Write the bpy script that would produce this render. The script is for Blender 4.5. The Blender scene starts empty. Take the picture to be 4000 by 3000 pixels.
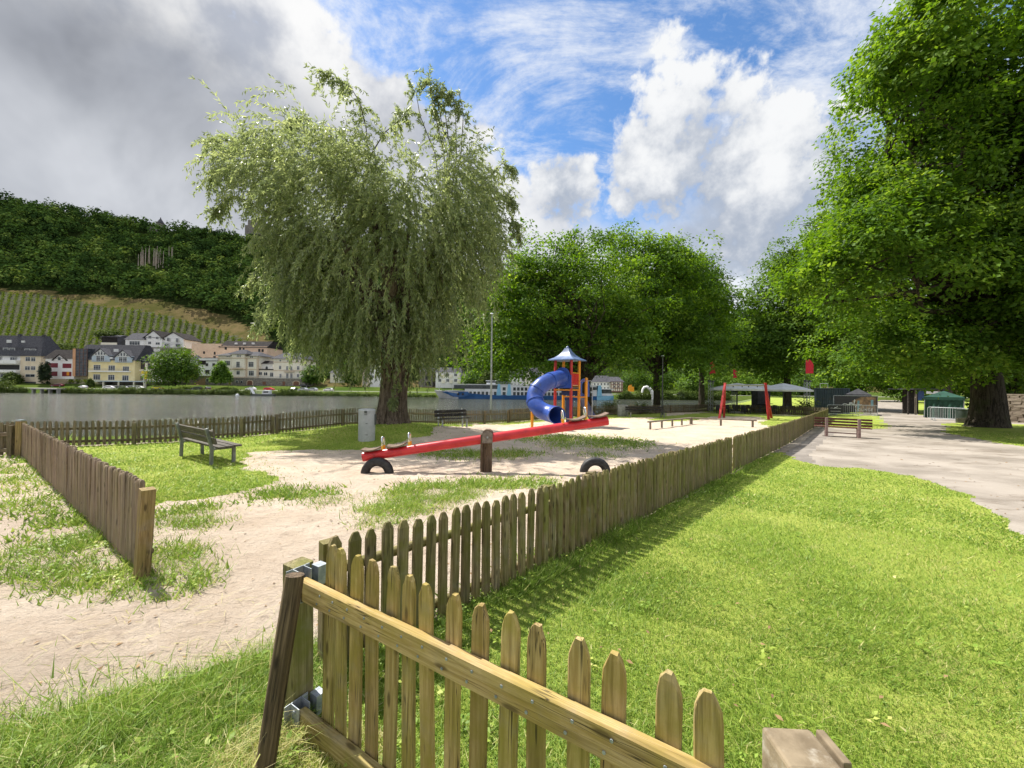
import bpy, math, random
import numpy as np
from mathutils import Vector, Matrix

R = math.radians
rng = np.random.default_rng(11)
random.seed(11)
sc = bpy.context.scene
col = sc.collection

# ------------------------------------------------------------------ camera
FPX = 1500.0                       # focal length, in pixels of a 4000 px wide picture
CAM = Vector((0, 0, 1.7))
ROLL, PITCH = R(0.6), 8 / 1500
_f = Vector((0, math.cos(PITCH), math.sin(PITCH)))
_u0 = Vector((0, -math.sin(PITCH), math.cos(PITCH)))
_r0 = Vector((1, 0, 0))
_r = _r0 * math.cos(ROLL) + _u0 * math.sin(ROLL)
_u = -_r0 * math.sin(ROLL) + _u0 * math.cos(ROLL)
cam_data = bpy.data.cameras.new('camera')
cam_data.sensor_width = 36.0
cam_data.lens = FPX / 4000 * 36.0
cam_data.clip_start = 0.05
cam_data.clip_end = 3000
cam = bpy.data.objects.new('camera', cam_data)
cam.matrix_world = Matrix(((_r.x, _u.x, -_f.x, CAM.x), (_r.y, _u.y, -_f.y, CAM.y), (_r.z, _u.z, -_f.z, CAM.z), (0, 0, 0, 1)))
col.objects.link(cam)
sc.camera = cam


def ray(px, py):
    return _r * ((px - 2000) / FPX) + _u * ((1500 - py) / FPX) + _f


SLOPE = 0.025                      # the park falls gently away from the camera


def G(px, py):                     # point of the sloping park surface
    d = ray(px, py)
    t = -CAM.z / (d.z + SLOPE * d.y)
    return CAM + d * t


def D(px, py, Y):                  # point at a given distance
    d = ray(px, py)
    return CAM + d * (Y / d.y)


# ------------------------------------------------------------------ world, sun, exposure
SUN_EL, SUN_AZ = R(54), math.atan2(-0.80, 0.60)
SUN_DIR = Vector((math.cos(SUN_EL) * math.sin(SUN_AZ), math.cos(SUN_EL) * math.cos(SUN_AZ), math.sin(SUN_EL)))
world = bpy.data.worlds.new('World')
sc.world = world
world.use_nodes = True


class NT:
    """small helper for building node trees"""
    def __init__(s, tree):
        s.t = tree; s.n = tree.nodes; s.l = tree.links

    def new(s, typ, **kw):
        n = s.n.new(typ)
        for k, v in kw.items():
            setattr(n, k, v)
        return n

    def put(s, sock, v):
        if v is None:
            return
        if isinstance(v, bpy.types.NodeSocket):
            s.l.new(v, sock)
        else:
            sock.default_value = v

    def m(s, op, a, b=None, c=None, clamp=False):
        n = s.new('ShaderNodeMath', operation=op, use_clamp=clamp)
        s.put(n.inputs[0], a)
        if b is not None: s.put(n.inputs[1], b)
        if c is not None: s.put(n.inputs[2], c)
        return n.outputs[0]

    def dot(s, a, b):
        n = s.new('ShaderNodeVectorMath', operation='DOT_PRODUCT')
        s.put(n.inputs[0], a); s.put(n.inputs[1], b)
        return n.outputs['Value']

    def vscale(s, a, vec):
        n = s.new('ShaderNodeVectorMath', operation='MULTIPLY')
        s.put(n.inputs[0], a); s.put(n.inputs[1], vec)
        return n.outputs[0]

    def noise(s, vec, scale, detail=6, rough=.55, dist=0., dim='3D', w=None):
        n = s.new('ShaderNodeTexNoise', noise_dimensions=dim)
        s.put(n.inputs['Vector'], vec)
        n.inputs['Scale'].default_value = scale
        n.inputs['Detail'].default_value = detail
        n.inputs['Roughness'].default_value = rough
        n.inputs['Distortion'].default_value = dist
        return n.outputs['Fac']

    def smooth(s, v, a, b, lo=0., hi=1.):
        n = s.new('ShaderNodeMapRange', interpolation_type='SMOOTHSTEP')
        s.put(n.inputs['Value'], v)
        n.inputs['From Min'].default_value = a; n.inputs['From Max'].default_value = b
        n.inputs['To Min'].default_value = lo; n.inputs['To Max'].default_value = hi
        return n.outputs['Result']

    def mix(s, fac, a, b, blend='MIX'):
        n = s.new('ShaderNodeMix', data_type='RGBA', blend_type=blend)
        s.put(n.inputs[0], fac)
        for i, v in ((6, a), (7, b)):
            if isinstance(v, (tuple, list)):
                v = tuple(v) + ((1,) if len(v) == 3 else ())
            s.put(n.inputs[i], v)
        return n.outputs[2]

    def ramp(s, fac, stops):
        n = s.new('ShaderNodeValToRGB')
        e = n.color_ramp.elements
        while len(e) < len(stops):
            e.new(0.5)
        for k, (p, c) in enumerate(stops):
            e[k].position = p
            e[k].color = tuple(c) + (1,)
        s.put(n.inputs[0], fac)
        return n.outputs[0]


def build_sky():
    t = world.node_tree
    t.nodes.clear()
    N = NT(t)
    out = N.new('ShaderNodeOutputWorld')
    sky = N.new('ShaderNodeTexSky', sky_type='NISHITA', sun_disc=False, sun_elevation=SUN_EL, sun_rotation=SUN_AZ % (2 * math.pi))
    sky.air_density = 1.0; sky.dust_density = 0.2; sky.ozone_density = 3.0
    bg = N.new('ShaderNodeBackground')
    hs = N.new('ShaderNodeHueSaturation'); hs.inputs['Saturation'].default_value = 1.15
    N.l.new(sky.outputs[0], hs.inputs['Color']); N.l.new(hs.outputs[0], bg.inputs[0])
    bg.inputs[1].default_value = 0.092
    d = N.new('ShaderNodeTexCoord').outputs['Generated']
    z = N.new('ShaderNodeSeparateXYZ'); N.l.new(d, z.inputs[0])
    zz = z.outputs[2]
    # cloud layer coordinates: direction projected on a high plane
    inv = N.m('DIVIDE', 1.0, N.m('MAXIMUM', N.m('ADD', zz, .22), .06))
    comb = N.new('ShaderNodeCombineXYZ')
    N.put(comb.inputs[0], N.m('MULTIPLY', z.outputs[0], inv)); N.put(comb.inputs[1], N.m('MULTIPLY', z.outputs[1], inv))
    plane = comb.outputs[0]
    puff = N.noise(d, 7.0, 10, .56)                 # cauliflower edges
    puff2 = N.noise(d, 2.6, 6, .5, .3)              # large lumps
    pc = N.m('SUBTRACT', puff, .5); pc2 = N.m('SUBTRACT', puff2, .5)
    mott = N.noise(d, 1.9, 5, .55, .6)

    # high thin streaks
    st = N.noise(N.vscale(plane, (1.1, 1.7, 1)), 1.9, 12, .68, .7)
    st2 = N.noise(N.vscale(plane, (3.5, 5.5, 1)), 2.2, 10, .72, .5)
    cir = N.m('MULTIPLY', N.smooth(N.m('ADD', st, N.m('ADD', N.m('MULTIPLY', N.m('SUBTRACT', st2, .5), .30), N.m('MULTIPLY', pc, .35))), .40, .66), .86)
    # low band towards the horizon
    vlow = N.m('ADD', N.m('ADD', zz, N.m('MULTIPLY', pc2, .55)), N.m('MULTIPLY', pc, .16))
    low = N.smooth(vlow, .44, .31)
    # separate cumulus heaps
    blobs = [((2720, 560), 10.5), ((2600, 640), 8.0), ((2890, 640), 10.0), ((3030, 560), 6.0), ((3330, 580), 6.5),
             ((2960, 800), 8.0), ((2200, 740), 6.0), ((3700, 700), 8.0)]
    best = None
    for (bx, by), rad in blobs:
        c = ray(bx, by).normalized()
        v = N.m('MULTIPLY', N.m('SUBTRACT', N.dot(d, tuple(c)), math.cos(R(rad))), 1 / (1 - math.cos(R(rad))))
        best = v if best is None else N.m('MAXIMUM', best, v)
    fine = N.m('SUBTRACT', N.noise(d, 19.0, 9, .6), .5)
    cumv = N.m('ADD', best, N.m('ADD', N.m('MULTIPLY', pc, 3.4), N.m('ADD', N.m('MULTIPLY', pc2, 1.4), N.m('MULTIPLY', fine, 2.0))))
    cum = N.smooth(cumv, .0, .55)
    # the big grey bank to the left, bounded by a great circle
    a, b = ray(1180, -40).normalized(), ray(2010, 640).normalized()
    n = a.cross(b).normalized()
    if n.dot(ray(300, 400)) < 0:
        n = -n
    edge = N.m('ADD', N.dot(d, tuple(n)), N.m('ADD', N.m('MULTIPLY', pc, .30), N.m('MULTIPLY', pc2, .22)))
    fine_e = N.m('SUBTRACT', N.noise(d, 17.0, 9, .6), .5)
    edge = N.m('ADD', edge, N.m('MULTIPLY', fine_e, .10))
    big = N.smooth(edge, -.012, .035)
    deep = N.smooth(N.m('ADD', N.dot(d, tuple(n)), N.m('MULTIPLY', pc2, .34)), .03, .30)
    lowl = N.smooth(N.m('ADD', zz, N.m('MULTIPLY', pc2, .3)), .60, .27)
    # colours
    grey = N.mix(N.smooth(mott, .38, .66), (.115, .125, .15), (.31, .33, .375))
    bigc = N.mix(deep, N.mix(N.smooth(puff, .35, .65), (.44, .47, .54), (.86, .86, .86)), grey)
    bigc = N.mix(N.m('MULTIPLY', lowl, .72), bigc, N.mix(N.smooth(mott, .35, .68), (.44, .47, .53), (.74, .76, .80)))
    lowc = N.mix(N.smooth(N.m('ADD', puff, N.m('MULTIPLY', pc2, .8)), .36, .64), (.42, .47, .56), (.80, .83, .87))
    shade = N.smooth(N.m('ADD', N.m('MULTIPLY', pc, 3.0), N.m('ADD', N.m('MULTIPLY', fine, 1.5), N.m('MULTIPLY', N.m('SUBTRACT', zz, .42), 3.0))), -.45, .65)
    cumc = N.mix(shade, (.38, .43, .52), (.83, .84, .85))
    c = N.mix(low, (.80, .83, .88), lowc)
    c = N.mix(cum, c, cumc)
    c = N.mix(big, c, bigc)
    rest = N.smooth(N.dot(d, tuple(ray(2100, 800).normalized())), .70, .45)
    gen = N.m('MULTIPLY', N.smooth(N.m('ADD', puff2, N.m('MULTIPLY', pc, .5)), .36, .52), rest)  # bright cloud cover added outside the view to raise the fill light
    c = N.mix(N.m('MULTIPLY', gen, N.m('SUBTRACT', 1.0, big)), c, N.mix(N.smooth(puff, .35, .65), (.62, .65, .70), (.95, .95, .95)))
    m = N.m('MAXIMUM', N.m('MAXIMUM', N.m('MAXIMUM', cir, gen), N.m('MULTIPLY', low, .95)), N.m('MAXIMUM', cum, big))
    bgc = N.new('ShaderNodeBackground'); N.l.new(c, bgc.inputs[0]); bgc.inputs[1].default_value = 0.54
    mx = N.new('ShaderNodeMixShader')
    N.l.new(m, mx.inputs[0]); N.l.new(bg.outputs[0], mx.inputs[1]); N.l.new(bgc.outputs[0], mx.inputs[2])
    N.l.new(mx.outputs[0], out.inputs[0])


build_sky()
sun_data = bpy.data.lights.new('sun', 'SUN')
sun_data.energy = 3.9
sun_data.angle = R(0.55)
sun_data.color = (1.0, .955, .88)
sun = bpy.data.objects.new('sun', sun_data)
sun.rotation_euler = SUN_DIR.to_track_quat('Z', 'Y').to_euler()
sun.location = (-30, 15, 60)
col.objects.link(sun)
vs = sc.view_settings
vs.view_transform = 'Standard'; vs.look = 'None'; vs.gamma = 1.0; vs.use_curve_mapping = False
vs.exposure = 1.07
try:
    sc.cycles.max_bounces = 9; sc.cycles.diffuse_bounces = 6; sc.cycles.glossy_bounces = 2
    sc.cycles.transmission_bounces = 4; sc.cycles.transparent_max_bounces = 6
    sc.cycles.use_denoising = True
except Exception:
    pass

# ------------------------------------------------------------------ materials
MATS = {}


def newmat(name):
    m = bpy.data.materials.new(name)
    m.use_nodes = True
    m.node_tree.nodes.clear()
    N = NT(m.node_tree)
    out = N.new('ShaderNodeOutputMaterial')
    p = N.new('ShaderNodeBsdfPrincipled')
    N.l.new(p.outputs[0], out.inputs[0])
    MATS[name] = m
    return m, N, p, out


def bump(N, p, h, strength=.3, dist=.02):
    b = N.new('ShaderNodeBump')
    b.inputs['Strength'].default_value = strength
    b.inputs['Distance'].default_value = dist
    N.put(b.inputs['Height'], h)
    N.l.new(b.outputs[0], p.inputs['Normal'])


def pm(name, c1, c2=None, scale=6, rough=.75, bmp=0., stretch=(1, 1, 1), rnd=.0, metal=0., dist=.01, coord='Object', lo=.35, hi=.65, dirt=None, dirt_scale=1.5, spec=None):
    """general painted / mineral material: two-tone noise, optional stains, per-object shift, fine relief"""
    if c2 is None:
        c2 = tuple(min(1, x * 1.12) for x in c1); c1 = tuple(x * .9 for x in c1)
    m, N, p, out = newmat(name)
    tc = N.new('ShaderNodeTexCoord').outputs[coord]
    v = N.vscale(tc, stretch)
    f = N.noise(v, scale, 8, .6)
    c = N.mix(N.smooth(f, lo, hi), c1, c2)
    if dirt:
        c = N.mix(N.m('MULTIPLY', N.smooth(N.noise(tc, dirt_scale, 7, .65), .52, .72), .7), c, dirt)
    if rnd:
        oi = N.new('ShaderNodeObjectInfo').outputs['Random']
        h = N.new('ShaderNodeHueSaturation')
        N.put(h.inputs['Value'], N.m('MULTIPLY_ADD', oi, 2 * rnd, 1 - rnd))
        N.l.new(c, h.inputs['Color'])
        c = h.outputs[0]
    N.put(p.inputs['Base Color'], c)
    p.inputs['Roughness'].default_value = rough
    p.inputs['Metallic'].default_value = metal
    if spec is not None:
        p.inputs['Specular IOR Level'].default_value = spec
    if bmp:
        bump(N, p, f, bmp, dist)
    return m


def wood(name, a, b, moss, mossamt=.5, rnd=.18, rough=.8, grain=1.0, crack=True):
    """weathered timber; the grain runs along the object's local Z"""
    m, N, p, out = newmat(name)
    tc = N.new('ShaderNodeTexCoord').outputs['Object']
    oi = N.new('ShaderNodeObjectInfo').outputs['Random']
    off = N.new('ShaderNodeVectorMath', operation='ADD')
    cb = N.new('ShaderNodeCombineXYZ')
    N.put(cb.inputs[0], N.m('MULTIPLY', oi, 17.)); N.put(cb.inputs[2], N.m('MULTIPLY', oi, 41.))
    N.l.new(tc, off.inputs[0]); N.l.new(cb.outputs[0], off.inputs[1])
    v = off.outputs[0]
    g = N.noise(N.vscale(v, (70 * grain, 70 * grain, 3.0)), 1.0, 6, .6, .6)
    g2 = N.noise(N.vscale(v, (20 * grain, 20 * grain, 1.0)), 1.0, 4, .6, 1.5)
    c = N.mix(N.smooth(g, .36, .64), a, b)
    c = N.mix(N.m('MULTIPLY', N.smooth(g2, .48, .70), .72), c, tuple(x * .40 for x in a))
    mo = N.noise(v, 3.2, 7, .65)
    mo = N.m('MULTIPLY', N.smooth(mo, .36, .66), mossamt)
    c = N.mix(mo, c, moss)
    gr = N.m('MULTIPLY', N.smooth(N.noise(v, 6.0, 5, .6), .5, .75), .35)
    c = N.mix(gr, c, (.26, .23, .20))
    if crack:
        k = N.noise(N.vscale(v, (38, 38, 1.1)), 1.0, 3, .5)
        k = N.smooth(N.m('ABSOLUTE', N.m('SUBTRACT', k, .5)), .018, .0)
        k = N.m('MULTIPLY', k, N.smooth(N.noise(v, 2.0, 2), .44, .54))
        c = N.mix(N.m('MULTIPLY', k, .85), c, (.02, .017, .012))
    vo = N.new('ShaderNodeTexVoronoi', feature='F1'); N.put(vo.inputs['Vector'], N.vscale(v, (14, 14, 4.2))); vo.inputs['Scale'].default_value = 1.0
    kn = N.m('MULTIPLY', N.smooth(vo.outputs['Distance'], .20, .08), .8)
    c = N.mix(kn, c, tuple(x * .28 for x in a))
    hs = N.new('ShaderNodeHueSaturation')
    N.put(hs.inputs['Value'], N.m('MULTIPLY_ADD', oi, 2 * rnd, 1 - rnd))
    N.put(hs.inputs['Hue'], N.m('MULTIPLY_ADD', N.m('FRACT', N.m('MULTIPLY', oi, 7.3)), .02, .49))
    N.l.new(c, hs.inputs['Color'])
    N.put(p.inputs['Base Color'], hs.outputs[0])
    p.inputs['Roughness'].default_value = rough
    p.inputs['Specular IOR Level'].default_value = .25
    bump(N, p, N.m('ADD', g, N.m('MULTIPLY', g2, .8)), .45, .004)
    return m


def leafmat(name, dark, mid, light, trans=.35, under=None, rough=.45, spec=.3):
    """leaves: a tint per leaf picks the colour, part of the light passes through"""
    m, N, p, out = newmat(name)
    at = N.new('ShaderNodeAttribute', attribute_name='tint').outputs['Fac']
    c = N.ramp(at, [(0., dark), (.5, mid), (1., light)])
    if under:
        geo = N.new('ShaderNodeNewGeometry').outputs['Backfacing']
        c2 = N.mix(N.m('MULTIPLY', geo, .7), c, under)
    else:
        c2 = c
    N.put(p.inputs['Base Color'], c2)
    p.inputs['Roughness'].default_value = rough
    p.inputs['Specular IOR Level'].default_value = spec
    tr = N.new('ShaderNodeBsdfTranslucent')
    h = N.new('ShaderNodeHueSaturation'); h.inputs['Saturation'].default_value = 1.15; h.inputs['Value'].default_value = 1.5
    h.inputs['Hue'].default_value = .485
    N.l.new(c, h.inputs['Color']); N.l.new(h.outputs[0], tr.inputs['Color'])
    mx = N.new('ShaderNodeMixShader'); mx.inputs[0].default_value = trans
    N.l.new(p.outputs[0], mx.inputs[1]); N.l.new(tr.outputs[0], mx.inputs[2])
    N.l.new(mx.outputs[0], out.inputs[0])
    return m


# ------------------------------------------------------------------ mesh building
class MB:
    def __init__(s):
        s.v = []; s.f = []; s.m = []

    def add(s, verts, faces, m=0):
        o = len(s.v)
        s.v += [tuple(x) for x in verts]
        s.f += [tuple(i + o for i in f) for f in faces]
        s.m += [m] * len(faces)
        return s

    def box(s, c, size, m=0, M=None, taper=1.0):
        x, y, z = (k / 2 for k in size)
        vs_ = []
        for dz in (-1, 1):
            k = taper if dz > 0 else 1
            for dx, dy in ((-1, -1), (1, -1), (1, 1), (-1, 1)):
                w = Vector((dx * x * k, dy * y * k, dz * z))
                if M is not None: w = M @ w
                vs_.append(Vector(c) + w)
        return s.add(vs_, [(3, 2, 1, 0), (4, 5, 6, 7), (0, 1, 5, 4), (1, 2, 6, 5), (2, 3, 7, 6), (3, 0, 4, 7)], m)

    def bar(s, p0, p1, w, t, m=0, up=Vector((0, 0, 1))):
        p0, p1 = Vector(p0), Vector(p1)
        d = (p1 - p0); L = d.length; d.normalize()
        a = d.cross(up)
        if a.length < 1e-4: a = d.cross(Vector((0, 1, 0)))
        a.normalize(); b = a.cross(d)
        M = Matrix((a, b, d)).transposed()
        return s.box((p0 + p1) / 2, (w, t, L), m, M)

    def tube(s, path, rad, n=8, m=0, cap=True):
        path = [Vector(p) for p in path]
        rs = rad if isinstance(rad, (list, tuple)) else [rad] * len(path)
        prev = None
        vs_, fs = [], []
        for i, p in enumerate(path):
            d = path[min(i + 1, len(path) - 1)] - path[max(i - 1, 0)]
            d.normalize()
            if prev is None:
                a = d.cross(Vector((0, 0, 1)) if abs(d.z) < .9 else Vector((1, 0, 0)))
            else:
                a = prev - d * prev.dot(d)
            a.normalize(); prev = a
            b = d.cross(a)
            for k in range(n):
                an = 2 * math.pi * k / n
                vs_.append(p + (a * math.cos(an) + b * math.sin(an)) * rs[i])
        for i in range(len(path) - 1):
            for k in range(n):
                k2 = (k + 1) % n
                fs.append((i * n + k, i * n + k2, (i + 1) * n + k2, (i + 1) * n + k))
        if cap:
            fs.append(tuple(range(n - 1, -1, -1)))
            fs.append(tuple((len(path) - 1) * n + k for k in range(n)))
        return s.add(vs_, fs, m)

    def lathe(s, prof, n=16, c=(0, 0, 0), m=0, sq=0, cap=True):
        vs_, fs = [], []
        for r_, z_ in prof:
            for k in range(n):
                an = 2 * math.pi * (k + .5 * sq) / n
                vs_.append((c[0] + r_ * math.cos(an), c[1] + r_ * math.sin(an), c[2] + z_))
        for i in range(len(prof) - 1):
            for k in range(n):
                k2 = (k + 1) % n
                fs.append((i * n + k, i * n + k2, (i + 1) * n + k2, (i + 1) * n + k))
        if cap and prof[0][0] > 1e-5: fs.append(tuple(range(n - 1, -1, -1)))
        if cap and prof[-1][0] > 1e-5: fs.append(tuple((len(prof) - 1) * n + k for k in range(n)))
        return s.add(vs_, fs, m)

    def extr(s, poly, y0, y1, m=0):          # polygon in x,z pushed along y
        n = len(poly)
        vs_ = [(x, y0, z) for x, z in poly] + [(x, y1, z) for x, z in poly]
        fs = [tuple(range(n)), tuple(range(2 * n - 1, n - 1, -1))]
        fs += [((i + 1) % n, i, i + n, (i + 1) % n + n) for i in range(n)]
        return s.add(vs_, fs, m)

    def extrz(s, poly, z0, z1, m=0):         # polygon in x,y pushed along z
        n = len(poly)
        vs_ = [(x, y, z0) for x, y in poly] + [(x, y, z1) for x, y in poly]
        fs = [tuple(range(n - 1, -1, -1)), tuple(range(n, 2 * n))]
        fs += [(i, (i + 1) % n, (i + 1) % n + n, i + n) for i in range(n)]
        return s.add(vs_, fs, m)

    def mesh(s, name, mats, smooth=False):
        me = bpy.data.meshes.new(name)
        me.from_pydata(s.v, [], s.f)
        for mm in (mats if isinstance(mats, (list, tuple)) else [mats]):
            me.materials.append(MATS[mm] if isinstance(mm, str) else mm)
        if any(s.m): me.polygons.foreach_set('material_index', s.m)
        if smooth:
            me.polygons.foreach_set('use_smooth', [True] * len(me.polygons))
            me.set_sharp_from_angle(angle=R(smooth if smooth is not True else 40))
        me.update()
        return me


def link(name, me, parent=None, loc=None, M=None):
    o = bpy.data.objects.new(name, me)
    col.objects.link(o)
    if parent is not None:
        o.parent = parent
    if M is not None:
        o.matrix_basis = M
    elif loc is not None:
        o.location = loc
    return o


def part(name, mb, mats, parent=None, smooth=False, loc=None, M=None, bevel=0, label=None):
    o = link(name, mb.mesh(name, mats, smooth), parent, loc, M)
    if bevel:
        b = o.modifiers.new('bevel', 'BEVEL'); b.width = bevel; b.segments = 2; b.limit_method = 'ANGLE'
    if label: o['label'] = label
    return o


def tag(o, label, cat, group=None):
    o['label'] = label; o['category'] = cat
    if group: o['group'] = group
    return o


def thing(name, label, cat, loc=(0, 0, 0), rz=0, group=None):
    o = bpy.data.objects.new(name, None)
    o.empty_display_size = .2
    o.location = loc; o.rotation_euler = (0, 0, rz)
    col.objects.link(o)
    return tag(o, label, cat, group)


def structure(name, me):
    o = link(name, me); o['kind'] = 'structure'
    return o


def dup(root, loc, rz=0, label=None, group=None, scale=None):
    def cp(o, par):
        c = o.copy()
        col.objects.link(c)
        if par is not None: c.parent = par
        for ch in list(o.children): cp(ch, c)
        return c
    r_ = cp(root, None)
    r_.location = loc; r_.rotation_euler = (0, 0, rz)
    if scale: r_.scale = scale if isinstance(scale, (tuple, list)) else (scale,) * 3
    if label: r_['label'] = label
    if group: r_['group'] = group
    return r_


def stick(name, p0, p1, w, t, mat, parent, sect=4, up=Vector((0, 0, 1)), jitter=.0, bev=.006):
    """straight timber or bar between two points given in the parent's space; local Z runs along it"""
    p0, p1 = Vector(p0), Vector(p1)
    d = p1 - p0; L = d.length; d.normalize()
    a = d.cross(up)
    if a.length < 1e-3: a = Vector((1, 0, 0))
    a.normalize(); b = d.cross(a)
    mb = MB()
    if sect == 4:
        x, y, e = w / 2, t / 2, min(bev, w / 4, t / 4)
        ring = [(-x + e, -y), (x - e, -y), (x, -y + e), (x, y - e), (x - e, y), (-x + e, y), (-x, y - e), (-x, -y + e)]
    else:
        ring = [(w / 2 * math.cos(2 * math.pi * k / sect), t / 2 * math.sin(2 * math.pi * k / sect)) for k in range(sect)]
    ns = max(2, min(10, int(L / .25))) if jitter else 2
    n = len(ring); vs_ = []; fs = []
    for i in range(ns):
        zz = L * i / (ns - 1)
        jx, jy = (random.uniform(-jitter, jitter), random.uniform(-jitter, jitter)) if jitter else (0, 0)
        k = 1 + (random.uniform(-jitter, jitter) / w * 1.2 if jitter else 0)
        vs_ += [(x * k + jx, y * k + jy, zz) for x, y in ring]
    for i in range(ns - 1):
        for k in range(n):
            fs.append((i * n + k, i * n + (k + 1) % n, (i + 1) * n + (k + 1) % n, (i + 1) * n + k))
    fs.append(tuple(range(n - 1, -1, -1))); fs.append(tuple((ns - 1) * n + k for k in range(n)))
    mb.add(vs_, fs)
    M = Matrix((a, b, d)).transposed().to_4x4()
    M.translation = p0
    return part(name, mb, mat, parent, M=M, smooth=(sect != 4))


# ------------------------------------------------------------------ bulk leaf meshes
def quads_mesh(name, V, tint, mats, k=4):
    """V: (n, k, 3) faces of k corners; tint: (n,)"""
    n = len(V)
    me = bpy.data.meshes.new(name)
    me.vertices.add(n * k)
    me.vertices.foreach_set('co', np.ascontiguousarray(V, dtype=np.float32).ravel())
    me.loops.add(n * k)
    me.loops.foreach_set('vertex_index', np.arange(n * k, dtype=np.int32))
    me.polygons.add(n)
    me.polygons.foreach_set('loop_start', np.arange(0, n * k, k, dtype=np.int32))
    for mm in (mats if isinstance(mats, (list, tuple)) else [mats]):
        me.materials.append(MATS[mm])
    at = me.attributes.new('tint', 'FLOAT', 'POINT')
    at.data.foreach_set('value', np.repeat(np.clip(tint, 0, 1), k).astype(np.float32))
    me.update(calc_edges=True)
    return me


def unit(a):
    return a / np.maximum(np.linalg.norm(a, axis=-1, keepdims=True), 1e-9)


def leaves(P, Dn, Nn, L, W, fold=.15, bend=.12):
    """diamond leaves: P base, Dn direction, Nn facing; L, W arrays"""
    Dn = unit(Dn); S = unit(np.cross(Dn, Nn)); U = np.cross(S, Dn)
    L = np.broadcast_to(L, (len(P),))[:, None]; W = np.broadcast_to(W, (len(P),))[:, None]
    tip = P + Dn * L - U * L * bend
    mid = P + Dn * L * .45 + U * L * fold * .3
    return np.stack([P, mid + S * W * .5 , tip, mid - S * W * .5], 1)


def rdir(n):
    return unit(rng.normal(size=(n, 3)))
# ------------------------------------------------------------------ the lie of the land
def W2(lst):
    return [(G(x, y).x, G(x, y).y) for x, y in lst]


# riverside fence line, left to right, then the edge of the park goes on behind the trees
RF = W2([(300, 1743), (670, 1728), (1060, 1700), (1500, 1673), (1860, 1657), (1978, 1651), (2316, 1622), (2443, 1620), (2762, 1607)])
RF = [(-40, -1.0), (-16.5, 11.3)] + RF
RFX = np.array([p[0] for p in RF] + [60, 120]); RFY = np.array([p[1] for p in RF] + [95, 175])
# diagonal fence, near to far
DF = [(-1.07, 2.36)] + W2([(1975, 2347), (2300, 2088), (2858, 1847), (3081, 1732)]) + [(28.0, 34.0)]
DF[1] = (-.16, 3.27); DF[2] = (1.0, 4.5)
DFX = np.array([p[0] for p in DF]); DFY = np.array([p[1] for p in DF])
WILLOW = Vector((-5.25, 17.2, 0))
WATER_Z = -3.3


def yfence(x): return np.interp(x, RFX, RFY)
def sstep(a, b, x):
    t = np.clip((x - a) / (b - a), 0, 1)
    return t * t * (3 - 2 * t)


_ph = np.random.default_rng(5).uniform(0, 6.28, (40,))


def wob(x, y, s, k=0):       # cheap smooth pseudo noise, about -1..1
    r_ = 0
    for i in range(5):
        a = 2.4 * i + k; f = s * (1 + .43 * i)
        r_ = r_ + np.sin(x * f * math.cos(a) + y * f * math.sin(a) + _ph[(i + 3 * k) % 40]) / (1 + .35 * i)
    return r_ / 2.6


def gh(x, y):
    x = np.asarray(x, float); y = np.asarray(y, float)
    b = -SLOPE * np.clip(y, -6, 46)
    b = b + .42 * np.exp(-((x - WILLOW.x) ** 2 + (y - WILLOW.y + .3) ** 2) / (2 * 2.3 ** 2))
    b = b - .10 * np.exp(-((x + .5) ** 2 + (y - 11.5) ** 2) / (2 * 5.0 ** 2)) * 0
    d = (y - yfence(x)) * .8
    t = sstep(.8, 17, d)
    return b * (1 - t) + t * (-4.6)


def gz(x, y): return float(gh(x, y))


def inpoly(px, py, poly):
    c = np.zeros(np.shape(px), bool)
    n = len(poly); j = n - 1
    for i in range(n):
        xi, yi = poly[i]; xj, yj = poly[j]
        if yi != yj:
            t = (yi > py) != (yj > py)
            c ^= t & (px < (xj - xi) * (py - yi) / (yj - yi) + xi)
        j = i
    return c


LAWN_R = W2([(-900, 2990), (0, 2840), (300, 2745), (600, 2660), (900, 2590), (1060, 2545), (1150, 2520)]) + [(-1.1, 2.6)] + DF[:4] + \
    W2([(3040, 1762), (3100, 1796), (3170, 1815), (3350, 1828), (3560, 1858), (3700, 1900), (3790, 1950), (3880, 2015), (4000, 2092), (4400, 2350)]) + \
    [(9, 0), (9, -8), (-9, -8)]
LAWN_L = W2([(85, 1775), (130, 1752), (300, 1743), (670, 1728), (1060, 1700), (1400, 1680), (1860, 1657), (1840, 1668), (1700, 1692), (1690, 1712), (1560, 1738), (1400, 1762),
             (1240, 1757), (1000, 1766), (945, 1790), (930, 1830), (1090, 1868), (1010, 1905), (900, 1935), (760, 1950), (640, 1958), (560, 1990), (420, 2010), (300, 1960)])
LAWN_LL = W2([(-500, 1795), (0, 1790), (110, 1795), (200, 1880), (300, 1965), (420, 2115), (520, 2270), (650, 2290), (760, 2200), (720, 2320), (560, 2340), (420, 2310), (300, 2290), (60, 2240), (0, 2215), (20, 2160),
              (140, 2150), (110, 2075), (230, 2060), (250, 2000), (150, 1950), (110, 1890), (0, 1875), (-500, 1860)])
SWING = W2([(2530, 1640), (2600, 1626), (2750, 1612), (2900, 1616), (3190, 1628), (3160, 1648), (3100, 1664), (3010, 1668), (2962, 1652), (2990, 1642), (2960, 1628), (2790, 1626), (2720, 1641), (2620, 1648)])
VERGE = W2([(3228, 1640), (3236, 1624), (3430, 1622), (3455, 1648), (3475, 1672), (3400, 1677), (3300, 1672), (3215, 1668)])
FARG = W2([(3690, 1655), (3800, 1650), (4500, 1680), (4500, 1850), (4100, 1765), (3950, 1738), (3800, 1712), (3700, 1692)])
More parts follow.
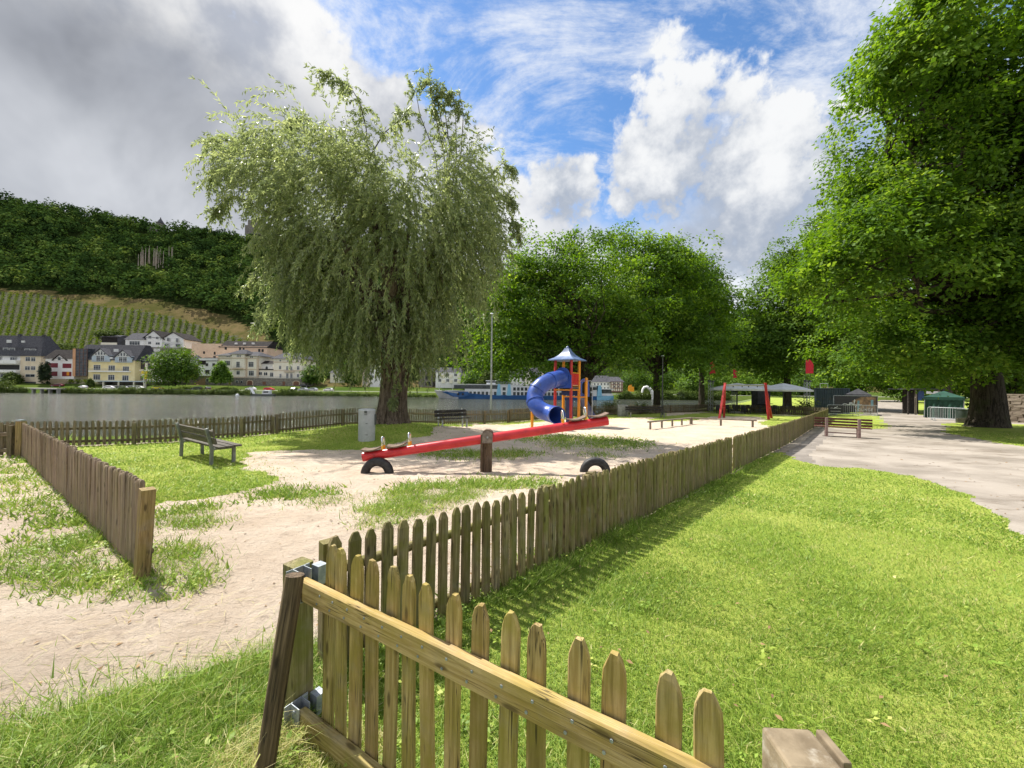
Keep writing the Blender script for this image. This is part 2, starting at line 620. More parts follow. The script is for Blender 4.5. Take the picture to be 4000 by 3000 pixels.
STRIP = W2([(1860, 1657), (1978, 1651), (2316, 1622), (2443, 1620), (2600, 1612), (2600, 1630), (2443, 1632), (2316, 1638), (2200, 1640), (1978, 1660)])
PATCH = [(1150, 1930, 130, 18), (720, 2015, 130, 22), (790, 2045, 70, 20), (1700, 1930, 190, 36), (1560, 1985, 120, 30), (1490, 2040, 60, 14), (1950, 1890, 190, 18), (1640, 1760, 90, 8), (1880, 1776, 230, 13), (2200, 1742, 60, 5),
         (2230, 1716, 190, 15), (2420, 1735, 140, 15), (2100, 1708, 90, 7), (680, 2180, 60, 80), (40, 1985, 60, 30), (1290, 1965, 60, 12), (2010, 1765, 60, 6), (2330, 1775, 50, 5), (1420, 2000, 40, 10)]
PATCHES = []
for cx, cy, rx, ry in PATCH:
    PATCHES.append([(G(cx + rx * math.cos(a), cy + ry * math.sin(a)).x, G(cx + rx * math.cos(a), cy + ry * math.sin(a)).y) for a in np.linspace(0, 2 * math.pi, 15)[:-1]])


def dist_diag(x, y):
    """signed distance from the diagonal fence, positive on the path side"""
    yl = np.interp(x, DFX, DFY)
    yl = np.where(x < DFX[0], DFY[0] + (x - DFX[0]) * 1.0, yl)
    yl = np.where(x > DFX[-1], DFY[-1] + (x - DFX[-1]) * 1.1, yl)
    return (yl - y) * .70


def klass(x, y):
    """0 sand, 1 lawn, 2 path, 3 grey edging, 4 bank grass, 5 sand overgrown in places"""
    r_ = np.hypot(x, y)
    amp = np.clip(.012 * r_ + .03, .04, .28)
    wx = x + amp * wob(x, y, 2.1, 1) + amp * .55 * wob(x, y, 6.3, 4); wy = y + amp * wob(x, y, 2.3, 2) + amp * .55 * wob(x, y, 6.7, 5)
    k = np.zeros(np.shape(x), int)
    dd = dist_diag(x, y)
    k[dd > 0.03] = 2
    k[(dd > .35) & (dd < 1.05 + .25 * wob(x, y, .9, 3)) & (y > 9) & (y < 24)] = 3
    lawn = inpoly(wx, wy, LAWN_R) | inpoly(wx, wy, LAWN_L) | inpoly(wx, wy, SWING) | inpoly(wx, wy, VERGE) | inpoly(wx, wy, FARG) | inpoly(wx, wy, STRIP)
    spr = inpoly(wx, wy, LAWN_LL) & (wob(x, y, 7, 8) > -.55)
    for p in PATCHES:
        spr |= inpoly(wx + amp * 1.2 * wob(x, y, 4.1, 6), wy + amp * 1.5 * wob(x, y, 5.2, 7), p) & (wob(x, y, 11, 8) > -.45)
    spr |= (np.abs(dd + .1 * wob(x, y, 3, 9)) < .16) & (y > 2.4) & (y < 26)
    lawn |= (y > 43) & (dd > 1) & (np.abs(x - y * .985) > 3.2)
    lawn |= ((y > 40.5) & (x > 23) & (x < y * .985 - 3.2)) | ((y > 34.6) & (x > 28.7) & (x < y * .985 - 3.2))
    k[spr & (k == 0)] = 5
    k[lawn] = 1
    k[(y - yfence(x)) > .25] = 4
    return k


def sand_relief(x, y):
    r_ = np.hypot(x, y)
    return (.017 * wob(x, y, 3.3, 10) + .016 * wob(x, y, 8.5, 11) + .009 * wob(x, y, 19, 12) - .09 * np.exp(-((x + 2.9) ** 2 + (y - 8.1) ** 2) / .5) * 0) * np.clip(1.1 - r_ / 40, .3, 1) + (.0065 * wob(x, y, 41, 15) + .0045 * wob(x, y, 73, 16)) * np.clip(1.3 - r_ / 7, 0, 1)


# ground materials ---------------------------------------------------
def ground_mats():
    # sand
    m, N, p, out = newmat('sand')
    tc = N.new('ShaderNodeTexCoord').outputs['Object']
    a = N.noise(tc, 1.1, 8, .62); b = N.noise(tc, 9.0, 8, .68); f = N.noise(tc, 70, 4, .7)
    c = N.mix(N.smooth(a, .35, .68), (.59, .47, .355), (.72, .60, .475))
    c = N.mix(N.m('MULTIPLY', N.smooth(b, .5, .68), .5), c, (.42, .32, .24))
    c = N.mix(N.m('MULTIPLY', N.smooth(f, .45, .75), .4), c, (.70, .63, .54))
    damp = N.noise(tc, .35, 4, .5)
    c = N.mix(N.m('MULTIPLY', N.smooth(damp, .52, .68), .35), c, (.47, .385, .31))
    N.put(p.inputs['Base Color'], c); p.inputs['Roughness'].default_value = .95; p.inputs['Specular IOR Level'].default_value = .1
    vo = N.new('ShaderNodeTexVoronoi', feature='SMOOTH_F1'); N.l.new(tc, vo.inputs['Vector']); vo.inputs['Scale'].default_value = 5.5
    rip = N.noise(N.vscale(tc, (1.0, 2.2, 1)), 6.5, 6, .6, .8)
    h = N.m('ADD', N.m('MULTIPLY', vo.outputs['Distance'], .35), N.m('ADD', N.m('MULTIPLY', rip, .9), N.m('MULTIPLY', N.noise(tc, 30, 7, .75), .9)))
    bump(N, p, h, 1.0, .058)
    peb = N.new('ShaderNodeTexVoronoi', feature='F1'); N.l.new(tc, peb.inputs['Vector']); peb.inputs['Scale'].default_value = 16
    pk = N.m('MULTIPLY', N.smooth(peb.outputs['Distance'], .13, .09), N.smooth(N.noise(tc, 3.1, 3), .5, .62))
    c = N.mix(N.m('MULTIPLY', pk, .75), c, (.26, .19, .14))
    N.put(p.inputs['Base Color'], c)
    # lawn soil under the blades
    m, N, p, out = newmat('lawn')
    tc = N.new('ShaderNodeTexCoord').outputs['Object']
    a = N.noise(tc, .8, 6, .6); b = N.noise(tc, 26, 6, .7)
    c = N.mix(N.smooth(a, .35, .65), (.25, .33, .05), (.36, .40, .085))
    c = N.mix(N.m('MULTIPLY', N.smooth(b, .42, .7), .5), c, (.14, .20, .03))
    c = N.mix(N.m('MULTIPLY', N.smooth(N.noise(tc, 2.6, 5, .6), .56, .74), .45), c, (.42, .37, .16))
    N.put(p.inputs['Base Color'], c); p.inputs['Roughness'].default_value = .95; p.inputs['Specular IOR Level'].default_value = .1
    bump(N, p, b, .8, .04)
    # gravel path
    m, N, p, out = newmat('path')
    tc = N.new('ShaderNodeTexCoord').outputs['Object']
    a = N.noise(tc, .5, 7, .6, .3); b = N.noise(tc, 60, 4, .8); e = N.noise(N.vscale(tc, (.5, 1.3, 1)), 1.4, 8, .65)
    c = N.mix(N.smooth(a, .35, .65), (.235, .205, .17), (.375, .33, .28))
    c = N.mix(N.m('MULTIPLY', N.smooth(e, .50, .66), .65), c, (.15, .12, .09))
    c = N.mix(N.m('MULTIPLY', N.smooth(b, .5, .72), .45), c, (.50, .43, .36))
    N.put(p.inputs['Base Color'], c); p.inputs['Roughness'].default_value = .9; p.inputs['Specular IOR Level'].default_value = .15
    bump(N, p, N.m('ADD', b, N.m('MULTIPLY', e, 2.)), .5, .015)
    # asphalt edging
    m, N, p, out = newmat('edging')
    tc = N.new('ShaderNodeTexCoord').outputs['Object']
    b = N.noise(tc, 50, 5, .8); e = N.noise(tc, 1.3, 7, .65)
    c = N.mix(N.smooth(e, .4, .65), (.19, .165, .14), (.29, .255, .22))
    c = N.mix(N.m('MULTIPLY', N.smooth(b, .5, .7), .4), c, (.36, .34, .31))
    N.put(p.inputs['Base Color'], c); p.inputs['Roughness'].default_value = .85
    bump(N, p, b, .5, .01)
    # river bank
    m, N, p, out = newmat('bank')
    tc = N.new('ShaderNodeTexCoord').outputs['Object']
    a = N.noise(tc, .9, 8, .65)
    c = N.mix(N.smooth(a, .35, .65), (.085, .13, .025), (.17, .20, .06))
    N.put(p.inputs['Base Color'], c); p.inputs['Roughness'].default_value = .95
    bump(N, p, N.noise(tc, 14, 6, .7), .9, .06)
    # water
    m, N, p, out = newmat('water')
    tc = N.new('ShaderNodeTexCoord').outputs['Object']
    w1 = N.noise(N.vscale(tc, (.45, 1.4, 1)), 1.5, 8, .66, .4)
    w2 = N.noise(N.vscale(tc, (.25, .6, 1)), .25, 5, .6, .5)
    c = N.mix(N.smooth(w2, .4, .65), (.030, .034, .020), (.055, .058, .036))
    N.put(p.inputs['Base Color'], c); p.inputs['Roughness'].default_value = .12
    p.inputs['IOR'].default_value = 1.33
    bump(N, p, N.m('ADD', w1, N.m('MULTIPLY', w2, 1.2)), 1.0, .42)


ground_mats()


def build_ground():
    na, nr = 520, 520
    ang = np.linspace(R(-82), R(82), na)
    rad = np.geomspace(.5, 150, nr)
    A, RR = np.meshgrid(ang, rad, indexing='ij')
    X = RR * np.sin(A); Y = RR * np.cos(A)
    K = klass(X, Y); K[K == 5] = 0
    Z = gh(X, Y)
    # worn, uneven sand; softened towards fence and lawn edges
    Z = Z + np.where(K == 0, sand_relief(X, Y), 0) + np.where(K == 1, .008 * wob(X, Y, 3, 13), 0) + np.where(K == 2, .006 * wob(X, Y, 1.5, 14), 0)
    cx = (X[:-1, :-1] + X[1:, 1:]) / 2; cy = (Y[:-1, :-1] + Y[1:, 1:]) / 2
    kf = klass(cx, cy)
    idx = np.arange(na * nr).reshape(na, nr)
    quad = np.stack([idx[:-1, :-1], idx[:-1, 1:], idx[1:, 1:], idx[1:, :-1]], -1).reshape(-1, 4)
    quad = quad[:, ::-1]
    zf = Z.ravel()[quad].max(1)
    kf = kf.ravel(); kf[kf == 5] = 0
    V = np.stack([X.ravel(), Y.ravel(), Z.ravel()], 1)
    for k, (nm, mt) in enumerate([('sand_ground', 'sand'), ('lawn', 'lawn'), ('path', 'path'), ('asphalt_strip', 'edging'), ('river_bank', 'bank')]):
        q = quad[(kf == k) & (zf > -4.4)]
        if not len(q): continue
        u, inv = np.unique(q, return_inverse=True)
        me = bpy.data.meshes.new(nm)
        me.from_pydata(V[u].tolist(), [], inv.reshape(-1, 4).tolist())
        me.materials.append(MATS[mt])
        me.polygons.foreach_set('use_smooth', [True] * len(q))
        me.update()
        structure(nm, me)
    # ground behind the viewer, so the park goes on
    mb = MB()
    mb.add([(-40, -60, .14), (40, -60, .14), (40, -.6, -.06), (-40, -.6, -.06)], [(0, 1, 2, 3)])
    structure('lawn_behind', mb.mesh('lawn_behind', 'lawn'))
    # river
    mb = MB()
    mb.add([(-900, -300, WATER_Z), (900, -300, WATER_Z), (900, 170, WATER_Z), (-900, 170, WATER_Z)], [(0, 1, 2, 3)])
    structure('river', mb.mesh('river', 'water'))


build_ground()

# ------------------------------------------------------------------ far side of the river
RIDX = np.array([-1400, -640, -573, -470, -400, -330, -240, -120, 0, 120, 252, 400, 900])
RIDA = np.array([206, 205, 199, 183, 172, 163, 158, 148, 125, 108, 84, 84, 95.])


def hill(x, y):
    """height of the far bank, road terrace and the wooded slope above"""
    x = np.asarray(x, float); y = np.asarray(y, float)
    z = -4.6 + sstep(156, 164, y) * 3.2                     # bank
    z = z + sstep(172, 184, y) * 1.9                        # up to the houses
    a = np.interp(x, RIDX, RIDA)
    top = 430 + 8 * wob(x, y * 0, .012, 1)
    t = np.clip((y - 196) / (top - 196), 0, 1.6)
    s = np.where(t < 1, t ** 1.08, 1 - .15 * (t - 1))
    z = z + s * (a - 1) * (1 + .03 * wob(x, y, .02, 2) * np.clip(t * 3, 0, 1)) + 2.0 * wob(x, y, .05, 3) * np.clip(t * 6, 0, 1)
    return z


# band edges on the slope: top of the vineyard, and the lower edge of the wood, as Y at a given X
def slope_hit(px, py):
    d = ray(px, py)
    ys = np.linspace(186, 480, 900)
    xs = CAM.x + d.x * ys / d.y; zs = CAM.z + d.z * ys / d.y
    h = hill(xs, ys)
    i = int(np.argmax(h >= zs))
    return float(xs[i]), float(ys[i])


VT = [slope_hit(px, py) for px, py in [(-250, 1120), (0, 1143), (300, 1178), (550, 1215), (700, 1248), (850, 1292), (960, 1335)]]
WB = [slope_hit(px, py) for px, py in [(-250, 1108), (0, 1128), (250, 1150), (420, 1152), (560, 1168), (720, 1196), (900, 1240), (1010, 1290), (1080, 1350)]]
VTX, VTY = np.array([p[0] for p in VT]), np.array([p[1] for p in VT])
WBX, WBY = np.array([p[0] for p in WB]), np.array([p[1] for p in WB])
o_ = np.argsort(VTX); VTX, VTY = VTX[o_], VTY[o_]
o_ = np.argsort(WBX); WBX, WBY = WBX[o_], WBY[o_]


def vine_top(x): return np.where(x > VTX[-1] + 4, 0, np.interp(x, VTX, VTY))
def wood_bottom(x): return np.interp(x, WBX, WBY, right=205)


def hill_mats():
    m, N, p, out = newmat('hillside')
    tc = N.new('ShaderNodeTexCoord').outputs['Object']
    k = N.new('ShaderNodeAttribute', attribute_name='cover').outputs['Fac']     # 0 grass, .33 vineyard soil, .66 scrub, 1 wood floor
    n1 = N.noise(tc, .06, 8, .65); n2 = N.noise(tc, .5, 6, .7)
    soil = N.mix(N.smooth(n2, .35, .65), (.066, .070, .042), (.118, .118, .080))
    scrub = N.mix(N.smooth(n1, .38, .62), (.075, .075, .024), (.15, .115, .055))
    scrub = N.mix(N.m('MULTIPLY', N.smooth(n2, .5, .7), .6), scrub, (.05, .06, .018))
    grass = N.mix(N.smooth(n1, .35, .65), (.05, .085, .016), (.10, .13, .03))
    woodf = N.mix(n2, (.012, .02, .006), (.03, .045, .012))
    c = N.mix(N.smooth(k, .10, .25), grass, soil)
    c = N.mix(N.smooth(k, .45, .55), c, scrub)
    c = N.mix(N.smooth(k, .78, .90), c, woodf)
    N.put(p.inputs['Base Color'], c); p.inputs['Roughness'].default_value = 1; p.inputs['Specular IOR Level'].default_value = 0
    bump(N, p, n2, .8, .5)
    leafmat('wood_leaf', (.022, .046, .014), (.062, .114, .026), (.165, .225, .055), .12, rough=.9, spec=0)
    leafmat('vine_leaf', (.065, .105, .018), (.13, .185, .030), (.21, .26, .05), .15, rough=.9, spec=0)
    pm('road', (.30, .285, .26), (.42, .40, .36), 1.2, .9)


hill_mats()


def build_hill():
    nx, ny = 300, 130
    xs = np.linspace(-900, 700, nx); ys = np.concatenate([np.linspace(155, 200, 24), np.linspace(203, 520, ny - 24)])
    X, Y = np.meshgrid(xs, ys, indexing='ij')
    Z = hill(X, Y)
    K = np.full(X.shape, 0.0)
    vt, wb = vine_top(X), wood_bottom(X)
    K[(Y > 193) & (Y < vt)] = .33
    K[(Y >= np.maximum(vt, 193)) & (Y < wb)] = .66
    K[Y >= np.maximum(wb, 200)] = 1
    idx = np.arange(nx * ny).reshape(nx, ny)
    quad = np.stack([idx[:-1, :-1], idx[1:, :-1], idx[1:, 1:], idx[:-1, 1:]], -1).reshape(-1, 4)
    me = bpy.data.meshes.new('hillside')
    me.from_pydata(np.stack([X.ravel(), Y.ravel(), Z.ravel()], 1).tolist(), [], quad.tolist())
    me.materials.append(MATS['hillside'])
    a = me.attributes.new('cover', 'FLOAT', 'POINT'); a.data.foreach_set('value', K.ravel().astype(np.float32))
    me.polygons.foreach_set('use_smooth', [True] * len(quad))
    me.update()
    structure('hillside', me)
    # riverside road on the terrace
    xs = np.linspace(-420, 260, 120)
    mb = MB(); vs_ = []; fs = []
    for i, x in enumerate(xs):
        for y in (165.0, 168.0, 171.5):
            vs_.append((x, y, float(hill(x, y)) + .06))
        if i:
            b = (i - 1) * 3
            fs += [(b, b + 3, b + 4, b + 1), (b + 1, b + 4, b + 5, b + 2)]
    mb.add(vs_, fs)
    structure('riverside_road', mb.mesh('riverside_road', 'road'))

    # woodland canopy: many crowns of leaf clumps, one mass
    n = 7800
    x = np.concatenate([rng.uniform(-720, -150, 5000), rng.uniform(-900, 700, 2800)])
    y = 200 + (460 - 200) * rng.uniform(0, 1, n) ** .9
    ok = (y > wood_bottom(x) + 2 * wob(x, y, .1, 4))
    # a few outliers in the scrub
    ok |= (rng.uniform(0, 1, n) < .05) & (y > np.maximum(vine_top(x) + 4, 204))
    # bare cliff of dead trunks stays open
    cx_, cy_ = slope_hit(600, 1040)
    ok &= ~((np.abs(x - cx_) < 14) & (y > cy_ - 15) & (y < cy_ + 6))
    px_ = D(627, 890, 425).x
    ok &= ~((np.abs(x - px_) < 9) & (y > 398) & (y < 445))
    x, y = x[ok], y[ok]
    z = hill(x, y)
    rad = rng.uniform(2.8, 6.6, len(x)) * np.where(rng.uniform(0, 1, len(x)) < .15, 1.25, 1); hgt = rad * rng.uniform(.9, 1.5, len(x))
    m = 52
    d = rdir(len(x) * m).reshape(len(x), m, 3)
    d[..., 2] = np.abs(d[..., 2]) * 1.0 - .15
    lump = 1 + .22 * np.sin(d[..., 0] * 5 + x[:, None]) * np.sin(d[..., 1] * 5 + y[:, None])
    rr = rng.uniform(.72, 1.05, (len(x), m)) * lump
    P = np.stack([x[:, None] + d[..., 0] * rad[:, None] * rr, y[:, None] + d[..., 1] * rad[:, None] * rr, z[:, None] + hgt[:, None] * (.75 + d[..., 2] * rr)], -1).reshape(-1, 3)
    Nn = unit(d.reshape(-1, 3) + rng.normal(0, .28, (len(P), 3)) + np.array([0, 0, .25]))
    Dn = unit(np.cross(Nn, rdir(len(P))))
    sz = rng.uniform(.9, 1.7, len(P)) * np.repeat(rad, m) / 4
    V = leaves(P - Dn * sz[:, None] * .5, Dn, Nn, sz, sz * .85)
    tint = np.repeat(rng.normal(.44, .27, len(x)) + .14 * wob(x, y, .03, 6), m) + rng.normal(0, .10, len(P)) - .1
    o = link('woodland', quads_mesh('woodland', V, tint, 'wood_leaf')); o['kind'] = 'stuff'
    o['label'] = 'dense dark green woodland covering the hill across the river'
    # bare trunks on the slope
    mb = MB()
    for k in range(22):
        tx, ty = cx_ + random.uniform(-11, 11), cy_ + random.uniform(-7, 7)
        tz = float(hill(tx, ty))
        mb.tube([(tx, ty, tz), (tx + random.uniform(-.5, .5), ty, tz + random.uniform(13, 19))], [.36, .14], 5)
    pm('dead_trunk', (.30, .24, .19), (.46, .39, .33), 1.0)
    o = part('dead_trunks', mb, 'dead_trunk'); o['kind'] = 'stuff'; o['label'] = 'cluster of bare pale trunks in the wood'

    # vineyard rows
    Ps, Ns, Ds, Ss, Ts = [], [], [], [], []
    for x0 in np.arange(-430, -80, 3.7):
        yy = np.arange(197, 345, .5)
        xx = x0 * (1 + (yy - 197) / 197 * .90) + (yy - 197) * .06 + rng.normal(0, .10, len(yy))
        ok = (yy < vine_top(xx) - .5) & (rng.uniform(0, 1, len(yy)) < .9)
        xx, yy = xx[ok], yy[ok]
        for r_ in range(7):
            zz = hill(xx, yy) + rng.uniform(.1, 2.1, len(xx))
            Ps.append(np.stack([xx + rng.normal(0, .55, len(xx)), yy + rng.normal(0, .2, len(xx)), zz], 1))
    P = np.concatenate(Ps)
    Nn = unit(rng.normal(size=(len(P), 3)) + np.array([0, -.7, .5])); Dn = unit(np.cross(Nn, rdir(len(P))))
    sz = rng.uniform(.6, 1.05, len(P))
    V = leaves(P, Dn, Nn, sz, sz * .8)
    o = link('vineyard', quads_mesh('vineyard', V, rng.normal(.5, .2, len(P)) + .15 * wob(P[:, 0], P[:, 1], .05, 3), 'vine_leaf')); o['kind'] = 'stuff'
    o['label'] = 'rows of green vines climbing the slope behind the houses'


build_hill()
# ------------------------------------------------------------------ trees
leafmat('willow_leaf', (.105, .145, .068), (.240, .300, .125), (.43, .48, .22), .50, under=(.38, .41, .31), rough=.42)
leafmat('oak_leaf', (.055, .110, .020), (.100, .195, .028), (.24, .35, .065), .50, rough=.55, spec=.14)
leafmat('oak_leaf_deep', (.045, .090, .018), (.095, .180, .028), (.20, .29, .05), .40, rough=.55, spec=.12)
leafmat('bush_leaf', (.030, .055, .012), (.075, .115, .026), (.16, .20, .06), .30, rough=.7, spec=.05)
leafmat('cypress_leaf', (.010, .022, .008), (.022, .042, .014), (.05, .075, .025), .15, rough=.6)


def barkmat(name, a, b, sc_=1.0, moss=None):
    m, N, p, out = newmat(name)
    tc = N.new('ShaderNodeTexCoord').outputs['Object']
    g = N.noise(N.vscale(tc, (9 * sc_, 9 * sc_, 1.1 * sc_)), 1.0, 7, .62, 1.2)
    f = N.noise(tc, 14 * sc_, 6, .65)
    c = N.mix(N.smooth(g, .36, .64), a, b)
    c = N.mix(N.m('MULTIPLY', N.smooth(f, .5, .7), .5), c, tuple(x * 1.5 for x in b))
    if moss:
        c = N.mix(N.m('MULTIPLY', N.smooth(N.noise(tc, 1.2, 6, .6), .5, .66), .6), c, moss)
    N.put(p.inputs['Base Color'], c); p.inputs['Roughness'].default_value = .95; p.inputs['Specular IOR Level'].default_value = .15
    bump(N, p, N.m('ADD', g, N.m('MULTIPLY', f, .25)), 1.0, .09)


barkmat('willow_bark', (.045, .033, .025), (.21, .165, .125), 1.0)
barkmat('oak_bark', (.022, .018, .014), (.085, .07, .055), 1.0, (.05, .06, .025))
barkmat('stem_bark', (.05, .04, .03), (.14, .115, .085), 2.0)


def ell(px, py, rx, ry, Y, dr=None, dy=0):
    k = Y / FPX
    c = D(px, py, Y)
    return (np.array([c.x, c.y + dy, c.z]), np.array([rx * k, dr if dr else rx * k * .9, ry * k]))


def clump_points(ells, n, shell=.45, zmin=None, gap=-9, gapf=.9, tier=0, lumpy=.26):
    w = np.array([e[1][0] * e[1][2] + e[1][1] * e[1][2] for e in ells]); w /= w.sum()
    out, outd = [], []
    tries = 0
    while len(out) < n and tries < 60:
        tries += 1
        k = rng.choice(len(ells), n, p=w)
        d = rdir(n)
        r_ = shell + (1 - shell) * rng.uniform(0, 1, n) ** .55
        C = np.array([ells[i][0] for i in k]); RD = np.array([ells[i][1] for i in k])
        ph = k * 2.1
        lump = np.sin(d[:, 0] * 4.0 + ph) * np.sin(d[:, 1] * 4.7 + ph * 1.7) + np.sin(d[:, 2] * 5.3 + ph * .6) * np.sin(d[:, 0] * 6.1 - ph)
        r_ = r_ * (1 + lumpy * lump)
        P = C + d * RD * r_[:, None]
        keep = wob(P[:, 0] + P[:, 2] * .6, P[:, 1] - P[:, 2] * .8, gapf, 2) > gap
        for c, rd in ells:
            q = np.linalg.norm((P - c) / rd, axis=1)
            keep &= q > .40
        if zmin is not None: keep &= P[:, 2] > zmin
        out += list(P[keep]); outd += list(unit(d / RD)[keep])
    P, O = np.array(out[:n]), np.array(outd[:n])
    if tier:
        sl = .10 * P[:, 0] + .25 * np.sin(P[:, 0] * .35) * tier + .25 * np.sin(P[:, 1] * .4) * tier
        z = P[:, 2] + sl
        P[:, 2] = np.round(z / tier) * tier - sl + rng.normal(0, .13 * tier, len(P))
    return P, O


def spray_leaves(P, O, per, rad, L, W, flat=.28, up=.9, droop=.35, tint_c=None, tone=.45, var=.19, pos_r=.0):
    """each clump is a loose flat spray of leaves that hangs at its rim"""
    n = len(P)
    rad = rad * rng.uniform(.6, 1.3, n)
    up_v = unit(O * (1 - up) + np.array([0, 0, up]) + rng.normal(0, .22, (n, 3)))
    a = unit(np.cross(up_v, rdir(n))); b = np.cross(up_v, a)
    th = rng.uniform(0, 2 * math.pi, (n, per)); rr = np.sqrt(rng.uniform(0, 1, (n, per)))
    out_l = a[:, None] * np.cos(th)[..., None] + b[:, None] * np.sin(th)[..., None]
    Q = P[:, None] + out_l * (rr * rad[:, None])[..., None] + up_v[:, None] * (rng.normal(0, flat, (n, per)) * rad[:, None])[..., None]
    Q[..., 2] -= droop * rr ** 2 * rad[:, None]
    Dn = unit(out_l + rng.normal(0, .55, (n, per, 3)) + np.array([0, 0, -.35]))
    Nn = unit(up_v[:, None] + .45 * O[:, None] + rng.normal(0, .42, (n, per, 3)))
    l = (L * rng.uniform(.65, 1.25, n * per)); w = W / L * l * rng.uniform(.8, 1.15, n * per)
    V = leaves(Q.reshape(-1, 3), Dn.reshape(-1, 3), Nn.reshape(-1, 3), l, w)
    t = (tone + rng.normal(0, var, n))[:, None] + rng.normal(0, .12, (n, per))
    if tint_c is not None: t = t + tint_c[:, None]
    return V, t.ravel()


def limb_path(p0, p1, sag=.0, wig=.05, n=6, lift=.25):
    p0, p1 = Vector(p0), Vector(p1)
    L = (p1 - p0).length
    pts = []
    for i in range(n):
        t = i / (n - 1)
        p = p0.lerp(p1, t)
        p.z += math.sin(t * math.pi) * L * lift * .4
        if 0 < i < n - 1:
            p += Vector((random.gauss(0, wig * L), random.gauss(0, wig * L), random.gauss(0, wig * L * .5)))
        pts.append(p)
    return pts


def trunk_mesh(mb, base, fork, r0, r1, limbs, flare=1.5, n=14, twigs=2, lim_r=.45, allp=None):
    base, fork = Vector(base), Vector(fork)
    H = (fork - base).length
    path, rr = [], []
    for t, k in ((-.04, flare * 1.15), (0, flare), (.06, 1 + (flare - 1) * .45), (.18, 1.08), (.45, 1.0), (.75, .95), (1, 1)):
        p = base.lerp(fork, t)
        p.x += math.sin(t * 5) * r0 * .12
        path.append(p); rr.append((r0 + (r1 - r0) * max(t, 0)) * k)
    mb.tube(path, rr, n)
    for i, tip in enumerate(limbs):
        tip = Vector(tip)
        st = base.lerp(fork, random.uniform(.86, 1.0))
        pa = limb_path(st, tip, n=7)
        r_a = r1 * lim_r * random.uniform(.6, 1.0)
        mb.tube(pa, [r_a * (1 - .82 * k / 6) for k in range(7)], 7, cap=False)
        for j in range(twigs):
            s = pa[random.randint(2, 5)]
            near = np.argsort(np.linalg.norm(allp - np.array(tip), axis=1))[:120]
            e = Vector(allp[random.choice(list(near))]).lerp(tip, .15)
            pb = limb_path(s, e, n=5)
            mb.tube(pb, [r_a * .42 * (1 - .8 * k / 4) for k in range(5)], 5, cap=False)


def broadleaf(name, label, base, ells, nclump, per, rad, L, W, leaf, r0, fork_h, nlimb=16, group=None, cat='tree', tone=.45, bark='oak_bark', shell=.45, zmin=None, flat=.22, up=.85, twigs=2, lean=(0, 0), gap=-.24, tier=1.7, inset=.97, gapf=.7, lumpy=.32):
    base = Vector(base)
    t = thing(name, label, cat, base, 0, group)
    P, O = clump_points(ells, nclump, shell, zmin, gap, gapf, tier, lumpy)
    V, ti = spray_leaves(P, O, per, rad, L, W, flat, up, tone=tone)
    V = V - np.array(base)
    o = link('crown', quads_mesh('crown', V, ti, leaf), t)
    mb = MB()
    fork = Vector((lean[0], lean[1], fork_h))
    sel = rng.choice(len(P), nlimb, replace=False)
    trunk_mesh(mb, (0, 0, -.3), fork, r0, r0 * .78, [fork.lerp(Vector(P[i] - np.array(base)), inset) for i in sel], twigs=twigs, allp=P - np.array(base))
    part('trunk', mb, bark, t, smooth=True)
    return t


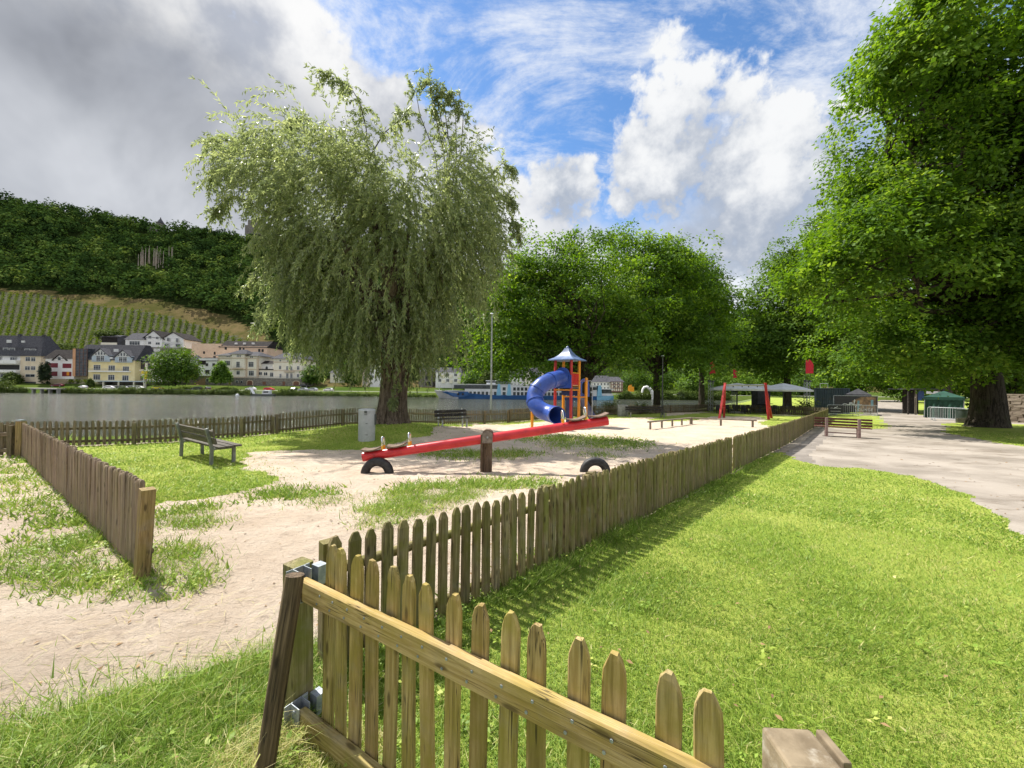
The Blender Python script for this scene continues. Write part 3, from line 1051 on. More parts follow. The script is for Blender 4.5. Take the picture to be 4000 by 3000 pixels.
# ---- the willow
def build_willow():
    base = Vector((WILLOW.x, WILLOW.y, gz(WILLOW.x, WILLOW.y)))
    t = thing('willow_tree', 'big pollarded willow with drooping grey-green branches and thick furrowed trunk', 'tree', base)
    Yw = WILLOW.y
    E = [ell(1290, 790, 260, 250, Yw, 3.0), ell(1795, 830, 145, 250, Yw, 2.6), ell(1620, 900, 150, 190, Yw, 2.6), ell(1480, 1060, 340, 270, Yw, 3.0), ell(1215, 1080, 105, 210, Yw, 2.2),
         ell(1800, 1010, 130, 220, Yw, 2.6), ell(1440, 710, 130, 140, Yw, 2.6), ell(1080, 690, 150, 110, Yw, 2.0), ell(1390, 1230, 220, 140, Yw, 2.2), ell(1520, 1330, 210, 90, Yw, 2.3), ell(1700, 1200, 130, 140, Yw, 2.2)]
    n, st = 4500, 9
    P, O = clump_points(E, n, .42, None, -.55, .8)
    n = len(P)
    ax = np.array([base.x, base.y, 0])
    out = P - ax; out[:, 2] = 0; out = unit(out)
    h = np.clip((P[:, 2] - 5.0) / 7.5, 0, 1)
    d = unit(out * .75 + np.array([0, 0, 1.]) * (-.45 + 1.25 * h)[:, None] + rng.normal(0, .42, (n, 3)))
    stepl = rng.uniform(.11, .20, n)
    g = .30 - .14 * h
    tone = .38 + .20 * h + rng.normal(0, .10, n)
    pts = [P]
    Vs, ts = [], []
    cur = P.copy()
    per = 4
    for k in range(st):
        d = unit(d + np.stack([np.zeros(n), np.zeros(n), -g], 1) + rng.normal(0, .07, (n, 3)))
        nxt = cur + d * stepl[:, None]
        for j in range(per):
            q = cur + (nxt - cur) * rng.uniform(0, 1, (n, 1))
            side = unit(np.cross(d, rdir(n)))
            Dn = unit(d * .8 + side * rng.uniform(.3, .95, (n, 1)) + np.array([0, 0, -.25]))
            Nn = unit(rdir(n) + out * .6 + np.array([0, 0, .5]))
            l = rng.uniform(.13, .23, n)
            Vs.append(leaves(q, Dn, Nn, l, l * .27)); ts.append(tone + rng.normal(0, .14, n) + .05 * (k / st))
        cur = nxt
    # long shoots that break the outline (picture-independent: they grow from the crown's own branches)
    shoots = []

    def shoot(path, nside, spread, r_=.03, leafk=1.0):
        p = [D(a, b, Yw + c) for a, b, c in path]
        shoots.append(p)
        mbt = MB()
        mbt.tube([q - base for q in p], [r_ * (1 - .8 * i / (len(p) - 1)) for i in range(len(p))], 5, cap=False)
        part('branch', mbt, 'stem_bark', t, smooth=True)
        seg = np.array([list(q) for q in p])
        for _ in range(nside):
            u = rng.uniform(.15, 1.0) ** .8 * (len(seg) - 1.001); i = int(u)
            q0 = seg[i] + (seg[i + 1] - seg[i]) * (u - i)
            dd = unit((seg[i + 1] - seg[i])[None])[0] * .6 + rng.normal(0, 1, 3) * .55 + np.array([0, 0, -.1])
            dd = dd / np.linalg.norm(dd)
            c = q0.copy(); sl = spread * rng.uniform(.4, 1.0) / 6
            for s_ in range(6):
                dd = unit((dd + np.array([0, 0, -.22]) + rng.normal(0, .06, 3))[None])[0]
                nx = c + dd * sl
                m_ = 5
                q = c + (nx - c) * rng.uniform(0, 1, (m_, 1))
                Dn = unit(dd * .8 + rng.normal(0, .6, (m_, 3)) + np.array([0, 0, -.2])); Nn = unit(rdir(m_) + np.array([0, -.3, .6]))
                l = rng.uniform(.13, .22, m_) * leafk
                Vs.append(leaves(q, Dn, Nn, l, l * .28)); ts.append(.5 + rng.normal(0, .16, m_))
                c = nx
    shoot([(1440, 640, 0), (1430, 500, .1), (1405, 400, .1), (1370, 340, 0), (1300, 298, -.2), (1270, 300, -.3)], 46, 1.0)
    shoot([(1440, 620, -.5), (1500, 520, 0), (1560, 470, .2), (1590, 430, .2)], 26, .8)
    shoot([(1330, 700, .3), (1300, 560, .2), (1230, 480, .2), (1160, 455, 0), (1125, 470, -.1)], 44, 1.0)
    shoot([(1200, 760, -.4), (1080, 620, 0), (960, 560, 0), (860, 545, 0), (830, 560, 0)], 50, 1.1)
    shoot([(1150, 800, .4), (1010, 700, .2), (900, 650, 0), (840, 660, 0), (815, 720, 0)], 50, 1.1)
    shoot([(1100, 860, -.6), (980, 790, 0), (900, 760, 0), (855, 800, 0), (835, 850, 0)], 44, 1.1)
    shoot([(1180, 680, .8), (1060, 560, .4), (990, 520, .4), (960, 525, .4)], 34, .9)
    for dx, top, q in ((0, 285, 26), (40, 330, 20), (80, 360, 18), (-60, 340, 14), (110, 450, 18), (20, 420, 22)):
        shoot([(1740 + dx * .3, 760, .1), (1735 + dx * .6, 600, .1), (1700 + dx, 450, .1), (1685 + dx, 360, 0), (1672 + dx * 1.1, top, -.1)], q, .75)
    shoot([(1880, 720, 0), (1960, 640, 0), (2000, 650, 0)], 20, .8)
    shoot([(1900, 900, 0), (1990, 850, 0), (2020, 880, 0), (2025, 940, 0)], 24, .8)
    shoot([(1900, 800, 0), (1980, 760, 0), (2010, 790, 0)], 20, .8)
    shoot([(1080, 1100, 0), (1000, 1080, 0), (960, 1130, 0)], 22, .8)
    shoot([(1080, 1250, 0), (1020, 1230, 0), (990, 1280, 0)], 18, .7)
    shoot([(1560, 1480, -.8), (1545, 1530, -.9), (1530, 1580, -1.0)], 14, .35, .012)
    V = np.concatenate(Vs) - np.array(base); ti = np.concatenate(ts)
    link('crown', quads_mesh('crown', V, ti, 'willow_leaf'), t)
    # furrowed trunk
    mb = MB()
    n_, rings = 56, 30
    rg = np.random.default_rng(3)
    fx = sum(np.sin(np.arange(n_) / n_ * 2 * math.pi * f + rg.uniform(0, 6)) * a for f, a in ((5, .05), (9, .05), (16, .045), (23, .03)))
    H = 4.2
    vs_ = []
    for i in range(rings + 1):
        t_ = i / rings; z = -.45 + t_ * (H + .45)
        zz = max(z, 0)
        r_ = .54 + .26 * math.exp(-zz * 2.2) + .24 * max(0, (z - 1.4) / 2.8) ** 1.4
        cx = -.20 + .06 * math.sin(z * .9) + .07 * z
        for k in range(n_):
            a = 2 * math.pi * k / n_
            sw = fx[(k + int(1.5 * math.sin(z * 1.3))) % n_]
            rr = r_ * (1 + sw * (1 + .7 * math.exp(-zz * 2)) + .035 * math.sin(a * 3 + z * 2.2))
            vs_.append((cx + rr * math.cos(a), rr * math.sin(a) * .92, z))
    fs = [(i * n_ + k, i * n_ + (k + 1) % n_, (i + 1) * n_ + (k + 1) % n_, (i + 1) * n_ + k) for i in range(rings) for k in range(n_)]
    mb.add(vs_, fs)
    for tgt, r_ in (((1300, 850), .42), ((1480, 760), .45), ((1760, 720), .42), ((1120, 800), .30), ((1600, 820), .3), ((1850, 900), .28), ((1240, 1000), .25), ((1400, 640), .28)):
        tip = D(tgt[0], tgt[1], Yw + random.uniform(-.8, .8)) - base
        st_ = Vector((.2 + tip.x * .08, random.uniform(-.2, .2), random.uniform(3.0, 3.8)))
        pa = limb_path(st_, tip, n=7, lift=.2, wig=.03)
        mb.tube(pa, [r_ * (1 - .8 * k / 6) for k in range(7)], 10, cap=False)
    part('trunk', mb, 'willow_bark', t, smooth=60)


build_willow()


def at_ground(px, Y):
    x = D(px, 1500, Y).x
    return Vector((x, Y, gz(x, Y)))


# ---- the trees beyond the riverside fence
broadleaf('oak_tree', 'broad bright green tree whose trunk stands right behind the slide tower', at_ground(2290, 42),
          [ell(2120, 1190, 250, 190, 42, 6), ell(2300, 1120, 240, 150, 42, 6.5), ell(1990, 1290, 190, 150, 42, 5), ell(2420, 1250, 150, 150, 42, 5), ell(1930, 1370, 110, 70, 41, 3), ell(2150, 1040, 140, 90, 42, 4), ell(2245, 985, 45, 55, 42, 1.4), ell(2345, 965, 40, 60, 43, 1.4), ell(2070, 1060, 50, 50, 42, 1.4), ell(2200, 1390, 260, 55, 41, 5)],
          900, 66, 1.3, .34, .20, 'oak_leaf', .62, 4.2, 40, 'trees along the riverside', tone=.50, twigs=4)
broadleaf('oak_tree', 'spreading green tree with single dark trunk seen above the far dark bench', at_ground(2565, 50),
          [ell(2540, 1130, 250, 170, 50, 7), ell(2690, 1230, 180, 150, 50, 6), ell(2440, 1270, 150, 120, 50, 6), ell(2650, 1375, 190, 75, 49, 6), ell(2560, 1040, 120, 80, 50, 5), ell(2425, 960, 40, 55, 50, 1.5), ell(2520, 975, 45, 50, 50, 1.5), ell(2620, 990, 50, 50, 50, 1.6), ell(2770, 1310, 100, 80, 57, 5)],
          880, 62, 1.45, .38, .23, 'oak_leaf', .48, 5.6, 40, 'trees along the riverside', tone=.46, twigs=4)
broadleaf('oak_tree', 'taller dark green tree rising behind the two bright riverside trees', at_ground(2740, 66),
          [ell(2660, 1090, 130, 100, 66, 6), ell(2745, 1200, 85, 120, 66, 6), ell(2785, 1345, 80, 95, 66, 5)],
          800, 36, 1.6, .46, .30, 'oak_leaf_deep', .5, 8, 14, 'trees along the riverside', tone=.40)
# ---- the avenue on the right
broadleaf('oak_tree', 'dark green tree behind the red flag at the far end of the avenue', at_ground(3075, 60),
          [ell(3065, 1160, 105, 170, 60, 6), ell(3140, 1070, 90, 130, 60, 6), ell(2985, 1350, 85, 100, 60, 5), ell(3090, 1340, 150, 110, 60, 6)],
          1100, 38, 1.55, .42, .27, 'oak_leaf_deep', .55, 6, 16, 'trees along the avenue', tone=.44)
broadleaf('oak_tree', 'sunlit yellow-green tree hanging over the container and the banners', at_ground(3700, 45),
          [ell(3225, 1120, 115, 180, 53, 5), ell(3320, 930, 140, 190, 53, 5.5), ell(3290, 1330, 130, 100, 53, 5), ell(3460, 1160, 170, 210, 53, 6), ell(3500, 880, 150, 180, 53, 6), ell(3440, 1390, 150, 75, 53, 5)],
          1000, 60, 1.35, .34, .21, 'oak_leaf', .55, 4.5, 24, 'trees along the avenue', tone=.56)
b_ = G(3855, 1668)
broadleaf('oak_tree', 'huge old oak on the right with thick trunk, its boughs hanging over the path', (b_.x, b_.y, gz(b_.x, b_.y)),
          [ell(3830, 330, 330, 330, 20, 6), ell(3780, 700, 350, 330, 21, 6.5), ell(3700, 1050, 350, 270, 22, 7), ell(3960, 1180, 330, 280, 22, 7), ell(3620, 1340, 310, 110, 23, 6),
           ell(3880, 1400, 260, 90, 20, 5), ell(4150, 700, 300, 420, 21, 7), ell(4080, 150, 350, 350, 20, 6), ell(3570, 180, 110, 170, 17, 3), ell(3520, 700, 130, 190, 20, 4), ell(3760, 30, 200, 200, 18, 4),
           ell(3440, 1090, 140, 140, 19.5, 3.5), ell(3225, 1030, 80, 95, 19.5, 2.4), ell(3450, 880, 130, 160, 19.5, 3.5), ell(3510, 1350, 120, 60, 21, 3), ell(3330, 960, 90, 110, 19, 2.5)],
          2700, 88, .95, .235, .145, 'oak_leaf', .86, 4.6, 60, 'trees along the avenue', tone=.46, twigs=4, shell=.42, gap=-.16, zmin=2.8, gapf=.85, tier=1.3)
# far end of the avenue
for px, Y, sc_, lb in ((3530, 92, .55, 'small dark tree in the gap at the end of the path'), (3690, 80, .62, 'dark tree over the shed and the green tent'),
                       (3330, 100, .62, 'dark tree in the background right of the container'), (3960, 46, .8, 'dark tree standing behind the stone wall at the right edge')):
    p = at_ground(px, Y)
    k = Y / 1500
    broadleaf('oak_tree', lb, p, [(np.array([p.x, p.y, p.z + 9 * sc_ * 1.6]), np.array([8.5, 6, 9]) * sc_ * 1.2), (np.array([p.x - 3, p.y, p.z + 6]), np.array([6, 5, 4]) * sc_ * 1.2)],
              420, 30, 1.7, .55, .36, 'oak_leaf_deep', .4, 3, 10, 'trees along the avenue', tone=.38)


# ------------------------------------------------------------------ grass
def grass_mat():
    m, N, p, out = newmat('grass_blade')
    at = N.new('ShaderNodeAttribute', attribute_name='tint').outputs['Fac']
    c = N.ramp(at, [(0., (.10, .175, .022)), (.4, (.235, .365, .048)), (.7, (.40, .50, .090)), (.86, (.56, .55, .16)), (1., (.66, .57, .31))])
    N.put(p.inputs['Base Color'], c); p.inputs['Roughness'].default_value = .5; p.inputs['Specular IOR Level'].default_value = .3
    tr = N.new('ShaderNodeBsdfTranslucent'); N.l.new(c, tr.inputs['Color'])
    mx = N.new('ShaderNodeMixShader'); mx.inputs[0].default_value = .35
    N.l.new(p.outputs[0], mx.inputs[1]); N.l.new(tr.outputs[0], mx.inputs[2]); N.l.new(mx.outputs[0], out.inputs[0])


grass_mat()


def build_grass():
    bands = [(.75, 3.2, 230000, .0032), (3.2, 7, 270000, .0055), (7, 15, 240000, .012), (15, 34, 140000, .026)]
    V2, T2, V1, T1 = [], [], [], []
    for r0, r1, n, w0 in bands:
        a = rng.uniform(R(-60), R(60), n)
        r_ = r0 * (r1 / r0) ** rng.uniform(0, 1, n)
        x, y = r_ * np.sin(a), r_ * np.cos(a)
        k = klass(x, y)
        dd = dist_diag(x, y)
        dv = y - yfence(x)
        kj = klass(x + .022 * r_ * rng.normal(size=n), y + .030 * r_ * rng.normal(size=n))
        k = np.where((k == 0) & (kj == 5), 5, np.where((k == 5) & (kj != 5), 0, k))
        ok = (k == 1) | ((k == 5) & (rng.uniform(0, 1, n) < np.where(inpoly(x, y, LAWN_LL), .50, .95) + .6 * wob(x, y, 5, 3))) | ((k == 4) & (dv < 9))
        # sparse outliers where the lawn frays into sand
        kn = klass(x + .05 * r_ * rng.normal(size=n), y + .05 * r_ * rng.normal(size=n))
        near = (((kn == 1) & (rng.uniform(0, 1, n) < .34)) | ((kn == 5) & (rng.uniform(0, 1, n) < .10))) & (k == 0)
        # tufts at the feet of the fences
        ok |= near
        x, y, k, dd, r_, dv = x[ok], y[ok], k[ok], dd[ok], r_[ok], dv[ok]
        n = len(x)
        wild = (inpoly(x, y, LAWN_R) & (dd < -.02)) | (x < -1.0) & (y < 2.6)
        h = np.full(n, .042)
        h = np.where(wild & (r_ < 4), .105, h)
        h = np.where(inpoly(x, y, LAWN_L), .055 + .02 * wob(x, y, 1.5, 2), h)
        h = np.where(inpoly(x, y, LAWN_LL) | (k == 5), .095, h)
        h = np.where(np.abs(dd) < .22, .085 + .07 * np.clip(wob(x, y, 2.5, 5) + .2, 0, 1), h)
        h = np.where(k == 4, .16, h)
        h = h * rng.uniform(.45, 1.25, n)
        tall = rng.uniform(0, 1, n) < np.where(wild, .02, .004)
        h = np.where(tall, h * 2.3, h)
        w = w0 * rng.uniform(.7, 1.3, n) * np.where(rng.uniform(0, 1, n) < .10, 2.2, 1) * np.where(k == 5, 1.9, 1)
        lean = rng.normal(0, .55, (n, 2)) + np.stack([.25 * wob(x, y, 1.1, 3), .25 * wob(x, y, 1.3, 4)], 1)
        z = gh(x, y) - .004
        base = np.stack([x, y, z], 1)
        th = rng.uniform(0, math.pi, n)
        s = np.stack([np.cos(th), np.sin(th), np.zeros(n)], 1) * w[:, None] / 2
        L = np.stack([lean[:, 0], lean[:, 1], np.zeros(n)], 1)
        mid = base + (L * .35 + np.array([0, 0, 1])) * (h * .55)[:, None]
        tip = base + (L * 1.15 + np.array([0, 0, .88])) * h[:, None]
        dry = np.clip(.5 * wob(x, y, .9, 6) + .35 * wob(x, y, 2.7, 7), -.6, 1)
        t = .42 + .19 * dry + rng.normal(0, .19, n)
        t = np.where(inpoly(x, y, LAWN_L), t + .08, t)
        t = np.where(wild & (r_ < 4), .40 + rng.normal(0, .13, n), t)
        t = np.where(np.abs(dd) < .3, t - .12, t)
        t = np.where(rng.uniform(0, 1, n) < np.where(wild, .10, .05), .93, t)
        heap = (np.abs(x + .95) < .4) & (y < 1.95) & (y > 1.0)
        t = np.where(heap & (rng.uniform(0, 1, n) < .6), .92 + rng.normal(0, .05, n), t)
        if r1 <= 3.3:
            V2.append(np.stack([base - s, base + s, mid + s * .8, mid - s * .8], 1)); T2.append(t)
            V2.append(np.stack([mid - s * .8, mid + s * .8, tip + s * .12, tip - s * .12], 1)); T2.append(t)
        else:
            V1.append(np.stack([base - s, base + s, tip], 1)); T1.append(t)
    for nm, V, T, kk, lb in (('grass_near', V2, T2, 4, 'mown and tufted green grass in the foreground'), ('grass', V1, T1, 3, 'green grass of the lawns and patches in the playground')):
        o = link(nm, quads_mesh(nm, np.concatenate(V), np.concatenate(T), 'grass_blade', kk))
        o['kind'] = 'stuff'; o['label'] = lb
    # broad-leaved weeds among the grass
    n = 11000
    a = rng.uniform(R(-58), R(58), n); r_ = .9 * (16 / .9) ** rng.uniform(0, 1, n)
    x, y = r_ * np.sin(a), r_ * np.cos(a)
    k = klass(x, y); dd = dist_diag(x, y)
    ok = ((k == 1) & (rng.uniform(0, 1, n) < np.where((y < 2.8) & (x < 0), .16, np.where(dd < .1, .7, .025)))) | (k == 5)
    x, y = x[ok], y[ok]; n = len(x); m = 7
    P = np.repeat(np.stack([x, y, gh(x, y)], 1), m, 0) + np.stack([rng.normal(0, .03, n * m), rng.normal(0, .03, n * m), rng.uniform(.01, .06, n * m)], 1)
    th = rng.uniform(0, 6.28, n * m)
    Dn = np.stack([np.cos(th), np.sin(th), rng.uniform(.1, .7, n * m)], 1)
    l = rng.uniform(.02, .046, n * m)
    V = leaves(P, Dn, np.array([0, 0, 1.]) + rng.normal(0, .25, (n * m, 3)), l, l * .6)
    o = link('weeds', quads_mesh('weeds', V, np.repeat(rng.normal(.5, .15, n), m) + rng.normal(0, .08, n * m), 'grass_blade')); o['kind'] = 'stuff'; o['label'] = 'broad-leaved weeds in the grass'
    # dry stalks scattered over the sand near the gate
    n = 420
    x = rng.uniform(-3.4, -.75, n); y = 1.5 + rng.uniform(0, 1.6, n) ** 1.3
    base = np.stack([x, y, gh(x, y) + .012], 1); th = rng.normal(.25, .7, n)
    l = rng.uniform(.04, .20, n)
    e = np.stack([np.cos(th) * l, np.sin(th) * l, rng.uniform(-.004, .03, n)], 1)
    s = np.stack([-np.sin(th), np.cos(th), np.zeros(n)], 1) * .0016
    V = np.stack([base - s, base + s, base + e + s * .6, base + e - s * .6], 1)
    o = link('straw', quads_mesh('straw', V, rng.normal(.96, .05, n), 'grass_blade')); o['kind'] = 'stuff'; o['label'] = 'dry straw stalks lying on the sand'

    # fallen leaves and bits of bark lying about
    pm('leaf_litter', (.16, .095, .045), (.34, .22, .10), 3, .9)
    n = 2600
    a = rng.uniform(R(-55), R(55), n); r_ = 1.6 * (22 / 1.6) ** rng.uniform(0, 1, n)
    x, y = r_ * np.sin(a), r_ * np.cos(a); k = klass(x, y)
    ok = (k == 2) | (k == 3) | ((k == 0) & (rng.uniform(0, 1, n) < .45)) | ((k == 1) & (rng.uniform(0, 1, n) < .10))
    x, y, k, r_ = x[ok], y[ok], k[ok], r_[ok]; n = len(x)
    z = gh(x, y) + np.where(k == 0, sand_relief(x, y), 0) + np.where(k == 1, .04, .008)
    th = rng.uniform(0, 6.28, n); l = rng.uniform(.018, .05, n) * np.clip(r_ / 6, 1, 1.6)
    V = leaves(np.stack([x, y, z], 1), np.stack([np.cos(th), np.sin(th), rng.normal(.05, .15, n)], 1), np.array([0, 0, 1.]) + rng.normal(0, .2, (n, 3)), l, l * .5)
    o = link('leaf_litter', quads_mesh('leaf_litter', V, rng.uniform(0, 1, n), 'leaf_litter')); o['kind'] = 'stuff'; o['label'] = 'small brown leaves and bark bits scattered on sand and path'


build_grass()
# ------------------------------------------------------------------ timber and paint
wood('gate_wood', (.31, .215, .080), (.50, .375, .175), (.26, .22, .04), .75, rnd=.15)
wood('gate_rail', (.34, .245, .095), (.54, .415, .205), (.31, .25, .05), .7, rnd=.10)
wood('fence_wood', (.15, .115, .055), (.29, .235, .13), (.140, .140, .028), .85, rnd=.22)
wood('end_post_wood', (.19, .125, .055), (.33, .235, .115), (.17, .145, .035), .5, rnd=.1)
wood('palisade_wood', (.16, .115, .08), (.31, .235, .17), (.23, .185, .075), .42, rnd=.16)
wood('river_fence_wood', (.105, .08, .05), (.23, .185, .12), (.12, .115, .04), .45, rnd=.2)
wood('pole_wood', (.05, .033, .022), (.17, .12, .075), (.16, .12, .06), .35, rnd=.05)
wood('bench_wood', (.068, .058, .047), (.155, .138, .115), (.06, .065, .05), .3, rnd=.12)
wood('dark_bench_wood', (.020, .017, .015), (.055, .047, .04), (.03, .03, .024), .3, rnd=.15)
wood('red_bench_wood', (.085, .026, .021), (.17, .058, .044), (.10, .05, .04), .25, rnd=.12)
wood('post_wood', (.075, .045, .028), (.17, .115, .075), (.12, .085, .05), .3, rnd=.05)
wood('beam_wood', (.17, .14, .11), (.31, .265, .215), (.14, .12, .08), .3, rnd=.1)
pm('zinc', (.24, .27, .30), (.40, .43, .46), 22, .6, metal=.45, rnd=.05)
pm('galv', (.34, .36, .37), (.50, .52, .53), 9, .5, metal=.6)
pm('leg_grey', (.13, .14, .135), (.22, .23, .225), 6, .6)
pm('steel_dark', (.045, .055, .05), (.08, .09, .085), 5, .5)
pm('chrome', (.65, .65, .66), (.8, .8, .8), 4, .18, metal=1)
pm('concrete', (.24, .235, .215), (.40, .39, .36), 5, .9, .4, dirt=(.12, .12, .08))
pm('concrete_red', (.20, .13, .115), (.34, .235, .205), 8, .9, .4)
pm('red_paint', (.50, .018, .026), (.60, .030, .038), 3, .33, dirt=(.30, .02, .026), dirt_scale=5)
pm('red_dark', (.42, .026, .024), (.52, .040, .034), 3, .42, dirt=(.25, .02, .018))
pm('yellow_paint', (.72, .27, .012), (.80, .335, .022), 3, .45, dirt=(.45, .17, .02), dirt_scale=3)
pm('handle_yellow', (.72, .33, .02), (.80, .4, .03), 3, .4)
pm('blue_plastic', (.022, .060, .30), (.045, .105, .42), 1.6, .36, dirt=(.10, .13, .22), dirt_scale=2.2)
pm('blue_roof', (.060, .105, .24), (.12, .19, .36), 2.0, .42, dirt=(.22, .27, .36), dirt_scale=2.6)
pm('blue_dark', (.010, .022, .10), (.02, .04, .15), 2, .45)
pm('rubber', (.012, .012, .013), (.032, .032, .034), 16, .62, .3, dirt=(.07, .06, .05), dirt_scale=4)
pm('bin_grey', (.40, .42, .425), (.50, .515, .52), 3, .55, dirt=(.27, .27, .26), dirt_scale=3.5)
pm('lichen_timber', (.15, .112, .066), (.27, .212, .135), 9, .9, .6, dirt=(.48, .44, .36), dirt_scale=14)
pm('seat_wood', (.12, .075, .05), (.20, .135, .095), 12, .6, stretch=(1, 8, 8))


def ring_flat(w, t, e):
    x, y = w / 2, t / 2
    return [(-x + e, -y), (x - e, -y), (x, -y + e), (x, y - e), (x - e, y), (-x + e, y), (-x, y - e), (-x, -y + e)]


def ring_round(w, t):            # half log, round face towards -y
    n = 6
    return [(-w / 2 * math.cos(math.pi * k / n), t * .35 - t * math.sin(math.pi * k / n)) for k in range(n + 1)] + [(w / 2 * .96, t * .5), (-w / 2 * .96, t * .5)]


def picket_mesh(kind, w, t, h, seed, mat):
    rg = random.Random(seed)
    ring = ring_flat(w, t, .004) if kind != 'half' else ring_round(w, t)
    if kind == 'gate':
        lev = [(0, 1, 1), (h * .5, 1, 1), (h - .085, 1, 1), (h - .050, .93, 1), (h - .018, .62, .95), (h, .30 + rg.uniform(-.05, .08), .8)]
    elif kind == 'half':
        lev = [(0, 1, 1), (h * .55, 1, 1), (h - .035, 1, 1), (h - .012, .72, .8), (h, .45, .5)]
    elif kind == 'round':
        lev = [(0, 1, 1), (h * .5, 1, 1), (h - .065, 1, 1), (h - .040, .92, 1), (h - .014, .66, .95), (h, .3, .85)]
    else:
        lev = [(0, 1, 1), (h - .05, 1, 1), (h - .044, .95, .9), (h - .012, .62, .62), (h, .42, .45)]
    mb = MB(); vs_ = []; n = len(ring)
    ph, am = rg.uniform(0, 6), rg.uniform(.0, .005)
    for i, (z, sx, sy) in enumerate(lev):
        ox = am * math.sin(z * 3.5 + ph); tilt = rg.uniform(-.004, .004) if i >= len(lev) - 2 else 0
        for x, y in ring:
            vs_.append((x * sx + ox + tilt, y * sy, z + (x * rg.uniform(-.10, .10) if i >= len(lev) - 2 else 0)))
    fs = [(i * n + k, i * n + (k + 1) % n, (i + 1) * n + (k + 1) % n, (i + 1) * n + k) for i in range(len(lev) - 1) for k in range(n)]
    fs += [tuple(range(n - 1, -1, -1)), tuple((len(lev) - 1) * n + k for k in range(n))]
    mb.add(vs_, fs)
    return mb.mesh('picket', mat, smooth=(30 if kind == 'half' else False))


def polyline(pts, step, jit=0.0):
    """points every `step` metres, with the local direction"""
    out = []; acc = 0.0
    for (x0, y0), (x1, y1) in zip(pts[:-1], pts[1:]):
        L = math.hypot(x1 - x0, y1 - y0)
        while acc <= L:
            t = acc / L
            out.append((x0 + (x1 - x0) * t, y0 + (y1 - y0) * t, math.atan2(y1 - y0, x1 - x0)))
            acc += step * (1 + random.uniform(-jit, jit))
        acc -= L
    return out


def fence(label, pts, step, kind, w, t, h, mat, rails=(.22, .62), rail_r=.035, rail_side=1, postw=.09, posth=None, post_every=2.5, group=None, lift=.02, round_rail=True, gaps=(), zfun=gz, hjit=.02, post_mat=None, post_side=1):
    z0 = zfun(*pts[0])
    root = thing('picket_fence', label, 'fence', (pts[0][0], pts[0][1], z0), 0, group)
    base = Vector(root.location)
    var = [picket_mesh(kind, w * random.uniform(.93, 1.07), t, h, s, mat) for s in range(7)]
    for (x, y, a) in polyline(pts, step, .07):
        o = link('picket', random.choice(var), root)
        o.location = Vector((x, y, zfun(x, y) + lift + random.uniform(-.008, .008))) - base
        o.rotation_euler = (random.gauss(0, .008), random.gauss(0, .011), a + random.gauss(0, .035))
        o.scale = (1, 1, 1 + random.uniform(-hjit, hjit))
    pp = polyline(pts, post_every)
    if math.hypot(pp[-1][0] - pts[-1][0], pp[-1][1] - pts[-1][1]) > .6:
        pp.append((pts[-1][0], pts[-1][1], pp[-1][2]))
    for i, (x, y, a) in enumerate(pp):
        nx, ny = -math.sin(a) * rail_side, math.cos(a) * rail_side
        off = t / 2 + rail_r * 2 + (postw / 2 if post_side else 0)
        ph = posth or h * .92
        z = zfun(x, y)
        if postw:
            stick('post', Vector((x + nx * off * post_side, y + ny * off * post_side, z - .1)) - base, Vector((x + nx * off * post_side, y + ny * off * post_side, z + ph)) - base, postw, postw, post_mat or mat, root, up=Vector((math.cos(a), math.sin(a), 0)))
        if i:
            x0, y0, a0 = pp[i - 1]
            n0 = (-math.sin(a0) * rail_side, math.cos(a0) * rail_side)
            for rz in rails:
                q = t / 2 + rail_r
                p0 = Vector((x0 + n0[0] * q, y0 + n0[1] * q, zfun(x0, y0) + rz)) - base
                p1 = Vector((x + nx * q, y + ny * q, z + rz)) - base
                stick('rail', p0, p1, rail_r * 2, rail_r * 2 * (1 if round_rail else 1.6), mat, root, sect=(10 if round_rail else 4), jitter=(.004 if round_rail else 0))
    return root


FG = 'picket fences round the playground'
# ---- diagonal fence between sand and lawn: four runs
DPTS = [(p[0], p[1]) for p in DF]
R1 = [DPTS[0], DPTS[1], DPTS[2]]
fence('open mossy picket fence with round rails, nearest run between sand and lawn behind the gate', R1, .112, 'peg', .068, .040, .80, 'fence_wood', (.10, .60), .034, 1, .085, .76, 2.2, FG)
fence('close-boarded mossy fence run beside the half-buried tyre nearest to it', [(1.05, 4.56), DPTS[3]], .092, 'peg', .078, .036, .80, 'fence_wood', (.15, .58), .034, 1, .085, .78, 2.6, FG)
fence('mossy fence run on the path side starting at the dark gap', [(DPTS[3][0] + .10, DPTS[3][1] + .10), DPTS[4]], .100, 'peg', .092, .032, .80, 'fence_wood', (.15, .58), .034, 1, .085, .78, 2.6, FG)
fence('far dark run of mossy fence along the path towards the banners', [(DPTS[4][0] + .12, DPTS[4][1] + .13), DPTS[5]], .118, 'peg', .108, .032, .80, 'fence_wood', (.15, .58), .034, 1, .085, .78, 3.0, FG)
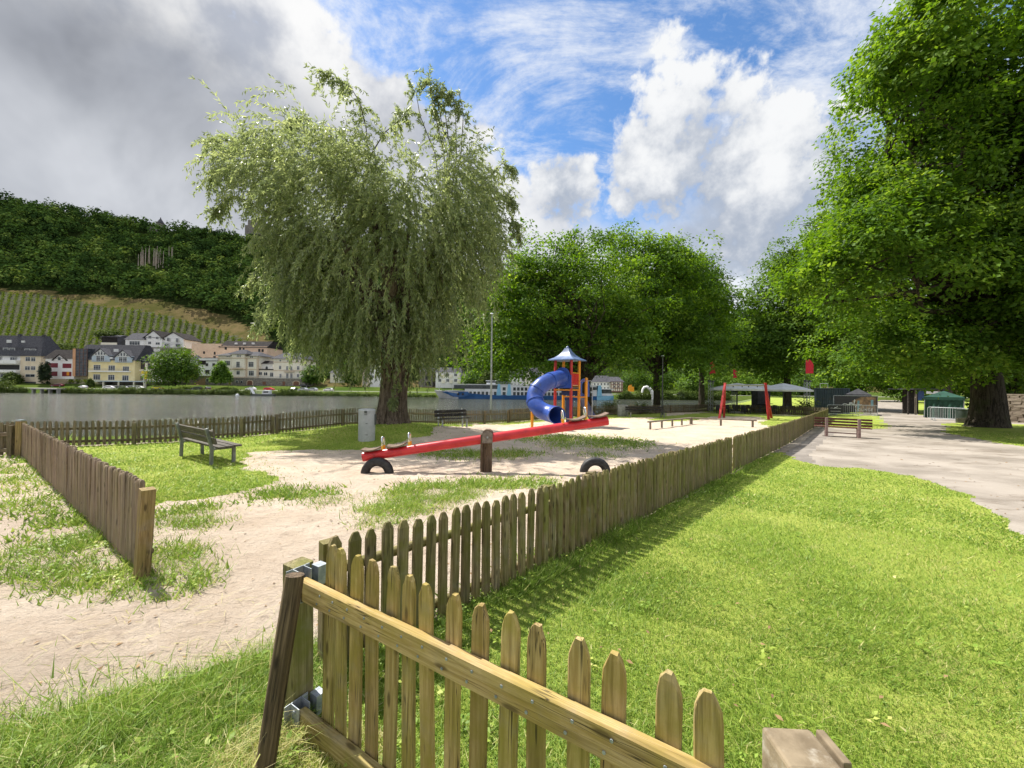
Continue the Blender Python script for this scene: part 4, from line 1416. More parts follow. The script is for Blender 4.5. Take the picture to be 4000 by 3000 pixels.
# ---- palisade on the left
L0, L1 = G(556, 2258), G(88, 1782)
fence('purplish brown palisade of close half-round logs at the left', [(L0.x - .11, L0.y + .10), (L1.x, L1.y)], .080, 'half', .082, .040, .84, 'palisade_wood', (.18, .62), .034, -1, .0, None, 2.6, FG, post_side=0)
pr = thing('fence_post', 'thick square timber post ending the left palisade', 'post', (L0.x, L0.y, gz(L0.x, L0.y)))
stick('timber', (-.01, 0, -.1), (.035, .0, .815), .125, .10, 'end_post_wood', pr, up=Vector((.6, .8, 0)))
c_ = thing('fence_post', 'square corner post with metal bracket at the far left', 'post', (L1.x - .12, L1.y + .05, gz(L1.x, L1.y)))
stick('timber', (0, 0, -.1), (.01, 0, .90), .14, .14, 'end_post_wood', c_, up=Vector((1, .1, 0)))
part('bracket', MB().box((.0, 0, .92), (.10, .10, .04)), 'zinc', c_)
fence('short dark picket fence at the left picture edge beyond the corner post', [(L1.x - .30, L1.y + .10), (L1.x - 3.0, L1.y - .3)], .16, 'round', .09, .026, .84, 'river_fence_wood', (.14, .56), .03, 1, .09, .8, 2.4, FG, round_rail=False)
# ---- along the river
RP = [tuple(p) for p in RF[1:]]
rf0 = (L1.x - .05, L1.y + .25)


def cut(i, j): return RP[i:j]


fence('weathered picket fence behind the left grey bench with flat rails', [(-14.9, 11.35)] + RP[1:4], .135, 'round', .072, .024, .76, 'river_fence_wood', (.14, .54), .026, -1, .10, .70, 2.9, FG, round_rail=False)
fence('picket fence by the river passing behind the grey bin, the willow and the dark bench', [(RP[3][0] + .12, RP[3][1] + .1)] + RP[4:7], .128, 'round', .066, .024, .80, 'river_fence_wood', (.14, .56), .026, -1, .10, .78, 2.7, FG, round_rail=False)
fence('picket fence by the river behind the slide tower', [(RP[6][0] + .1, RP[6][1] + .18), RP[7]], .125, 'round', .075, .024, .84, 'river_fence_wood', (.14, .56), .026, -1, .10, .82, 2.7, FG, round_rail=False)
fence('dark picket fence between the concrete bin and the far dark bench', [(RP[7][0] + .1, RP[7][1] + .05), RP[8], RP[9]], .165, 'round', .085, .026, .86, 'river_fence_wood', (.14, .56), .03, -1, .11, .84, 3.0, FG, round_rail=False)
fence('low picket fence behind the red swing frame below the parasols', [(RP[9][0] + .2, RP[9][1] - .05), (30.2, 39.8), (28.6, 34.7)], .17, 'round', .09, .026, .88, 'river_fence_wood', (.16, .56), .032, -1, .10, .84, 3.2, FG, round_rail=False)

# ---- the gate panel in the foreground
GA, GB = Vector((-.95, 1.93, 0)), Vector((.60, .985, 0))


def build_gate():
    d = (GB - GA); L = d.length; d.normalize()
    nrm = Vector((d.y, -d.x, 0))                     # towards the camera
    if nrm.dot(Vector((0, -1, 0))) < 0: nrm = -nrm
    ang = math.atan2(d.y, d.x)
    z0 = gz(GA.x, GA.y)
    root = thing('picket_fence', 'yellowish foreground picket panel with broad rail hung in metal brackets', 'fence', (GA.x, GA.y, z0), 0, FG)
    px = [1285, 1335, 1392, 1458, 1528, 1602, 1682, 1775, 1872, 1985, 2102, 2252, 2400, 2600, 2775]
    tops = [2130, 2146, 2166, 2190, 2218, 2250, 2282, 2316, 2356, 2392, 2440, 2492, 2552, 2618, 2688]
    for i, (p, ty) in enumerate(zip(px, tops)):
        r_ = ray(p, 2400)
        # where the sight line crosses the panel
        s = (GA.x * r_.y - GA.y * r_.x) / (d.y * r_.x - d.x * r_.y)
        q = GA + d * s
        dist = q.y / _f.y
        zt = D(p, ty, q.y).z
        b = -.0 + .03 * (i > 9)
        h = zt - (z0 + b + .02)
        me = picket_mesh('gate', random.uniform(.066, .074), .024, h, 100 + i, 'gate_wood')
        o = link('picket', me, root)
        o.location = (q.x - GA.x, q.y - GA.y, b + .02)
        o.rotation_euler = (random.gauss(0, .006), random.gauss(0, .008), ang + random.gauss(0, .03))
        for dz in (-.022, .022):
            c = Vector((q.x - GA.x, q.y - GA.y, .715 + dz)) + nrm * .0575 + d * (.012 if dz > 0 else -.010)
            part('screw', MB().tube([c, c + nrm * .0025], .0055, 8), 'zinc', root)
    for z, hgt, m in ((.715, .105, 'gate_rail'), (.055, .115, 'gate_wood')):
        a = nrm * .036 + d * -.085; b = nrm * .036 + d * (L + .02)
        o = stick('rail', a + Vector((0, 0, z)), b + Vector((0, 0, z + .0)), hgt, .042, m, root, up=Vector((0, 0, 1)).cross(d), jitter=.0015)
    # joist hangers
    for z in (.735, .06):
        mb = MB()
        c = nrm * .036 - d * .10 + Vector((0, 0, z))
        M = Matrix((d, nrm, Vector((0, 0, 1)))).transposed()
        mb.box(c + nrm * .027, (.075, .004, .15), 0, M); mb.box(c - nrm * .027, (.075, .004, .15), 0, M)
        mb.box(c - Vector((0, 0, .075)), (.075, .05, .004), 0, M); mb.box(c - d * .036, (.004, .12, .15), 0, M)
        mb.tube([c + nrm * .028 + Vector((0, 0, .05)) - d * .0, c + nrm * .036 + Vector((0, 0, .05))], .008, 8)
        mb.box(c - nrm * .10 - d * .01 + Vector((0, 0, .01)), (.06, .05, .10), 0, M)
        part('bracket', mb, 'zinc', root)
    return root, d, nrm


gate, gd, gn = build_gate()
gp = GA - gd * .17 + Vector((0, 0.02, 0))
t = thing('fence_post', 'old brown timber gate post carrying the metal brackets', 'post', (gp.x, gp.y, gz(gp.x, gp.y)))
stick('timber', (-.02, .01, -.15), (-.035, .012, .80), .11, .11, 'fence_wood', t, up=Vector((gd.x, gd.y, 0)), jitter=.003)
# round prop leaning against the post
pb = G(1010, 3080)
t = thing('leaning_pole', 'dark cracked round pole leaning on the foreground gate post', 'pole', (pb.x, pb.y, gz(pb.x, pb.y)))
tp = D(1148, 2245, 1.80)
stick('pole', (0, 0, -.1), tp - Vector(t.location), .078, .078, 'pole_wood', t, sect=14, jitter=.005)
# second post, lichen on its sawn top, at the lower right
q = Vector((.715, .93, 0))
t = thing('fence_post', 'squat timber post with pale lichen on its top at the lower edge', 'post', (q.x, q.y, gz(q.x, q.y)))
mb = MB(); M = Matrix.Rotation(R(-3), 3, 'Z')
mb.box((-.01, 0, .36), (.125, .115, 1.0), 0, M, .97)
part('timber', mb, 'lichen_timber', t, bevel=.008)
part('side_plank', MB().box((.078, .012, .355), (.022, .095, 1.0), 0, M, .94), 'lichen_timber', t, bevel=.004)
tag(part('paper_scrap', MB().add([(0, 0, 0), (.10, .015, .01), (.09, .07, .035), (.01, .06, .02), (.05, .03, .04)], [(0, 1, 4), (1, 2, 4), (2, 3, 4), (3, 0, 4)]), pm('paper', (.62, .70, .74), (.75, .80, .83), 3, .8), loc=(.545, 1.03, .02)),
    'crumpled pale blue paper scrap in the grass by the lichen post', 'litter')

# ------------------------------------------------------------------ benches
def bench(name, label, loc, rz, W=1.75, wood_='bench_wood', leg='concrete', back=2, legw=.07, sc_=1.0, over=.08, group='park benches'):
    """front faces local -y"""
    t = thing(name, label, 'bench', loc, rz, group)
    s = sc_
    for sx in (-1, 1):
        x = sx * (W / 2 - .20) * s
        part('leg', MB().bar((x, -.20 * s, -.05), (x, -.20 * s, .38 * s), legw, legw), leg, t, bevel=.006)
        mb = MB()
        pa = [(x, .22 * s, -.05), (x, .21 * s, .36 * s), (x, .26 * s, .60 * s), (x, .31 * s, .80 * s)]
        for a, b in zip(pa[:-1], pa[1:]): mb.bar(a, Vector(b) + (Vector(b) - Vector(a)).normalized() * .012, legw, legw * .9)
        part('leg', mb, leg, t)
        part('bracket', MB().bar((x, -.20 * s, .355 * s), (x, .20 * s, .355 * s), legw * .8, .05), leg, t)
    for k in range(3):
        y = (-.22 + k * .15) * s
        stick('slat', (-W / 2 * s, y, (.405 - .008 * k) * s), (W / 2 * s, y, (.405 - .008 * k) * s), .042 * s, .135 * s, wood_, t, up=Vector((0, 1, 0)))
    for k in range(back):
        z = (.54 + k * .165) * s; y = (.205 + k * .038) * s
        stick('backrest_slat', (-W / 2 * s, y, z), (W / 2 * s, y, z), .135 * s, .038 * s, wood_, t, up=Vector((0, .97, -.22)))
    return t


a, b = G(705, 1782), G(826, 1818)
mid = (a + b) / 2
dx = Vector((b.x - a.x, b.y - a.y, 0)).normalized()
bench('park_bench', 'weathered grey bench standing on the grass at the left', (mid.x - dx.y * .24, mid.y + dx.x * .24, gz(mid.x, mid.y)), math.atan2(dx.y, dx.x) + math.pi, 2.35, 'bench_wood', 'leg_grey', 2, .07, 1.08)
a, b = G(1712, 1693), G(1815, 1684)
mid = (a + b) / 2
bench('park_bench', 'dark bench with two backrest slats to the right of the willow', (mid.x, mid.y + .25, gz(mid.x, mid.y)), R(36), 1.65, 'dark_bench_wood', 'galv', 2, .06)
p = at_ground(2525, 32.5)
bench('park_bench', 'long dark bench in the shade before the far riverside fence', p, R(8), 3.0, 'dark_bench_wood', 'concrete', 2, .09, 1.15)


def red_bench():
    a, b = G(3229, 1705), G(3357, 1712)
    m = (a + b) / 2
    t = thing('park_bench', 'reddish brown slatted bench on two concrete legs seen from behind by the path', 'bench', (m.x, m.y, gz(m.x, m.y)), math.atan2(b.y - a.y, b.x - a.x), 'park benches')
    L = (b - a).length; W = L * 1.78
    for sx in (-1, 1):
        x = sx * L / 2
        mb = MB()
        mb.extr([(-.055, -.05), (.055, -.05), (.05, .30), (.055, .84), (-.055, .84), (-.05, .30)], -.02, .09)
        o = part('leg', mb, 'concrete_red', t, loc=(x, .0, 0), bevel=.012)
        part('arm', MB().box((x, .33, .37), (.09, .50, .07)), 'concrete_red', t, bevel=.01)
        part('leg', MB().box((x, .50, .16), (.09, .09, .40)), 'concrete_red', t, bevel=.01)
    for k, z in enumerate((.80, .675, .545, .44)):
        if k < 3:
            stick('backrest_slat', (-W / 2, .115, z), (W / 2, .115, z), .085, .035, 'red_bench_wood', t, up=Vector((0, 1, .0)))
    for k in range(4):
        stick('slat', (-W / 2, .18 + k * .115, .425), (W / 2, .18 + k * .115, .425), .04, .095, 'red_bench_wood', t, up=Vector((0, 1, 0)))
    stick('stretcher', (-L / 2, .12, .18), (L / 2, .12, .18), .05, .05, 'concrete_red', t)


red_bench()

# ------------------------------------------------------------------ bins
q = G(1432, 1733)
t = thing('litter_bin', 'pale grey cylindrical litter bin with hinged lid before the willow', 'bin', (q.x, q.y, gz(q.x, q.y)))
part('body', MB().lathe([(.27, -.03), (.275, 0), (.275, 1.0), (.262, 1.005)], 32), 'bin_grey', t, smooth=True)
part('lid', MB().lathe([(.285, 1.0), (.288, 1.035), (.275, 1.065), (.20, 1.085), (0, 1.095)], 32), 'bin_grey', t, smooth=True)
part('hasp', MB().box((.06, -.285, .99), (.075, .035, .085)).box((.06, -.272, .90), (.10, .012, .02)), 'steel_dark', t)
part('seam', MB().box((.08, -.2635, .60), (.09, .012, .018)).box((.09, -.262, .22), (.09, .012, .018)), 'steel_dark', t)
part('hinge', MB().box((.29, .0, .72), (.05, .07, .36)), 'steel_dark', t)
p = at_ground(2433, 33.6)
t = thing('litter_bin', 'round concrete litter bin standing between fence and far dark bench', 'bin', p)
part('body', MB().lathe([(.40, -.05), (.43, 0), (.43, .95), (.40, 1.0), (.33, 1.0), (.33, .7), (0, .7)], 24), 'concrete', t, smooth=35)
q = G(3760, 1652)
t = thing('litter_bin', 'dark green ribbed litter bin in the shade beside the old oak', 'bin', (q.x, q.y, gz(q.x, q.y)))
pm('bin_green', (.018, .03, .024), (.035, .05, .042), 4, .5)
part('body', MB().lathe([(.34, -.03), (.35, 0), (.37, .95), (.36, 1.0)], 24), 'bin_green', t, smooth=35)
part('rim', MB().lathe([(.385, .95), (.39, 1.02), (.36, 1.03), (.30, 1.0), (0, .98)], 24), 'bin_green', t, smooth=35)

# ------------------------------------------------------------------ seesaw
def build_seesaw():
    b = G(1908, 1829)
    Yp = 8.60
    root = thing('seesaw', 'red seesaw beam on a brown timber post, left end resting on a tyre', 'seesaw', (b.x, Yp, gz(b.x, Yp)))
    base = Vector(root.location)
    p0 = D(1418, 1785, 8.47) - base
    p1 = D(2374, 1643, 8.73) - base
    d = (p1 - p0); L = d.length; d.normalize()
    side = d.cross(Vector((0, 0, 1))).normalized(); up = side.cross(d)
    M = Matrix((d, -side, up)).transposed().to_4x4()
    M.translation = p0
    # beam: rounded rectangular section along local x
    mb = MB()
    w, h, e = .19, .205, .078
    sec = [(-w / 2 + e, -h / 2), (w / 2 - e, -h / 2), (w / 2 - e * .3, -h / 2 + e * .3), (w / 2, -h / 2 + e), (w / 2, h / 2 - e), (w / 2 - e * .3, h / 2 - e * .3), (w / 2 - e, h / 2), (-w / 2 + e, h / 2), (-w / 2 + e * .3, h / 2 - e * .3), (-w / 2, h / 2 - e), (-w / 2, -h / 2 + e), (-w / 2 + e * .3, -h / 2 + e * .3)]
    n = len(sec)
    vs_ = [(x, y, z) for x in (0, .006, L - .006, L) for y, z in [(y * (1 if 0 < x < L else .93), z * (1 if 0 < x < L else .93)) for y, z in sec]]
    fs = [(i * n + k, (i + 1) * n + k, (i + 1) * n + (k + 1) % n, i * n + (k + 1) % n) for i in range(3) for k in range(n)]
    fs += [tuple(range(n)), tuple(range(4 * n - 1, 3 * n - 1, -1))]
    mb.add(vs_, fs)
    part('beam', mb, 'red_paint', root, smooth=45, M=M)

    def seat(s, flip):
        mb = MB(); k = 7
        vs_ = []
        for i in range(k):
            x = (i / (k - 1) - .5) * .40
            z = .5 * x * x * 2 + (.10 * x if flip else -.10 * x) * .3
            wd = .16 - .25 * x * x
            for y, dz in ((-wd, 0), (wd, 0), (wd, .028), (-wd, .028)):
                vs_.append((x, y, z + dz))
        fs = [(i * 4 + a, i * 4 + (a + 1) % 4, i * 4 + 4 + (a + 1) % 4, i * 4 + 4 + a) for i in range(k - 1) for a in range(4)] + [(3, 2, 1, 0), (k * 4 - 4, k * 4 - 3, k * 4 - 2, k * 4 - 1)]
        mb.add(vs_, fs)
        MM = M @ Matrix.Translation((s * L, 0, h / 2 + .012))
        part('seat', mb, 'seat_wood', root, M=MM, smooth=35)

    def handle(s):
        mb = MB(); mb2 = MB()
        pts = [(0, -.075, .02), (0, -.085, .12)] + [(0, .085 * math.sin(a), .20 + .075 * math.cos(a)) for a in np.linspace(-1.45, 1.45, 9)] + [(0, .085, .12), (0, .075, .02)]
        mb.tube(pts, .021, 10)
        MM = M @ Matrix.Translation((s * L, 0, h / 2)) @ Matrix.Rotation(R(4), 4, 'Y')
        o = part('handle', mb, 'chrome', root, M=MM, smooth=True)
        for y in (-.08, .08):
            mb2.tube([(0, y * .93, 0), (0, y, .085)], .024, 10)
        part('grip', mb2, 'handle_yellow', o, smooth=True)
    for s, f in ((.040, 0), (.137, 0), (.872, 1), (.965, 1)): seat(s, f)
    for s in (.084, .190, .815, .908): handle(s)
    # timber post with steel cap
    z_t = D(1908, 1690, Yp).z - base.z
    part('post', MB().box((-.13, 0, z_t / 2 - .08), (.055, .20, z_t + .10)).box((.0, -.005, z_t / 2 - .1), (.20, .085, z_t + .02)), 'post_wood', root, bevel=.01, M=Matrix.Rotation(R(2), 4, 'Z'))
    mb = MB()
    mb.extr([(-.115, z_t - .22), (.115, z_t - .22), (.115, z_t - .02), (.09, z_t + .035), (.04, z_t + .065), (-.04, z_t + .065), (-.09, z_t + .035), (-.115, z_t - .02)], -.125, -.112)
    mb2 = MB().extr([(-.115, z_t - .22), (.115, z_t - .22), (.115, z_t - .02), (.09, z_t + .035), (.04, z_t + .065), (-.04, z_t + .065), (-.09, z_t + .035), (-.115, z_t - .02)], .112, .125)
    part('bearing_plate', mb2, 'post_wood', root)
    part('bearing_plate', mb, pm('rust_plate', (.13, .10, .085), (.24, .19, .165), 14, .6, .3, dirt=(.09, .05, .03)), root)
    mb = MB()
    mb.extr([(-.118, z_t), (-.092, z_t + .042), (-.042, z_t + .072), (.042, z_t + .072), (.092, z_t + .042), (.118, z_t), (.108, z_t), (.085, z_t + .032), (.038, z_t + .06), (-.038, z_t + .06), (-.085, z_t + .032), (-.108, z_t)], -.13, .13)
    part('cap', mb, 'post_wood', root)
    part('bolt', MB().tube([(0, -.14, z_t - .09), (0, -.12, z_t - .09)], .022, 8), 'zinc', root)


build_seesaw()


def tyre(label, px, py, rz, sink=.02):
    q = G(px, py)
    t = thing('tyre', label, 'tyre', (q.x, q.y, gz(q.x, q.y) - sink), rz, 'half-buried tyres under the seesaw')
    mb = MB(); n, k = 44, 14
    vs_ = []
    Rm, rw, rh = .255, .088, .092
    for i in range(n):
        a = 2 * math.pi * i / n
        for j in range(k):
            b = 2 * math.pi * j / k
            cr, sr = math.cos(b), math.sin(b)
            rr = Rm + math.copysign(abs(cr) ** .8, cr) * rh + (.004 if (i % 2 and cr > .5) else 0)
            y = math.copysign(abs(sr) ** .7, sr) * rw
            vs_.append((rr * math.cos(a), y, rr * math.sin(a)))
    fs = [(i * k + j, i * k + (j + 1) % k, ((i + 1) % n) * k + (j + 1) % k, ((i + 1) % n) * k + j) for i in range(n) for j in range(k)]
    mb.add(vs_, fs)
    part('tread', mb, 'rubber', t, smooth=50)
    mb = MB()
    for s in (-1, 1):
        mb.lathe([(.225, 0), (.24, .006), (.255, 0)], 30, cap=False)
        for v in range(len(mb.v) - 90, len(mb.v)):
            x, y, z = mb.v[v]; mb.v[v] = (x, s * (.087 + z), y)
    part('bead', mb, 'rubber', t, smooth=40)


tyre('black half-buried tyre under the lowered left end of the seesaw', 1474, 1846, R(3))
tyre('black half-buried tyre on the right by the fence, clear of the raised seesaw', 2325, 1843, R(-4))

# ------------------------------------------------------------------ slide tower
def build_tower():
    Yt = 22.3
    k = Yt / FPX
    o = D(2218, 1500, Yt)
    g = gz(o.x, o.y)
    root = thing('slide_tower', 'red and yellow play tower with blue pointed roof and blue tube slide', 'play tower', (o.x, o.y, g))
    base = Vector(root.location)

    def L(px, py, Y): return D(px, py, Y) - base
    A, C, B, E_ = (2169, 22.3), (2231, 21.7), (2201, 23.1), (2262, 22.5)
    pos = {}
    for nm, (px, Y), mt in (('A', A, 'red_dark'), ('C', C, 'red_dark'), ('B', B, 'yellow_paint'), ('D', E_, 'yellow_paint')):
        p = L(px, 1500, Y); zt = L(px, 1407, Y).z
        pos[nm] = Vector((p.x, p.y, 0))
        stick('post', (p.x, p.y, -.2), (p.x, p.y, zt), .135, .135, mt, root, up=Vector((.9, .45, 0)), bev=.02)
    cen = (pos['A'] + pos['B'] + pos['C'] + pos['D']) / 4
    ex = (pos['C'] - pos['A']).normalized(); ey = (pos['B'] - pos['A']).normalized()
    ang = math.atan2(ex.y, ex.x)
    # roof: concave square pyramid
    z0 = L(2217, 1409, Yt).z; z1 = L(2217, 1365, Yt).z; zt = L(2217, 1353, Yt).z
    prof = [(1.05, 0), (1.03, .05), (.72, .17), (.46, .34), (.27, .54), (.15, .74), (.10, z1 - z0)]
    mb = MB()
    nn = 6; vs_ = []
    for rr, z in prof:
        for s in range(4):
            for q in range(nn):
                c0 = (math.cos(math.pi / 4 + s * math.pi / 2), math.sin(math.pi / 4 + s * math.pi / 2))
                c1 = (math.cos(math.pi / 4 + (s + 1) * math.pi / 2), math.sin(math.pi / 4 + (s + 1) * math.pi / 2))
                u = q / nn
                wv = 1 - .03 * math.sin(u * math.pi) + .012 * (q % 2) * (1 - z)
                vs_.append(((c0[0] * (1 - u) + c1[0] * u) * rr * 1.12 * wv, (c0[1] * (1 - u) + c1[1] * u) * rr * 1.12 * wv, z))
    n = 4 * nn
    fs = [(i * n + q, i * n + (q + 1) % n, (i + 1) * n + (q + 1) % n, (i + 1) * n + q) for i in range(len(prof) - 1) for q in range(n)]
    fs += [tuple(range(n - 1, -1, -1)), tuple((len(prof) - 1) * n + q for q in range(n))]
    mb.add(vs_, fs)
    Mr = Matrix.Translation((cen.x, cen.y, z0)) @ Matrix.Rotation(ang, 4, 'Z')
    rf = part('roof', mb, 'blue_roof', root, smooth=30, M=Mr)
    part('finial', MB().lathe([(.10, z1 - z0 - .01), (.06, z1 - z0 + .03), (.05, z1 - z0 + .06), (.095, z1 - z0 + .12), (.06, z1 - z0 + .18), (0, z1 - z0 + .22)], 12), 'blue_roof', rf, smooth=True)
    # platform and beams
    zp = L(2217, 1519, Yt).z
    part('platform', MB().box((0, 0, 0), ((pos['C'] - pos['A']).length + .05, (pos['B'] - pos['A']).length + .05, .07)), 'beam_wood', root, M=Matrix.Translation((cen.x, cen.y, zp + .06)) @ Matrix.Rotation(ang, 4, 'Z'))
    for a_, b_ in (('A', 'C'), ('C', 'D'), ('B', 'D'), ('A', 'B')):
        p, q = pos[a_].copy(), pos[b_].copy(); p.z = q.z = zp - .06
        stick('beam', p, q, .16, .07, 'yellow_paint', root)
    # red panel with cut slots between C and D
    zb, zt2 = L(2246, 1507, 22.1).z, L(2246, 1457, 22.1).z
    p, q = pos['C'], pos['D']
    dd = (q - p); W = dd.length; dd.normalize()
    M = Matrix((dd, Vector((-dd.y, dd.x, 0)), Vector((0, 0, 1)))).transposed().to_4x4(); M.translation = p
    part('panel', MB().box((W / 2, 0, (zb + zt2) / 2), (W - .13, .035, zt2 - zb - .10)), 'red_paint', root, M=M)
    mb = MB()
    for i in range(5):
        mb.box((W / 2 + (i - 2) * .13, -.022, (zb + zt2) / 2 + (.04 if i % 2 else -.04)), (.045, .012, (zt2 - zb) * .55))
    part('slot', mb, 'red_dark', root, M=M)
    for z in (zb, zt2): stick('rail', (p.x, p.y, z), (q.x, q.y, z), .10, .05, 'yellow_paint', root)
    # blue face board carrying the tube
    p, q = pos['A'], pos['C']
    dd = (q - p); W = dd.length; dd.normalize(); nf = Vector((dd.y, -dd.x, 0))
    cz = L(2200, 1478, 22).z
    mb = MB()
    poly = [(-.06, zp + .05), (W + .06, zp + .05), (W + .06, cz + .18)] + [(W / 2 + .50 * math.cos(a), cz + .13 + .50 * math.sin(a)) for a in np.linspace(.15, math.pi - .15, 11)] + [(-.06, cz + .18)]
    mb.extr(poly, -.12, -.07)
    M = Matrix((dd, Vector((-dd.y, dd.x, 0)), Vector((0, 0, 1)))).transposed().to_4x4(); M.translation = p
    part('face_board', mb, 'blue_plastic', root, M=M)
    # tube slide
    m0 = (p + q) / 2; m0.z = cz + .02
    way = [m0 + nf * .05, m0 + nf * .45 - Vector((.12, 0, .04)), L(2150, 1487, 21.1), L(2118, 1504, 20.75), L(2096, 1528, 20.6), L(2089, 1553, 20.45), L(2093, 1578, 20.2), L(2112, 1600, 19.95), L(2140, 1613, 19.7), L(2164, 1619, 19.35), L(2176, 1622, 18.95)]
    # smooth the way with a spline
    pts = []
    for i in range(len(way) - 1):
        P0, P1, P2, P3 = way[max(i - 1, 0)], way[i], way[i + 1], way[min(i + 2, len(way) - 1)]
        for s in range(5):
            u = s / 5
            pts.append(.5 * ((2 * P1) + (P2 - P0) * u + (2 * P0 - 5 * P1 + 4 * P2 - P3) * u * u + (3 * P1 - P0 - 3 * P2 + P3) * u ** 3))
    pts.append(way[-1])
    Rt = .44
    mb = MB(); mb.tube(pts, Rt, 28, cap=False)
    o = part('slide_tube', mb, 'blue_plastic', root, smooth=True)
    so = o.modifiers.new('wall', 'SOLIDIFY'); so.thickness = .03; so.offset = -1
    for i in (10, 19, 28):
        mb = MB(); d_ = (pts[i + 1] - pts[i]).normalized()
        mb.tube([pts[i] - d_ * .05, pts[i] - d_ * .045, pts[i] + d_ * .045, pts[i] + d_ * .05], [Rt + .005, Rt + .035, Rt + .035, Rt + .005], 28, cap=False)
        part('flange', mb, 'blue_plastic', root, smooth=40)
    mb = MB(); d_ = (pts[-1] - pts[-2]).normalized()
    mb.tube([pts[-1] - d_ * .06, pts[-1] - d_ * .06, pts[-1], pts[-1]], [Rt - .01, Rt + .04, Rt + .04, Rt - .03], 28, cap=False)
    part('mouth_rim', mb, 'blue_plastic', root, smooth=40)
    # prop under the tube
    g_ = at_ground(2080, 20.0)
    p = g_ - base
    stick('prop', (p.x, p.y, -.15), (p.x, p.y, L(2086, 1574, g_.y).z), .13, .13, 'yellow_paint', root, up=Vector((1, .2, 0)), bev=.02)
    # lower platform and straight slide on the right
    pe = L(2290, 1500, 22.0); ze = L(2290, 1482, 22.0).z
    stick('post', (pe.x, pe.y, -.2), (pe.x, pe.y, ze), .135, .135, 'yellow_paint', root, up=Vector((.9, .45, 0)), bev=.02)
    part('knob', MB().lathe([(.09, ze), (.10, ze + .03), (.05, ze + .10), (0, ze + .12)], 10, (pe.x, pe.y, 0)), 'yellow_paint', root, smooth=True)
    zl = L(2270, 1551, 22.2).z
    stick('beam', (pos['B'].x, pos['B'].y, zl), (pe.x, pe.y + .3, zl), .14, .07, 'yellow_paint', root)
    stick('beam', (pos['D'].x, pos['D'].y, zl), (pe.x, pe.y, zl), .14, .07, 'yellow_paint', root)
    part('side_panel', MB().box((0, 0, 0), (1.15, .04, .55)), 'blue_dark', root, M=Matrix.Translation(((pos['B'].x + pos['D'].x) / 2, pos['B'].y - .25, zl + .36)) @ Matrix.Rotation(R(-18), 4, 'Z'))
    part('side_panel', MB().box((0, 0, 0), (.42, .04, zl - .1)), 'blue_dark', root, M=Matrix.Translation((pos['B'].x + .36, pos['B'].y - .12, zl / 2)))
    mb = MB()
    x0, y0 = pos['D'].x + .12, pos['D'].y + .35
    arch = [(.0, zl), (.0, zl + .75), (.10, zl + 1.0), (.32, zl + 1.1), (.52, zl + 1.0), (.60, zl + .75), (.60, zl), (.47, zl), (.47, zl + .72), (.40, zl + .86), (.30, zl + .9), (.20, zl + .86), (.13, zl + .72), (.13, zl)]
    mb.extr(arch, 0, .06)
    part('arch', mb, 'blue_plastic', root, M=Matrix.Translation((x0, y0, 0)) @ Matrix.Rotation(R(12), 4, 'Z'))
    for s in (0, .52):
        mb = MB()
        prof = [(0, zl + .02), (.35, zl * .86), (.8, zl * .45), (1.25, .22), (1.6, .12)]
        top = [(x, z + .26) for x, z in prof]
        mb.extr(prof + top[::-1], s, s + .05)
        part('slide_cheek', mb, 'blue_dark', root, M=Matrix.Translation((x0 + .12, y0 + .1, 0)) @ Matrix.Rotation(R(35), 4, 'Z'))
    mb = MB()
    mb.add([(x, y, z + .03) for x, z in prof for y in (.05, .52)], [(2 * i, 2 * i + 2, 2 * i + 3, 2 * i + 1) for i in range(4)])
    part('chute', mb, 'blue_dark', root, M=Matrix.Translation((x0 + .12, y0 + .1, 0)) @ Matrix.Rotation(R(35), 4, 'Z'))
    zz = L(2275, 1488, 22.2).z
    pg = L(2314, 1500, 21.4)
    part('fire_pole', MB().tube([(pos['D'].x, pos['D'].y, zz), (pg.x - .12, pg.y, zz), (pg.x - .03, pg.y, zz - .04), (pg.x, pg.y, zz - .13), (pg.x, pg.y, -.1)], .022, 8), 'galv', root, smooth=True)


build_tower()

# ------------------------------------------------------------------ balance beams and swing
def balance(label, pts, nposts):
    P = [G(*p) for p in pts]
    hgt = .40
    root = thing('balance_beam', label, 'balance beam', P[0], 0, 'balance beams in the sand')
    a, b = P[0] - P[0], P[1] - P[0]
    up = Vector((0, 0, 1))
    dd = (b - a).normalized()
    stick('beam', a - dd * .2 + up * hgt, b + dd * .2 + up * hgt, .075, .15, 'beam_wood', root, up=dd.cross(up))
    for i in range(nposts):
        q = a.lerp(b, i / (nposts - 1))
        stick('post', q - up * .1, q + up * (hgt - .03), .09, .09, 'beam_wood', root)


balance('low timber balance beam on five posts running into the sand', [(2540, 1677), (2697, 1657)], 5)
balance('low timber balance beam on three posts lying across the sand', [(2702, 1657), (2940, 1669)], 3)


